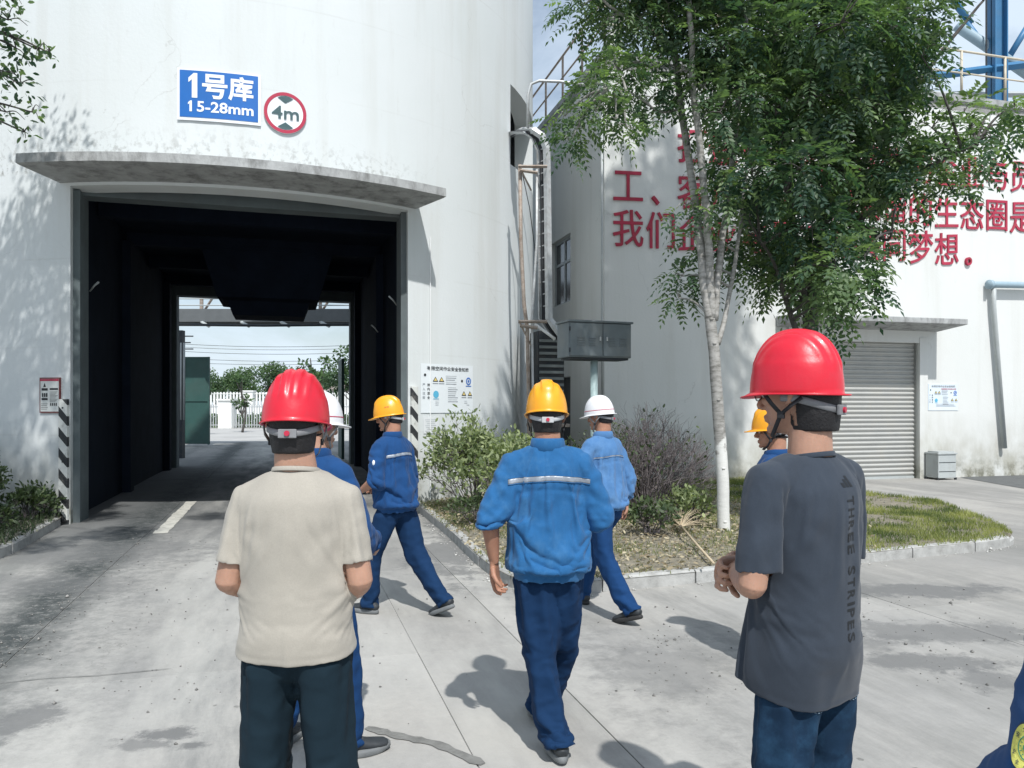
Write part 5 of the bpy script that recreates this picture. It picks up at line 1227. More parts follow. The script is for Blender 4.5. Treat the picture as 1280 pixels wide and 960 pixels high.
# ------------------------------------------------------------------ people
def fabric(name, col, sheen=.15, weave=900, wr=.25, var=.08, rough=.9, vscale=5, fade=None):
    sheen *= .5
    m = bpy.data.materials.new(name); m.use_nodes = True; nt = m.node_tree; L = nt.links.new
    b = nt.nodes['Principled BSDF']; b.inputs['Roughness'].default_value = rough; b.inputs['Specular IOR Level'].default_value = .2
    b.inputs['Sheen Weight'].default_value = sheen
    tc = N(nt, 'ShaderNodeTexCoord'); O = tc.outputs['Object']
    n = N(nt, 'ShaderNodeTexNoise', inp={'Scale': vscale, 'Detail': 7, 'Roughness': .65}); L(O, n.inputs['Vector'])
    r = N(nt, 'ShaderNodeMapRange', inp={'From Min': .3, 'From Max': .7, 'To Min': 1-var, 'To Max': 1+var}); L(n.outputs['Fac'], r.inputs['Value'])
    n2 = N(nt, 'ShaderNodeTexNoise', inp={'Scale': 260, 'Detail': 2}); L(O, n2.inputs['Vector'])
    r2 = N(nt, 'ShaderNodeMapRange', inp={'From Min': .3, 'From Max': .7, 'To Min': .95, 'To Max': 1.05}); L(n2.outputs['Fac'], r2.inputs['Value'])
    q = N(nt, 'ShaderNodeMath', operation='MULTIPLY'); L(r.outputs[0], q.inputs[0]); L(r2.outputs[0], q.inputs[1])
    v = N(nt, 'ShaderNodeVectorMath', operation='SCALE'); v.inputs[0].default_value = col; L(q.outputs[0], v.inputs['Scale']); last = v.outputs[0]
    if fade:
        n4 = N(nt, 'ShaderNodeTexNoise', inp={'Scale': 7, 'Detail': 8, 'Roughness': .7}); L(O, n4.inputs['Vector'])
        r4 = N(nt, 'ShaderNodeMapRange', inp={'From Min': .48, 'From Max': .75, 'To Min': 0, 'To Max': .7}); L(n4.outputs['Fac'], r4.inputs['Value'])
        m4 = N(nt, 'ShaderNodeMix', data_type='RGBA'); m4.inputs['B'].default_value = (*fade, 1); L(r4.outputs[0], m4.inputs['Factor']); L(last, m4.inputs['A']); last = m4.outputs['Result']
    L(last, b.inputs['Base Color'])
    mp = N(nt, 'ShaderNodeMapping'); mp.inputs['Scale'].default_value = (1, 1, .45); L(O, mp.inputs[0])
    n3 = N(nt, 'ShaderNodeTexNoise', noise_type='RIDGED_MULTIFRACTAL', inp={'Scale': 5.5, 'Detail': 3.5, 'Roughness': .5, 'Distortion': .8})
    n3.normalize = True; L(mp.outputs[0], n3.inputs['Vector'])
    a = N(nt, 'ShaderNodeMath', operation='MULTIPLY_ADD', inp={1: .02}); L(n2.outputs['Fac'], a.inputs[0]); L(n3.outputs['Fac'], a.inputs[2])
    bp = N(nt, 'ShaderNodeBump', inp={'Strength': wr, 'Distance': .012}); L(a.outputs[0], bp.inputs['Height']); L(bp.outputs[0], b.inputs['Normal'])
    return m
def plastic(name, col, rough=.36):
    m = mat(name, col, rough, var=.05, vscale=14, spec=.5, coat=.08, bump=.08, bscale=55, dirt=tuple(c*.55+.05 for c in col), dirt_amt=.22, dscale=16)
    return m
def skin_mat(name, col):
    m = mat(name, col, .5, var=.14, vscale=16, bump=.15, bscale=140, spec=.35)
    b = m.node_tree.nodes['Principled BSDF']; b.inputs['Subsurface Weight'].default_value = .12; b.inputs['Subsurface Radius'].default_value = (.01, .004, .002); return m
M_skin = skin_mat('skin', (.41, .235, .165)); M_skin2 = skin_mat('tanned_skin', (.37, .19, .125))
M_hair = mat('black_hair', (.012, .011, .012), .55, var=.2, vscale=60, bump=.4, bscale=150)
M_eye = mat('eye_white', (.6, .58, .55), .2, var=.02); M_iris = mat('dark_iris', (.015, .01, .008), .15)
M_lip = mat('lips', (.30, .12, .10), .5)
M_strap = mat('black_strap', (.018, .019, .022), .7, var=.1); M_strapg = mat('grey_strap', (.20, .20, .20), .8, var=.15)
M_band = mat('grey_headband', (.20, .205, .215), .6, var=.15, vscale=30); M_bandw = mat('pale_headband', (.42, .43, .44), .6, var=.12, vscale=30)
M_knob = mat('red_knob', (.42, .02, .05), .4)
M_hred = plastic('red_helmet_shell', (.60, .010, .028)); M_hyel = plastic('yellow_helmet_shell', (.80, .34, .008)); M_hwht = plastic('white_helmet_shell', (.72, .72, .73))
M_tee = fabric('beige_tee_cotton', (.36, .335, .29), .2, wr=.22); M_teeg = fabric('charcoal_tee_cotton', (.034, .044, .060), .25, wr=.25, var=.15)
M_jkt = fabric('bright_blue_twill', (.020, .108, .265), .15, wr=.6, var=.14, fade=(.065, .18, .34)); M_jktd = fabric('deep_blue_twill', (.010, .054, .165), .15, wr=.5, var=.12)
M_jktf = fabric('faded_blue_twill', (.070, .175, .36), .2, wr=.5, var=.12, fade=(.13, .25, .42))
M_trn = fabric('navy_work_trousers', (.006, .028, .080), 0, wr=.5, var=.12); M_trm = fabric('mid_blue_work_trousers', (.008, .042, .130), 0, wr=.5, var=.12)
M_trb = fabric('black_green_trousers', (.008, .020, .030), 0, wr=.35); M_jean = fabric('dark_blue_denim', (.008, .026, .056), 0, wr=.45, var=.2, fade=(.03, .09, .17))
M_x0 = None
M_refl = mat('reflective_tape', (.27, .30, .34), .4, metal=.2, var=.08, vscale=30, bump=.2, bscale=90)
M_shoe = mat('dark_safety_shoe', (.030, .035, .040), .6, var=.2, vscale=20); M_sole = mat('grey_shoe_sole', (.16, .17, .175), .7, var=.2, vscale=20); M_soleb = mat('black_shoe_sole', (.03, .03, .03), .7)
M_toe = mat('grey_shoe_suede', (.12, .13, .135), .8, var=.2, vscale=20)
M_print = mat('black_shirt_print', (.010, .012, .015), .6); M_printg = mat('dark_shirt_print', (.022, .028, .038), .6)
M_stitch = mat('pale_denim_stitching', (.16, .22, .28), .8)

_perm = np.random.default_rng(5).permutation(256); _perm = np.concatenate([_perm, _perm]).astype(int)
_gr = nrm(np.random.default_rng(6).normal(0, 1, (256, 3)))
def pn(P):
    P = np.asarray(P, float)+37.3; I = np.floor(P).astype(int); f = P-I; u = f*f*f*(f*(f*6-15)+10); I &= 255; r = 0
    for dx in (0, 1):
        for dy in (0, 1):
            for dz in (0, 1):
                h = _perm[_perm[_perm[(I[:, 0]+dx) & 255]+((I[:, 1]+dy) & 255)]+((I[:, 2]+dz) & 255)] & 255
                g = (_gr[h]*(f-np.array([dx, dy, dz]))).sum(1)
                w_ = (u[:, 0] if dx else 1-u[:, 0])*(u[:, 1] if dy else 1-u[:, 1])*(u[:, 2] if dz else 1-u[:, 2]); r = r+w_*g
    return r
def ridge(P):
    P = np.asarray(P, float); w_ = np.stack([pn(P*.6+11), pn(P*.6+23), pn(P*.6+31)], 1)*.9; r = np.clip(1-2.4*np.abs(pn(P+w_)), -.3, 1); return np.where(r > 0, np.abs(r)**1.6, r)*1.25-.25
def sm(x, a, b): t = np.clip((x-a)/(b-a), 0, 1); return t*t*(3-2*t)

def remesh(mb, vox, smooth=3, fac=.5):
    m = mb.mesh('tmp'); o = bpy.data.objects.new('tmp', m); COL.objects.link(o)
    r = o.modifiers.new('r', 'REMESH'); r.mode = 'VOXEL'; r.voxel_size = vox; r.adaptivity = 0
    if smooth: s = o.modifiers.new('s', 'SMOOTH'); s.iterations = smooth; s.factor = fac
    dg = bpy.context.evaluated_depsgraph_get(); me = bpy.data.meshes.new_from_object(o.evaluated_get(dg))
    V = np.empty(len(me.vertices)*3); me.vertices.foreach_get('co', V); V = V.reshape(-1, 3)
    Nn = np.empty(len(me.vertices)*3); me.vertices.foreach_get('normal', Nn); Nn = Nn.reshape(-1, 3)
    Fc = np.empty(len(me.polygons)*4, dtype=np.int32); ok = all(p.loop_total == 4 for p in me.polygons[:1])
    Fc = np.empty(len(me.loops), dtype=np.int32); me.loops.foreach_get('vertex_index', Fc); Fc = Fc.reshape(-1, 4)
    bpy.data.objects.remove(o); bpy.data.meshes.remove(m); bpy.data.meshes.remove(me); return V, Nn, Fc
def bvh_of(V, Fc): return BVHTree.FromPolygons([tuple(v) for v in V], [tuple(f) for f in Fc])

def drape(V, Fc, pin, colliders, frames=18, grow=.06, mass=.25, bend=.4, tens=12, thick=.006, quality=5, grav=1.0, fn=None):
    """cloth simulation: the garment grows slightly over the body, so it buckles into real folds. V in root space"""
    me = np_mesh('sim', V, Fc); o = bpy.data.objects.new('sim', me); COL.objects.link(o)
    vg = o.vertex_groups.new(name='pin')
    for w_ in (1.0, .5, .15):
        ids = np.where(np.abs(pin-w_) < .02)[0]
        if len(ids): vg.add([int(i) for i in ids], w_, 'REPLACE')
    cm = o.modifiers.new('c', 'CLOTH'); s = cm.settings; s.quality = quality; s.mass = mass; s.tension_stiffness = tens; s.compression_stiffness = tens; s.shear_stiffness = 4; s.bending_stiffness = bend
    s.tension_damping = 10; s.compression_damping = 10; s.shear_damping = 5; s.bending_damping = 1; s.air_damping = 4
    s.vertex_group_mass = 'pin'; s.pin_stiffness = 1.0; s.shrink_min = -grow; s.effector_weights.gravity = grav
    cs = cm.collision_settings; cs.use_collision = True; cs.distance_min = .003; cs.collision_quality = 3; cs.use_self_collision = False
    cos = []
    for (v, f) in colliders:
        c = bpy.data.objects.new('col', np_mesh('col', v, f)); COL.objects.link(c); m = c.modifiers.new('k', 'COLLISION'); c.collision.thickness_outer = thick; c.collision.cloth_friction = 8; c.collision.damping = .5; cos.append(c)
    cm.point_cache.frame_start = 1; cm.point_cache.frame_end = frames+2
    for fr in range(1, frames+1): sc.frame_set(fr)
    dg = bpy.context.evaluated_depsgraph_get(); ev = o.evaluated_get(dg).to_mesh(); R = np.empty(len(ev.vertices)*3); ev.vertices.foreach_get('co', R); R = R.reshape(-1, 3)
    o.evaluated_get(dg).to_mesh_clear()
    for x in [o]+cos:
        m = x.data; bpy.data.objects.remove(x); bpy.data.meshes.remove(m)
    sc.frame_set(1)
    if not np.isfinite(R).all() or np.abs(R-V).max() > .5: print('DRAPE FAILED', np.abs(R-V).max()); return V
    return R
def vnormals(V, Fc):
    n = np.cross(V[Fc[:, 2]]-V[Fc[:, 0]], V[Fc[:, 3]]-V[Fc[:, 1]]); R = np.zeros_like(V)
    for k in range(4): np.add.at(R, Fc[:, k], n)
    return nrm(R)
def smooth_np(V, Fc, it=1, f=.5):
    E = np.concatenate([Fc[:, [0, 1]], Fc[:, [1, 2]], Fc[:, [2, 3]], Fc[:, [3, 0]]]); n = len(V)
    for _ in range(it):
        S = np.zeros_like(V); C = np.zeros(n)
        for a, b in ((0, 1), (1, 0)):
            np.add.at(S, E[:, a], V[E[:, b]]); np.add.at(C, E[:, a], 1)
        V = V*(1-f)+f*S/np.maximum(C, 1)[:, None]
    return V
def compact(V, Fc):
    u = np.unique(Fc); m = -np.ones(len(V), int); m[u] = np.arange(len(u)); return u, m[Fc]

def hand_mb(mb, wrist, direc, palm, side, curl=.35, spread=1.0):
    """wrist point, direction of the fingers, direction the palm faces, side = +1 right hand / -1 left"""
    d = Vector(direc).normalized(); p = Vector(palm); p = (p-d*p.dot(d)).normalized(); lat = d.cross(p).normalized()*(-side)   # lat points to the thumb
    w_ = Vector(wrist); X = lambda a, l, n: w_+d*a+lat*l+p*n
    mb.tube([X(-.01, 0, 0), X(.02, 0, 0), X(.05, .002, 0), X(.085, 0, .002), X(.098, 0, .004)], [(.026, .019), (.032, .018), (.041, .0165), (.041, .014), (.036, .011)], seg=16, up=tuple(p))
    for k, (l, ln, r) in enumerate(((.031, .070, .0088), (.0105, .078, .0092), (-.0105, .073, .0088), (-.030, .058, .0078))):
        c = curl*(1+.12*k)+(.05 if k % 2 else 0); a = c*.7; q = X(.082, l, .002); P = [q]; R = [r*1.05]; dd = (d+lat*(l*1.6*spread)).normalized()
        for i, fr_ in enumerate((.46, .30, .24)):
            v = dd*math.cos(a)+p*math.sin(a); q2 = q+v*(ln*fr_+(.012 if i == 0 else 0)); P += [q.lerp(q2, .5), q2]; R += [r*(.98-.08*i), r*(1.02-.09*i)]; q = q2; a += c*1.25
        mb.tube(P, R, seg=10)
        mb.ell(tuple(P[-1]), (R[-1]*.95,)*3, seg=8, rings=6)
    q = X(.022, .026, .006); a1 = X(.048, .050, .016+.02*curl); a2 = X(.072, .058, .026+.045*curl); a3 = X(.092, .054, .034+.07*curl)
    mb.tube([q, a1, a2, a3], [.015, .0125, .0105, .0085], seg=10); mb.ell(tuple(a3), (.0083,)*3, seg=8, rings=6)

def head_mb(mb, M):
    T = lambda *a: a
    mb.ell((0, -.018, .035), (.076, .096, .088), M, 24, 16)
    V = [(0, .008, .05), (0, .010, .02), (0, .012, -.02), (0, .016, -.055), (0, .024, -.085), (0, .034, -.108), (0, .036, -.116)]
    mb.tube(V, [(.072, .080), (.072, .078), (.068, .074), (.060, .070), (.050, .060), (.034, .042), (.018, .022)], seg=24, up=(0, 1, 0), M=M)
    mb.tube([(0, .082, .012), (0, .092, -.010), (0, .104, -.032), (0, .102, -.042)], [.008, .010, .013, .009], seg=10, M=M)
    for s in (-1, 1):
        mb.ell((s*.012, .093, -.040), (.009, .010, .007), M, 8, 6); mb.ell((s*.029, .076, .020), (.027, .013, .008), M, 10, 6); mb.ell((s*.043, .062, -.022), (.020, .018, .016), M, 10, 8)
        mb.tube([(s*.072, .004, .018), (s*.083, -.012, .012), (s*.084, -.020, -.008), (s*.079, -.010, -.030), (s*.072, .002, -.034)], [.007, .009, .010, .0085, .006], seg=8, M=M); mb.ell((s*.075, -.006, -.006), (.006, .014, .024), M, 8, 6)
    mb.ell((0, .086, -.064), (.023, .009, .0055), M, 10, 6); mb.ell((0, .084, -.075), (.020, .010, .006), M, 10, 6); mb.ell((0, .072, -.100), (.022, .018, .014), M, 10, 8)

def helmet(root, M, shell, style, band, strapm, a=.101, b=.128, h=.148, z0=.020, side=.006, front=.042, back=.012, stripe=None, straps=True, knob=True, mark=None):
    NU, NV = 120, 30; V = []; vb = [(-2, ), (-1, )]
    rows_ = [('e', 1.0), ('e', .55), ('e', .2)]+[('d', i/(NV-1)) for i in range(NV-1)]
    for (k, v) in rows_:
        for i in range(NU):
            t = 2*math.pi*i/NU; sx, cy = math.sin(t), math.cos(t)
            if k == 'e':
                e = side+front*max(0, cy)**2.4+back*max(0, -cy)**3; dz = -(.004+.012*max(0, cy)**2)*v; x, y, z = (a+e*v)*sx, (b+e*v)*cy, z0+dz
            else:
                r = math.cos(v*math.pi/2)**.80; x, y, z = a*r*sx, b*r*cy, z0+h*math.sin(v*math.pi/2)**.97
                ax = abs(x); n_ = Vector((x/a/a, y/b/b, (z-z0)/h/h)).normalized(); dd = 0
                top = sm(np.array(z), z0+h*.30, z0+h*.55)
                if style == 'vee':
                    dd += .0055*(1-sm(np.array(ax), .026, .034))*top; dd -= .0055*(1-sm(np.array(ax), .004, .011))*top*sm(np.array(-y), -.2, .0)
                    dd += .0030*(1-sm(np.array(abs(ax-.052)), .003, .010))*top; dd += .0018*(1-sm(np.array(v), .30, .33))
                elif style == 'lobe':
                    dd += .0080*(1-sm(np.array(ax), .022, .032))*sm(np.array(z), z0+h*.5, z0+h*.72); dd += .0028*(1-sm(np.array(abs(ax-.055)), .004, .012))*top
                elif style == 'round': dd += .003*(1-sm(np.array(ax), .010, .020))*top
                dd = float(dd); x += n_.x*dd; y += n_.y*dd; z += n_.z*dd
            V.append((x, y, z))
    V.append((0, 0, z0+h+(.0055 if style == 'lobe' else .0)+(-.0 if style != 'vee' else 0))); nr_ = len(rows_)
    Fs = [(r*NU+i, r*NU+(i+1) % NU, (r+1)*NU+(i+1) % NU, (r+1)*NU+i) for r in range(nr_-1) for i in range(NU)]
    Fs += [((nr_-1)*NU+i, (nr_-1)*NU+(i+1) % NU, nr_*NU) for i in range(NU)]
    mb = MB(); mb.add(V, [f[::-1] for f in Fs], M); o = mb.build('helmet', shell, root, True)
    s = o.modifiers.new('t', 'SOLIDIFY'); s.thickness = .003; s.offset = -1
    # rolled edge
    mb = MB(); mb.tube([M @ Vector(V[i]) for i in list(range(0, NU, 3))+[0]], .0028, seg=6, cap=False); mb.build('rim_bead', shell, o, True)
    if stripe:
        zc = z0+h*.22; q = []
        for i in range(0, NU+1, 3):
            t = 2*math.pi*i/NU; v = math.asin(.22**(1/.97))/(math.pi/2); r = math.cos(v*math.pi/2)**.8; q.append(M @ Vector((a*r*math.sin(t)*1.006, b*r*math.cos(t)*1.006, zc)))
        mb = MB(); mb.tube(q, [(.0012, .0028)]*len(q), seg=4, cap=False, up=(0, 0, 1)); mb.build('stripe', stripe, o)
    if mark:
        TV, TP = fit_text(mark[0], .034, .010, 0, .01); mbm = MB(); out_ = []
        for v_ in TV:
            t = math.radians(mark[1])+v_[0]/a; zz = z0+h*mark[2]+v_[1]; vv = math.asin(min(1, ((zz-z0)/h)))/(math.pi/2); r = math.cos(vv*math.pi/2)**.8; out_.append((a*r*math.sin(t)*1.012, b*r*math.cos(t)*1.012, zz))
        mbm.add(out_, TP, M); mbm.build('mark', M_sred, o)
    # inner headband round the back of the head
    def bandpt(t, z, k=1.0): return M @ Vector(((.083*k)*math.sin(t), -.016+(.101*k)*math.cos(t), z))
    mb = MB(); K = 30; V2 = []
    for i in range(K+1):
        t = math.radians(75+210*i/K); dip = -.030*max(0, -math.cos(t))**1.3
        for (k, z) in ((1.0, z0-.002), (1.04, z0-.004), (1.04, z0-.022), (1.0, z0-.024)): V2.append(bandpt(t, z+dip, k))
    mb.add(V2, [(4*i+c, 4*i+(c+1) % 4, 4*i+4+(c+1) % 4, 4*i+4+c) for i in range(K) for c in range(4)]); mb.build('headband', band, o, True)
    mb = MB(); mb.bevbox(-.028, .028, -.128, -.119, z0-.058, z0-.030, .003, M); mb.build('adjuster', M_bandw if band is M_bandw else band, o)
    if knob: mb = MB(); mb.tube([M @ Vector((0, -.134, z0-.044)), M @ Vector((0, -.127, z0-.044))], .0085, seg=14); mb.build('knob', M_knob, o)
    if straps:
        for s in (-1, 1):
            J = (s*.083, .008, -.062)
            for (p, wv) in (((s*.088, .055, z0-.002), 1), ((s*.090, -.050, z0-.012), 1)):
                P = [M @ Vector(p), M @ (Vector(p).lerp(Vector(J), .5)+Vector((s*.006, 0, 0))), M @ Vector(J)]
                mb = MB(); mb.tube(P, [(.0016, .0075)]*3, seg=6, up=(0, 1, 0)); mb.build('chin_strap', strapm, o, True)
            mb = MB(); mb.tube([M @ Vector(q) for q in (J, (s*.070, .028, -.100), (s*.034, .052, -.126), (0, .056, -.128))], [(.0016, .0075)]*4, seg=6, up=(0, 1, 0)); mb.build('chin_strap', strapm, o, True)
            mb = MB(); mb.bevbox(J[0]-.004, J[0]+.004, J[1]-.010, J[1]+.010, J[2]-.012, J[2]+.008, .002, M); mb.build('buckle', M_strap, o)
    return o

def shoe(root, ankle, yaw, pitch, upper, sole, toe=None):
    M = Matrix.Translation(Vector(ankle)) @ Matrix.Rotation(yaw, 4, 'Z') @ Matrix.Rotation(pitch, 4, 'X') @ Matrix.Translation((0, 0, -.085))
    mb = MB()
    mb.tube([(0, -.075, .045), (0, -.06, .052), (0, -.02, .058), (0, .04, .055), (0, .09, .045), (0, .14, .040), (0, .175, .038), (0, .192, .034)],
            [(.022, .020), (.034, .032), (.037, .036), (.040, .034), (.046, .027), (.048, .022), (.040, .018), (.020, .010)], seg=20, up=(0, 0, 1), M=M)
    mb.tube([(0, -.018, .05), (0, -.014, .080), (0, -.010, .100)], [(.034, .048), (.034, .044), (.032, .040)], seg=18, up=(0, 1, 0), M=M)
    V, _, Fc = remesh(mb, .006, 3); o = link('shoe', np_mesh('shoe', V, Fc, smooth=True), root, upper)
    mb = MB(); n = 28; pts = []
    for i in range(n):
        t = 2*math.pi*i/n; y = .062+.139*math.cos(t); k = (y+.08)/.28; wv = .037+.013*math.sin(k*math.pi*.9)+(.004 if k > .5 else 0); x = wv*math.copysign(abs(math.sin(t))**.75, math.sin(t)); pts.append((x, y))
    zz_ = ((0, .94), (.008, 1.03), (.024, 1.02), (.033, .96)); V = [(x*k, .062+(y-.062)*k, z+(.012*max(0, (y-.14)/.06) if y > .14 else 0)) for z, k in zz_ for x, y in pts]
    Fs = [(l*n+i, l*n+(i+1) % n, (l+1)*n+(i+1) % n, (l+1)*n+i) for l in range(3) for i in range(n)]+[tuple(range(n))[::-1], tuple(3*n+i for i in range(n))]
    mb.add(V, [f for f in Fs], M); mb.build('sole', sole, o, True)
    mb = MB(); mb.tube([M @ Vector((-.012, .035+k*.02*(1), .092-k*.010)) for k in (0, 1, 2, 3)], .003, seg=5); mb.tube([M @ Vector((.012, .035+k*.02, .092-k*.010)) for k in (0, 1, 2, 3)], .003, seg=5)
    mb.build('laces', sole, o, True)
    return o

def person(label, pos, yaw, H, P):
    s = H/1.72
    root = empty('person', Matrix.Translation((pos[0], pos[1], 0)) @ Matrix.Rotation(R_(yaw), 4, 'Z') @ Matrix.Diagonal((s, s, s, 1)), label, 'person', 'workers and visitors in safety helmets')
    g = P.get; kind = g('top', 'tee'); skin = g('skin', M_skin); q = random.Random(g('seed', 1)); sd = g('seed', 1)*7.3
    lean = Vector(g('lean', (0, 0, 0)))           # offset of the upper chest from over the pelvis
    tw_ = R_(g('twist', 0))                         # shoulder line turned against the hips
    def spine(z): k = min(max((z-.95)/.5, 0), 1.2); return Vector((lean.x*k, lean.y*k, 0))
    def up(x, y, z):                                # chest-frame point
        k = min(max((z-.95)/.4, 0), 1); a = tw_*k; return Vector((x*math.cos(a)-y*math.sin(a), x*math.sin(a)+y*math.cos(a), z))+spine(z)
    shz = g('sh_z', 1.352); shx = g('sh_x', .158)
    SHL, SHR = up(-shx, 0, shz), up(shx, 0, shz)
    hd = g('head', (0, .02, 1.60)); hy, hp_, hr = g('head_rot', (0, 0, 0))
    HM = Matrix.Translation(Vector(hd)+Vector((lean.x*1.1, lean.y*1.1, 0))) @ Matrix.Rotation(R_(hy), 4, 'Z') @ Matrix.Rotation(R_(hp_), 4, 'X') @ Matrix.Rotation(R_(hr), 4, 'Y') @ Matrix.Diagonal((g('head_k', 1),)*3+(1,))
    arms = g('arms'); legs = g('legs'); parts = []
    # ---- body (one mesh: head and neck, forearms with hands, trunk and legs)
    mb = MB(); head_mb(mb, HM); nb = up(0, -.012, 1.44); nt_ = HM @ Vector((0, -.030, -.045))
    mb.tube([nb+Vector((0, 0, -.04)), nb, nb.lerp(nt_, .5)+Vector((0, -.004, 0)), nt_], [(.080, .066), (.068, .062), (.062, .061), (.063, .064)], seg=20, up=(0, 1, 0))
    V, _, Fc = remesh(mb, .0048, 3); parts.append((V, Fc))
    for sgn, S, A_ in ((-1, SHL, arms[0]), (1, SHR, arms[1])):
        E_, Wr = up(*A_['elbow']), up(*A_['wrist']); mb = MB(); d = (Wr-E_).normalized(); bare = A_.get('bare', .0)
        mb.tube([S.lerp(E_, .35), S.lerp(E_, .8), E_, E_+d*.02, E_.lerp(Wr, .3), E_.lerp(Wr, .7), Wr], [.045, .042, .040, .041, .041, .032, (.028, .022)], seg=16)
        mb.ell(tuple(E_), (.038,)*3, seg=12, rings=8); mb.tube([S, S.lerp(E_, .4)], [.046, .044], seg=12)
        hdv = A_.get('hand_dir'); hdv = (Vector((hdv[0]*math.cos(tw_)-hdv[1]*math.sin(tw_), hdv[0]*math.sin(tw_)+hdv[1]*math.cos(tw_), hdv[2])) if hdv else d)
        pm_ = Vector(A_.get('palm', (-sgn, 0, 0))); hand_mb(mb, Wr, hdv, pm_, sgn, A_.get('curl', .4))
        V, _, Fc = remesh(mb, .0042, 2, .4); parts.append((V, Fc))
    mb = MB(); mb.tube([up(0, 0, .88), up(0, 0, .98), up(0, 0, 1.08), up(0, 0, 1.22), up(0, 0, 1.34), up(0, 0, 1.42)], [tuple(c*g('core', 1) for c in q_) for q_ in ((.15, .105), (.157, .112), (.150, .108), (.160, .112), (.163, .112), (.095, .075))], seg=20, up=(0, 1, 0))
    for S, A_ in ((SHL, arms[0]), (SHR, arms[1])): mb.tube([up(0, 0, 1.39), S, S.lerp(up(*A_['elbow']), .45), up(*A_['elbow']), up(*A_['wrist'])], [.05, .05, .044, .037, .021], seg=12)
    for sg_, Lg in zip((-1, 1), legs):
        Hp = Vector((sg_*.085, 0, .90)); mb.tube([Hp+Vector((0, 0, .04)), Hp.lerp(Vector(Lg['knee']), .5), Lg['knee'], Vector(Lg['knee']).lerp(Vector(Lg['ankle']), .4), Lg['ankle']], [.075, .066, .050, .047, .034], seg=14)
    V, _, Fc = remesh(mb, .016, 2); parts.append((V, Fc))
    Vs = []; Fs = []; o_ = 0
    for V, Fc in parts: Vs.append(V); Fs.append(Fc+o_); o_ += len(V)
    body = link('body', np_mesh('body', np.concatenate(Vs), np.concatenate(Fs), smooth=True), root, skin)
    for sg_ in (-1, 1):
        mb = MB(); mb.ell((sg_*.030, .074, -.002), (.0115,)*3, HM, 12, 8); e = mb.build('eye', M_eye, root, True)
        mb = MB(); mb.ell((sg_*.030, .0835, -.002), (.0052, .0028, .0052), HM, 10, 6); mb.build('iris', M_iris, e, True)
        mb = MB(); mb.tube([HM @ Vector(p) for p in ((sg_*.014, .095, .016), (sg_*.030, .094, .021), (sg_*.046, .083, .016))], [(.0015, .0035)]*3, seg=6); mb.build('eyebrow', M_hair, root, True)
    # ---- hair
    mb = MB(); hz = g('hair_z', -.035)
    mb.ell((0, -.022, .035), (.0805, .0985, .093), HM, 24, 16); mb.tube([(0, -.040, .03), (0, -.042, 0), (0, -.044, hz*.6), (0, -.042, hz)], [(.079, .080), (.077, .078), (.071, .070), (.064, .064)], seg=22, up=(0, 1, 0), M=HM)
    V, Nn, Fc = remesh(mb, .006, 2); Lc = (np.array(HM.inverted().to_3x3()) @ (V-np.array(HM.translation)).T).T
    V = V+Nn*(.0022*pn(V*np.array([80, 80, 22]))[:, None]); keep = ~((Lc[:, 1] > .035) & (Lc[:, 2] < .045)) & ~((np.abs(Lc[:, 0]) > .060) & (Lc[:, 1] > -.02) & (Lc[:, 2] < .0))
    Fk = Fc[keep[Fc].all(1)]; link('hair', np_mesh('hair', V, Fk, smooth=True), root, M_hair)
    # ---- helmet
    hk = dict(g('helmet')); tilt = hk.pop('tilt', 0); helmet(root, HM @ Matrix.Rotation(R_(tilt), 4, 'X'), **hk)
    # ---- trousers
    mb = MB(); wz = g('waist_z', .955); lw_ = g('leg_w', 1.0)
    mb.tube([(0, 0, .80), (0, -.005, .86), (0, -.008, .92), (0, 0, .98), (0, 0, wz)], [(.12, .095), (.160, .118), (.160, .118), (.152, .110), (.13, .09)], seg=28, up=(0, 1, 0))
    for sg_, Lg in zip((-1, 1), legs):
        Hp = Vector((sg_*.085, 0, .87)); K_, A_ = Vector(Lg['knee']), Vector(Lg['ankle']); dn = (A_-K_).normalized()
        end = A_+dn*g('leg_len', .045)
        mb.tube([Hp+Vector((0, 0, .05)), Hp, Hp.lerp(K_, .5), K_, K_.lerp(A_, .5), A_+dn*-.05, end], [tuple(r*lw_ for r in rr_) for rr_ in ((.082, .10), (.092, .105), (.086, .094), (.075, .080), (.068, .074), (.064, .074), (.062, .078))], seg=22, up=(0, 1, 0))
    V, Nn, Fc = remesh(mb, g('vox', .009) if not g('sim', 0) else g('simvox', .0115)*1.15, 4)
    z = V[:, 2]; wgt = .30+.8*(1-sm(z, .12, .40))+.65*np.exp(-((z-.48)/.10)**2)+.5*np.exp(-((z-.84)/.07)**2)
    D = .0075*wgt*ridge(np.c_[V[:, 0]*7, V[:, 1]*7, z*11]+sd)+.0045*wgt*ridge(np.c_[V[:, 0]*13+z*6, V[:, 1]*13, z*17]+sd)+.006*(1-wgt*.4)*pn(np.c_[V[:, 0]*9, V[:, 1]*9, z*2.2]+sd)
    if g('sim', 0):
        FN = Nn[Fc].mean(1); FCn = V[Fc].mean(1); kill = (FCn[:, 2] > z.max()-.014) & (FN[:, 2] > .6); pin = np.zeros(len(V)); pin[z > z.max()-.05] = 1
        for Lg in legs:
            K_, A_ = Vector(Lg['knee']), Vector(Lg['ankle']); dn = (A_-K_).normalized(); end = np.array(A_+dn*g('leg_len', .045)); nn_ = np.array(dn)
            near = np.linalg.norm(V-end, axis=1) < .13; pin[near & (np.abs((V-end) @ nn_) < .016)] = 1; kill |= (np.linalg.norm(FCn-end, axis=1) < .10) & ((FN @ nn_) > .6)
        u_, Fc = compact(V, Fc[~kill]); V, Nn, pin = V[u_], Nn[u_], pin[u_]; tV, tF = V, Fc
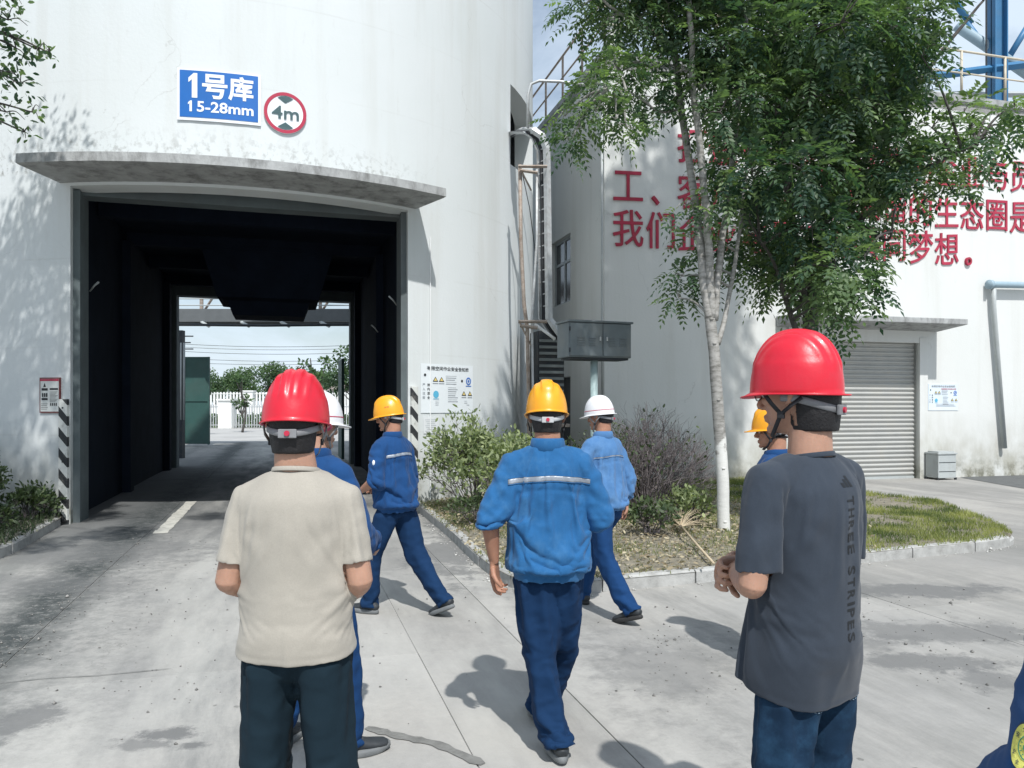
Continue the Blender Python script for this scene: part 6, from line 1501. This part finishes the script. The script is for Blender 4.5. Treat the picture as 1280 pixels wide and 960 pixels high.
        V = smooth_np(drape(V+.003*ridge(V*8+sd)[:, None]*Nn*(pin < .5)[:, None], Fc, pin, [parts[3]], frames=14, grow=g('tgrow', .045), bend=g('tbend', 1.2), grav=.6), Fc, 2, .45); V = V+vnormals(V, Fc)*D[u_][:, None]*g('twr', 1.25)*(1-pin)[:, None]
    else: V = V+Nn*D[:, None]*g('fold', 1.0)*1.35
    V = V-vnormals(V, Fc)*(.016*sm(V[:, 2], g('hem', .79)-.015, g('hem', .79)+.03))[:, None]
    trs = link('trousers', np_mesh('trousers', V, Fc, smooth=True), root, g('trousers')); tb = bvh_of(V, Fc)
    if not g('sim', 0): tV, tF = V, Fc
    else: qs = trs.modifiers.new('s', 'SUBSURF'); qs.levels = 0; qs.render_levels = 1
    # ---- upper garment
    hem = g('hem', .79); mb = MB()
    if kind == 'tee': sec = [(hem, .192, .140), (.90, .186, .135), (1.0, .178, .130), (1.1, .180, .128), (1.2, .182, .130), (1.29, .180, .128), (1.345, .160, .115), (1.385, .125, .098), (1.415, .090, .080), (1.438, .072, .070)]
    else: sec = [(hem, .166, .130), (hem+.035, .170, .134), (hem+.075, .190, .150), (1.0, .192, .148), (1.1, .194, .146), (1.2, .196, .145), (1.28, .192, .138), (1.34, .170, .122), (1.385, .135, .102), (1.42, .095, .085), (1.445, .078, .076)]
    wf = g('girth', 1.0); mb.tube([up(0, -.004+g('belly', 0)*math.exp(-((z-1.0)/.12)**2), z) for z, _, _ in sec], [(a*wf, b*wf) for _, a, b in sec], seg=36, up=(0, 1, 0), power=2.25)
    slen = g('sleeve', .62); fr_ = []
    for sgn, S, A_ in ((-1, SHL, arms[0]), (1, SHR, arms[1])):
        E_, Wr = up(*A_['elbow']), up(*A_['wrist']); d1 = (E_-S).normalized()
        mb.tube([up(0, -.01, 1.412), up(sgn*.08, -.006, shz+.034), S+Vector((0, 0, .003)), S+d1*.05], [(.045, .05), (.050, .050), (.056, .056), (.058, .058)] if kind == 'tee' else [(.05, .052), (.055, .054), (.062, .062), (.064, .064)], seg=20, up=(0, 1, 0))
        if kind == 'tee':
            e = S.lerp(E_, slen); mb.tube([S, S+d1*.06, e], [.056, .060, .066], seg=22); fr_.append((e, d1))
        else:
            dd = (Wr-E_).normalized(); sl2 = A_.get('sleeve', .9); e = E_.lerp(Wr, sl2) if sl2 > 0 else S.lerp(E_, 1+sl2)
            pts = [S, S+d1*.07, S.lerp(E_, .6), E_.lerp(S, .12), E_+(E_-(S+Wr)*.5).normalized()*.006] + ([E_.lerp(Wr, sl2*.35), E_.lerp(Wr, sl2*.75), e] if sl2 > 0 else [])
            rad = [.062, .064, .064, .062, .062]+([.061, .054, .050] if sl2 > 0 else [])
            if sl2 <= 0: pts = [S, S+d1*.07, S.lerp(E_, .6), e]; rad = [.062, .065, .066, .066]
            mb.tube(pts, rad, seg=22); ddv = dd if sl2 > 0 else d1
            cr_ = .052 if sl2 > 0.4 else .062
            if A_.get('rolled'): mb.tube([e-ddv*.05, e-ddv*.042, e-ddv*.010, e+ddv*.004], [cr_, cr_+.008, cr_+.007, cr_-.002], seg=22)
            fr_.append((e, ddv))
    simf = g('sim', 0); V, Nn, Fc = remesh(mb, g('vox', .009) if not simf else g('simvox', .0115), 4)
    x, y, z = V.T; amp = g('fold', 1.0)
    if simf:
        # open the neck, hem and sleeve ends, then let the cloth settle on the body
        FN = Nn[Fc].mean(1); FCn = V[Fc].mean(1); kill = (FCn[:, 2] < hem+.012) & (FN[:, 2] < -.6); top_z = z.max(); kill |= (FCn[:, 2] > top_z-.012) & (FN[:, 2] > .6) & (np.abs(FCn[:, 0]-lean.x) < .1)
        dn_ = np.full(len(V), 9.0)
        for e, d1 in fr_: 
            kill |= ((FN @ np.array(d1)) > .55) & (np.linalg.norm(FCn-np.array(e), axis=1) < .08)
            dn_ = np.minimum(dn_, np.where(np.linalg.norm(V-np.array(e), axis=1) < .13, np.abs((V-np.array(e)) @ np.array(d1)), 9))
        u_, Fc = compact(V, Fc[~kill]); V, Nn, dn_ = V[u_], Nn[u_], dn_[u_]; x, y, z = V.T
        pin = np.zeros(len(V)); pin[(z > top_z-.022) & (np.abs(x-lean.x) < .11)] = 1
        if kind != 'tee': pin[(z < hem+.05) & (np.abs(x-lean.x) < .19)] = 1; pin[dn_ < .014] = 1
        else: pin[(dn_ < .012)] = .15
        pin[pin == .15] = .15
        seedn = .004*ridge(V*7+sd)[:, None]*Nn*(pin < .5)[:, None]
        nbd = [parts[3], (tV, tF)]
        Vd = drape(V+seedn, Fc, pin, nbd, frames=simf, grow=g('grow', .022 if kind == 'tee' else .075), bend=g('bend', 2.0 if kind == 'tee' else 1.0), grav=g('grav', 1))
        V = smooth_np(Vd, Fc, 1, .35)
    bodyw = 1-sm(np.abs(x), .19, .23)
    if kind == 'tee':
        D = .0050*ridge(np.c_[x*6.5+z*2.0*np.sign(x), y*6.5, z*2.3]+sd)*(.35+.65*(1-sm(z, 1.15, 1.38)))+.0026*pn(np.c_[x*17, y*17, z*7]+sd)
        D += .0045*ridge(np.c_[x*8, y*8, z*13]+sd)*np.exp(-((z-.98)/.11)**2)*(.25+.75*sm(np.abs(x), .05, .17))
        for sgn in (-1, 1):
            ap = up(sgn*.175, -.07, 1.27); r_ = np.sqrt((x-ap.x)**2+(z-ap.z)**2); th = np.arctan2(z-ap.z, (x-ap.x)*sgn*-1)
            D += .0035*sm(r_, .02, .08)*np.exp(-r_/.16)*np.sin(th*6+5*pn(V*4+sd))*sm(-y, -.03, .04)
        D -= .0030*np.exp(-((np.abs(x-lean.x)-.168)/.007)**2)*(z > 1.2)
        D -= .0020*np.exp(-((z-hem-.022)/.006)**2)
    else:
        wr_ = .55+.45*(1-sm(z, 1.2, 1.4)); D = .0075*wr_*ridge(np.c_[x*7+z*1.5*np.sign(x), y*7, z*3.0]+sd)+.0042*ridge(np.c_[x*15, y*15, z*9]+sd)
        arm_ = 1-bodyw; D += .0065*arm_*ridge(np.c_[x*8, y*8, z*15]+sd)
        D -= .0045*np.exp(-((np.abs(x-lean.x)-.118)/.008)**2)*(z < 1.27)*(z > hem+.06)*(y < -.02)+.004*np.exp(-((z-1.262+.02*(np.abs(x)/.17)**1.5)/.008)**2)*(y < -.02)*(np.abs(x) < .18)+.0045*np.exp(-((np.abs(x-lean.x)-.172)/.008)**2)*(z > 1.22)
        blouse = np.exp(-((z-(hem+.09))/.05)**2)*bodyw; D += .007*blouse*(.3+ridge(np.c_[x*22, y*22, z*3]+sd))
        for sgn in (-1, 1):
            ap = up(sgn*.18, -.08, 1.28); r_ = np.sqrt((x-ap.x)**2+(z-ap.z)**2); th = np.arctan2(z-ap.z, (x-ap.x)*sgn*-1)
            D += .0045*sm(r_, .02, .08)*np.exp(-r_/.17)*np.sin(th*6+5*pn(V*4+sd))
        bandm = (z < hem+.055)&(np.abs(x) < .21)
        D = np.where(bandm, D*.2-.002+.0009*np.sin(np.arctan2(y, x)*60), D)
    V = V+Nn*D[:, None]*amp*(1.5 if kind == 'tee' else 1.25) if not simf else V+vnormals(V, Fc)*D[:, None]*g('wr', .8 if kind == 'tee' else 1.15)*(1-np.clip(pin, 0, 1))[:, None]
    nm = 't_shirt' if kind == 'tee' else 'work_jacket'
    top = link(nm, np_mesh(nm, V, Fc, smooth=True), root, g('top_mat'))
    if simf:
        q1 = top.modifiers.new('t', 'SOLIDIFY'); q1.thickness = .002; q1.offset = 1; q2 = top.modifiers.new('s', 'SUBSURF'); q2.levels = 0; q2.render_levels = 1
    if True:  bv_ = bvh_of(V, Fc)
    def hit(x, z, d=(0, 1, 0), off=.0025, start=-.6, tree=bv_):
        o = Vector((x, start, z)) if d == (0, 1, 0) else Vector(x)
        p, n_, _, _ = tree.ray_cast(o, Vector(d)); return None if p is None else p+n_*off*(1 if n_.dot(Vector(d)) < 0 else -1)
    # collar
    nb2 = up(0, -.012, 1.425); cdir = (nt_-nb).normalized()
    if kind == 'tee':
        ring = [nb2+Vector((.0735*math.sin(t), .0695*math.cos(t)+.002, .010-.012*math.cos(t))) for t in np.linspace(0, 2*math.pi, 33)]
        mb = MB(); mb.tube(ring, [(.0022, .008)]*33, seg=8, cap=False, up=(0, 0, 1)); mb.build('collar', g('top_mat'), top, True)
        for e, d1 in (fr_ if not simf else []):
            a_ = d1.orthogonal().normalized(); b_ = d1.cross(a_); ring = [e-d1*.012+(a_*math.cos(t)+b_*math.sin(t))*.0650 for t in np.linspace(0, 2*math.pi, 25)]
            mb = MB(); mb.tube(ring, [(.0015, .011)]*25, seg=6, cap=False, up=tuple(d1)); mb.build('sleeve_hem', g('top_mat'), top, True)
    else:
        mb = MB(); V4 = []; Kc = 36
        for i in range(Kc+1):
            t = math.radians(22+316*i/Kc)
            for (r, z) in ((.066, .052), (.072, .058), (.080, .050), (.089, .000), (.076, -.01)): V4.append(nb2+Vector((r*math.sin(t), r*.97*math.cos(t)+.002, z-.004-.014*max(0, math.cos(t)))))
        mb.add(V4, [(5*i+c, 5*i+(c+1) % 5, 5*i+5+(c+1) % 5, 5*i+5+c) for i in range(Kc) for c in range(5)]+[(0, 1, 2, 3, 4), tuple(5*Kc+c for c in range(5))[::-1]]); mb.build('collar', g('top_mat'), top, True)
        # reflective piping across the back yoke
        if g('stripe', True):
            zs_ = g('stripe_z', 1.285); hw_ = g('stripe_w', .017); sx_ = g('stripe_x', .17); mbx = MB(); Vx = []; n2 = 40
            for i in range(n2+1):
                u = -1+2*i/n2; xx = u*sx_; zz_ = zs_-.022*abs(u)**1.5*g('stripe_dip', 1)
                o3 = up(xx, 0, zz_)
                for k in (-1, -.33, .33, 1):
                    h_ = hit(o3.x, zz_+k*hw_, off=.004); Vx.append(h_ if h_ is not None else up(xx, -.14, zz_+k*hw_))
            mbx.add(Vx, [(4*i+k, 4*i+4+k, 4*i+5+k, 4*i+1+k) for i in range(n2) for k in range(3)]); st_ = mbx.build('reflective_stripe', M_refl, top, True); sf = st_.modifiers.new('s', 'SOLIDIFY'); sf.thickness = .002; sf.offset = -1
            mbx = MB(); 
            for k in (-1, 1):
                Q_ = [Vector(Vx[4*i+(0 if k < 0 else 3)]) for i in range(n2+1)]; mbx.tube(Q_, .0022, seg=5)
            mbx.build('stripe_piping', g('top_mat'), top, True)
        # yoke seam
    # ---- shoes
    for sg_, Lg in zip((-1, 1), legs):
        shoe(root, Lg['ankle'], R_(Lg.get('yaw', 0)), R_(Lg.get('pitch', 0)), g('shoe', M_shoe), g('sole', M_sole))
    return root, dict(hit=hit, top=top, trs=trs, tb=tb, tv=bv_, HM=HM, up=up, SHL=SHL, SHR=SHR)

def project_art(V, P, info, x0, z0, name, m, parent, rot=0, tree='tv', off=.003):
    bm = bmesh.new(); vs = [bm.verts.new((v[0], v[1], 0)) for v in V]
    for f in P:
        try: bm.faces.new([vs[i] for i in f])
        except ValueError: pass
    bmesh.ops.triangulate(bm, faces=bm.faces[:])
    for _ in range(3):
        es = [e for e in bm.edges if e.calc_length() > .012]
        if not es: break
        bmesh.ops.subdivide_edges(bm, edges=es, cuts=1); bmesh.ops.triangulate(bm, faces=[f for f in bm.faces if len(f.verts) > 3])
    c, s_ = math.cos(rot), math.sin(rot); dead = []
    for v in bm.verts:
        x = x0+v.co.x*c-v.co.y*s_; z = z0+v.co.x*s_+v.co.y*c; h_ = info['hit'](x, z, off=off, tree=info[tree])
        if h_ is None: dead.append(v)
        else: v.co = h_
    if dead: bmesh.ops.delete(bm, geom=dead, context='VERTS')
    me = bpy.data.meshes.new(name); bm.to_mesh(me); bm.free(); return link(name, me, parent, m)
def line_on(info, pts, r, name, m, parent, tree='tb', off=.0015, dash=None):
    mb = MB(); P = catmull([Vector((p[0], 0, p[1])) for p in pts], 10); Q = [info['hit'](p.x, p.z, off=off, tree=info[tree]) for p in P]; Q = [q for q in Q if q is not None]
    if len(Q) > 2:
        if dash:
            for i in range(0, len(Q)-1, 2): mb.tube([Q[i], Q[i+1]], r, seg=4)
        else: mb.tube(Q, r, seg=4)
        return mb.build(name, m, parent)

def legs_stand(w_=.11, dy=0, ya=8): return [dict(knee=(-w_*.95, .015, .48), ankle=(-w_, -.01-dy, .085), yaw=ya), dict(knee=(w_*.95, .015, .48), ankle=(w_, -.01+dy, .085), yaw=-ya)]
def place(px, Y): return ((px-640)/F*Y, Y)
HY = dict(shell=M_hyel, h=.160, z0=.008, style='lobe', band=M_bandw, strapm=M_strap)
HRD = dict(shell=M_hred, h=.172, z0=-.004, style='vee', band=M_band, strapm=M_strap)
HWT = dict(shell=M_hwht, h=.158, z0=.010, style='round', band=M_band, strapm=M_strapg, stripe=M_sred)

# A: beige t-shirt, back to camera
A_, iA = person('person in a beige t-shirt, black trousers and a red safety helmet, seen from behind', place(371, 2.44), 0, 1.70, dict(seed=1, sim=18, top='tee', top_mat=M_tee, trousers=M_trb, vox=.0075,
    helmet=dict(HRD, tilt=-4, a=.104, strapm=M_strapg), head=(-.008, .02, 1.588), head_rot=(4, -3, 0), hem=.858, sleeve=.74, hair_z=-.100, girth=1.02, core=1.05, sh_z=1.338,
    arms=[dict(elbow=(-.210, -.03, 1.085), wrist=(-.12, .19, .985), palm=(.3, -1, 0), curl=.5), dict(elbow=(.210, -.03, 1.085), wrist=(.10, .20, .97), palm=(-.3, -1, 0), curl=.5)], legs=legs_stand(.115)))
# F: grey t-shirt
F_, iF = person('tall person in a charcoal t-shirt, jeans and red helmet with arms folded', place(1008, 2.34), 36, 1.76, dict(seed=2, sim=18, head_k=1.09, top='tee', top_mat=M_teeg, trousers=M_jean, vox=.0075,
    helmet=dict(HRD, tilt=5, a=.102, b=.124, front=.022), head=(0, .035, 1.628), head_rot=(13, -4, 0), hem=.745, sleeve=.84, hair_z=-.112, girth=1.07, core=1.10, sh_x=.205, sh_z=1.368,
    arms=[dict(elbow=(-.272, -.01, 1.09), wrist=(-.06, .215, 1.07), palm=(0, -1, .2), curl=.5), dict(elbow=(.255, .03, 1.08), wrist=(-.045, .235, 1.085), hand_dir=(-1, -.15, -.15), palm=(.2, -1, -.2), curl=.62)], legs=legs_stand(.105)))
# shirt print, spine side
TV, TP = [], []
prn = empty('tmp'); bpy.data.objects.remove(prn)
zz = 1.315; letters = 'THREE STRIPES'
for i, ch in enumerate(letters):
    if ch != ' ':
        V, P = fit_text(ch, .025 if ch != 'I' else .008, .038, 0, .022); project_art(V, P, iF, .012, zz, 'print_letter', M_print, iF['top'], rot=-math.pi/2)
    nx_ = (letters+' ')[i+1]; ww_ = {'I': .008, ' ': .016}; zz -= (ww_.get(ch, .025)+ww_.get(nx_, .025))/2+.0095
for k, (x0_, h_) in enumerate(((-.022, .013), (-.004, .022), (.014, .031))):    # three slanted bars
    V = [(x0_, 0, 0), (x0_+.013, 0, 0), (x0_+.013-h_*.5, h_, 0), (x0_-h_*.5, h_, 0)]; project_art(V, [(0, 1, 2, 3)], iF, .010, 1.352, 'print_bar', M_print, iF['top'])
# jeans: pocket outlines and seams
for sx in (-1, 1):
    c = sx*.082; line_on(iF, [(c-.055, .865), (c-.058, .80), (c-.052, .745), (c, .722), (c+.052, .745), (c+.058, .80), (c+.055, .865)], .0012, 'pocket_stitching', M_stitch, iF['trs'], dash=True)
    line_on(iF, [(c-.050, .86), (c-.053, .80), (c-.047, .75), (c, .729), (c+.047, .75), (c+.053, .80), (c+.050, .86)], .0010, 'pocket_stitching', M_stitch, iF['trs'], dash=True)
line_on(iF, [(-.002, .90), (0, .84), (0, .80)], .0012, 'seam_stitching', M_stitch, iF['trs'], dash=True)
# glasses
gb = MB(); HM = iF['HM']
for sx in (-1, 1):
    gb.tube([HM @ Vector((sx*.032+.024*math.cos(t)*1.05, .098-.004*abs(math.cos(t)), .000+.019*math.sin(t))) for t in np.linspace(0, 2*math.pi, 21)], .0016, seg=6, cap=False)
    gb.tube([HM @ Vector(p) for p in ((sx*.058, .095, .004), (sx*.076, .06, .006), (sx*.082, -.005, .004))], .0016, seg=6)
gb.tube([HM @ Vector(p) for p in ((-.008, .099, .002), (0, .101, .005), (.008, .099, .002))], .0016, seg=6); gl_ = gb.build('glasses', M_black, F_, True)
M_lens = mat('clear_lens', (.8, .85, .85), .02, var=0); M_lens.node_tree.nodes['Principled BSDF'].inputs['Transmission Weight'].default_value = .95
for sx in (-1, 1):
    mb = MB(); mb.tube([HM @ Vector((sx*.032, .0965, 0)), HM @ Vector((sx*.032, .098, 0))], [(.024, .018)]*2, seg=20); mb.build('lens', M_lens, gl_)

# D: middle, bright blue jacket
D_, iD = person('worker in a bright blue jacket and yellow helmet walking away mid-yard', place(686, 3.66), 3, 1.71, dict(seed=3, sim=18, top='jacket', top_mat=M_jkt, trousers=M_trn, vox=.0075, fold=1.1,
    helmet=dict(HY, tilt=-3, a=.101, b=.128), head=(.0, .03, 1.585), head_rot=(-3, -5, 0), hem=.805, lean=(-.005, .02, 0), sh_x=.168, hair_z=-.085, skin=M_skin2, stripe_x=.195, stripe_w=.014, stripe_z=1.295, leg_w=1.14, grow=.05,
    arms=[dict(elbow=(-.285, -.05, 1.11), wrist=(-.262, .00, .885), palm=(.8, -.5, 0), curl=.45, sleeve=.22, rolled=True, hand_dir=(.05, .12, -1)), dict(elbow=(.26, -.01, 1.12), wrist=(.20, .20, 1.04), palm=(-1, 0, 0), curl=.5, sleeve=.35, rolled=True)],
    legs=[dict(knee=(-.045, .015, .48), ankle=(.035, -.14, .095), yaw=6), dict(knee=(.075, .16, .50), ankle=(-.015, .30, .10), yaw=5, pitch=0)]))
# E: white helmet, faded blue jacket
E_, iE = person('worker in a faded light blue jacket and white helmet stepping left beside the shrubs', place(757, 6.02), 42, 1.66, dict(seed=4, sim=14, simvox=.015, top='jacket', top_mat=M_jktf, trousers=M_trm, vox=.0115,
    helmet=dict(HWT, tilt=-2, a=.104, mark=('安全', 150, .5)), head_rot=(14, -4, 0), hem=.83, lean=(0, .04, 0), hair_z=-.06, skin=M_skin2, stripe_w=.007, stripe_z=1.285,
    arms=[dict(elbow=(-.26, .03, 1.12), wrist=(-.25, .17, .92), palm=(1, 0, 0), curl=.45, sleeve=.85), dict(elbow=(.27, -.03, 1.12), wrist=(.27, .02, .88), palm=(-1, 0, 0), curl=.45, sleeve=.9)],
    legs=[dict(knee=(-.095, -.08, .49), ankle=(-.11, -.36, .125), yaw=4, pitch=-18), dict(knee=(.09, .26, .52), ankle=(.09, .34, .085), yaw=-4)], sole=M_soleb))
# C: yellow helmet left, profile
C_, iC = person('worker in a dark blue jacket and yellow helmet striding left at the tunnel mouth', place(495, 6.05), 58, 1.655, dict(seed=5, sim=14, simvox=.015, top='jacket', top_mat=M_jktd, trousers=M_trn, vox=.0115,
    helmet=dict(HY, tilt=-2, strapm=M_strap, mark=('安全', 260, .42)), head_rot=(22, -6, 0), hem=.82, lean=(0, .05, 0), hair_z=-.06, skin=M_skin2, stripe_x=.16, stripe_w=.013, stripe_z=1.30,
    arms=[dict(elbow=(-.255, -.02, 1.10), wrist=(-.20, .19, 1.00), palm=(.5, -.3, -1), curl=.7, sleeve=.12, rolled=True), dict(elbow=(.25, .02, 1.10), wrist=(.10, .24, 1.02), palm=(-1, 0, 0), curl=.6, sleeve=.4, rolled=True)],
    legs=[dict(knee=(-.12, .15, .50), ankle=(-.13, .16, .085), yaw=4), dict(knee=(.10, -.12, .50), ankle=(.10, -.42, .135), yaw=-6, pitch=-24)]))
# B: behind A
B_, iB = person('worker in blue and a white helmet mostly hidden behind the beige t-shirt', place(390, 3.62), -30, 1.66, dict(seed=6, sim=14, simvox=.015, top='jacket', top_mat=M_jktd, trousers=M_trm, vox=.0105,
    helmet=dict(HWT, tilt=0, a=.104), head_rot=(-12, -3, 0), head=(-.01, .02, 1.585), hem=.83, lean=(.01, .02, 0), hair_z=-.055, stripe=True,
    arms=[dict(elbow=(-.25, .04, 1.12), wrist=(-.17, .22, 1.00), palm=(1, 0, 0), curl=.5), dict(elbow=(.285, .02, 1.10), wrist=(.20, .22, 1.0), palm=(-1, 0, 0), curl=.5, sleeve=.95)],
    legs=[dict(knee=(-.12, .02, .48), ankle=(-.17, -.06, .085), yaw=10), dict(knee=(.165, .05, .48), ankle=(.205, .04, .085), yaw=-32)]))
# G: yellow helmet behind F
G_, iG = person('worker in a yellow helmet almost hidden behind the tall charcoal-shirted person', place(968, 4.75), 62, 1.58, dict(seed=7, top='jacket', top_mat=M_jktd, trousers=M_trn, vox=.0125,
    helmet=dict(HY, tilt=3), head_rot=(12, -4, 0), hem=.83, hair_z=-.05, skin=M_skin2, stripe=True,
    arms=[dict(elbow=(-.19, -.03, 1.08), wrist=(-.19, -.02, .84), palm=(1, 0, 0), curl=.5), dict(elbow=(.20, -.02, 1.08), wrist=(.20, -.02, .84), palm=(-1, 0, 0), curl=.5)], legs=legs_stand(.09)))
gb = MB(); HM = iG['HM']
for sx in (-1, 1):
    gb.tube([HM @ Vector((sx*.032+.023*math.cos(t), .098-.004*abs(math.cos(t)), .017*math.sin(t))) for t in np.linspace(0, 2*math.pi, 15)], .0018, seg=5, cap=False)
    gb.tube([HM @ Vector(p) for p in ((sx*.056, .095, .004), (sx*.076, .06, .006), (sx*.082, -.005, .004))], .0018, seg=5)
gb.build('glasses', M_black, G_, True)
# H: at the right edge, only a sleeve in view
H_, iH = person('worker at the right edge showing a blue sleeve with a yellow patch', (1.125, 1.30), 4, 1.72, dict(seed=8, fold=.5, top='jacket', top_mat=M_jktd, trousers=M_trn, vox=.0095,
    helmet=dict(HY), head_rot=(0, 0, 0), hem=.83, hair_z=-.05, stripe=True,
    arms=[dict(elbow=(-.250, -.03, 1.02), wrist=(-.22, .18, .86), palm=(1, 0, 0), curl=.5, sleeve=.8), dict(elbow=(.25, .02, 1.12), wrist=(.26, .1, .9), palm=(-1, 0, 0), curl=.5)], legs=legs_stand(.11)))
def patch(info, root, c, rad, dirv):
    """round embroidered patch laid on the sleeve, c in root space, dirv = direction it is looked at along"""
    d = Vector(dirv).normalized(); lat = Vector((0, 0, 1)).cross(d).normalized()*-1
    def put(V, P, name, m, off):
        bm = bmesh.new(); vs = [bm.verts.new((v[0], v[1], 0)) for v in V]
        for f in P: bm.faces.new([vs[i] for i in f])
        bmesh.ops.triangulate(bm, faces=bm.faces[:])
        for _ in range(3):
            es = [e for e in bm.edges if e.calc_length() > .008]
            if not es: break
            bmesh.ops.subdivide_edges(bm, edges=es, cuts=1); bmesh.ops.triangulate(bm, faces=[f for f in bm.faces if len(f.verts) > 3])
        dead = []
        for v in bm.verts:
            o = Vector(c)-d*.3+lat*v.co.x+Vector((0, 0, 1))*v.co.y; h_, n_, _, _ = info['tv'].ray_cast(o, d)
            if h_ is None: dead.append(v)
            else: v.co = h_-d*off
        if dead: bmesh.ops.delete(bm, geom=dead, context='VERTS')
        me = bpy.data.meshes.new(name); bm.to_mesh(me); bm.free(); return link(name, me, root, m)
    Mpy = mat('patch_yellow', (.62, .60, .14), .8, var=.08, bump=.3, bscale=300); Mpg = mat('patch_green', (.05, .22, .13), .8); Mpb = mat('patch_edge', (.03, .05, .08), .8)
    def circ_(r, r1=0, sy=1.18, n=40):
        if r1: return [(r*math.cos(t), r*sy*math.sin(t), 0) for t in np.linspace(0, 2*math.pi, n, endpoint=False)]+[(r1*math.cos(t), r1*sy*math.sin(t), 0) for t in np.linspace(0, 2*math.pi, n, endpoint=False)], [(k, (k+1) % n, n+(k+1) % n, n+k) for k in range(n)]
        return [(r*math.cos(t), r*sy*math.sin(t), 0) for t in np.linspace(0, 2*math.pi, n, endpoint=False)], [tuple(range(n))]
    put(*circ_(rad), 'arm_patch', Mpb, .003); p = put(*circ_(rad*.93), 'patch_field', Mpy, .005)
    put(*circ_(rad*.50, rad*.45), 'patch_ring', Mpg, .0065); 
    for k in range(14):
        t = 2*math.pi*k/14; r0_, r1_ = rad*.34, rad*.43; V = [(r0_*math.cos(t-.1), 1.18*r0_*math.sin(t-.1), 0), (r1_*math.cos(t), 1.18*r1_*math.sin(t), 0), (r0_*math.cos(t+.1), 1.18*r0_*math.sin(t+.1), 0)]; put(V, [(0, 1, 2)], 'patch_ray', Mpg, .0065)
    q_ = rad*.085; L_ = rad*.26; put([(-q_, -L_, 0), (q_, -L_, 0), (q_, -q_, 0), (L_, -q_, 0), (L_, q_, 0), (q_, q_, 0), (q_, L_, 0), (-q_, L_, 0), (-q_, q_, 0), (-L_, q_, 0), (-L_, -q_, 0), (-q_, -q_, 0)], [tuple(range(12))], 'patch_cross', Mpg, .0065)
    for i, ch in enumerate('安全生产'):
        t = math.radians(150-40*i); V, P = fit_text(ch, rad*.24, rad*.26, 0, .012); put([(v[0]+rad*.71*math.cos(t), v[1]+rad*.71*1.18*math.sin(t), 0) for v in V], P, 'patch_character', Mpb, .0065)
    for k in range(5):
        t = math.radians(205+32*k); V, P = fit_text('安全第一线'[k], rad*.17, rad*.2, 0, .01); put([(v[0]+rad*.72*math.cos(t), v[1]+rad*.72*1.18*math.sin(t), 0) for v in V], P, 'patch_character', Mpb, .0065)
eh = iH['SHL'].lerp(iH['up'](-.250, -.03, 1.02), .84)
patch(iH, iH['top'], eh, .034, (1, .40, 0))
# C: small pale badge on the sleeve
eC = iC['SHL'].lerp(iC['up'](-.255, -.02, 1.10), .45)
mb = MB(); o = eC+Vector((-.0, -.0, 0)); h_, n_, _, _ = iC['tv'].ray_cast(eC+Vector((-.3, -.1, 0)), Vector((1, .33, 0)))
if h_ is not None: mb.ell(tuple(h_), (.012, .012, .022), seg=8, rings=6); mb.build('sleeve_badge', M_swhite, iC['top'])
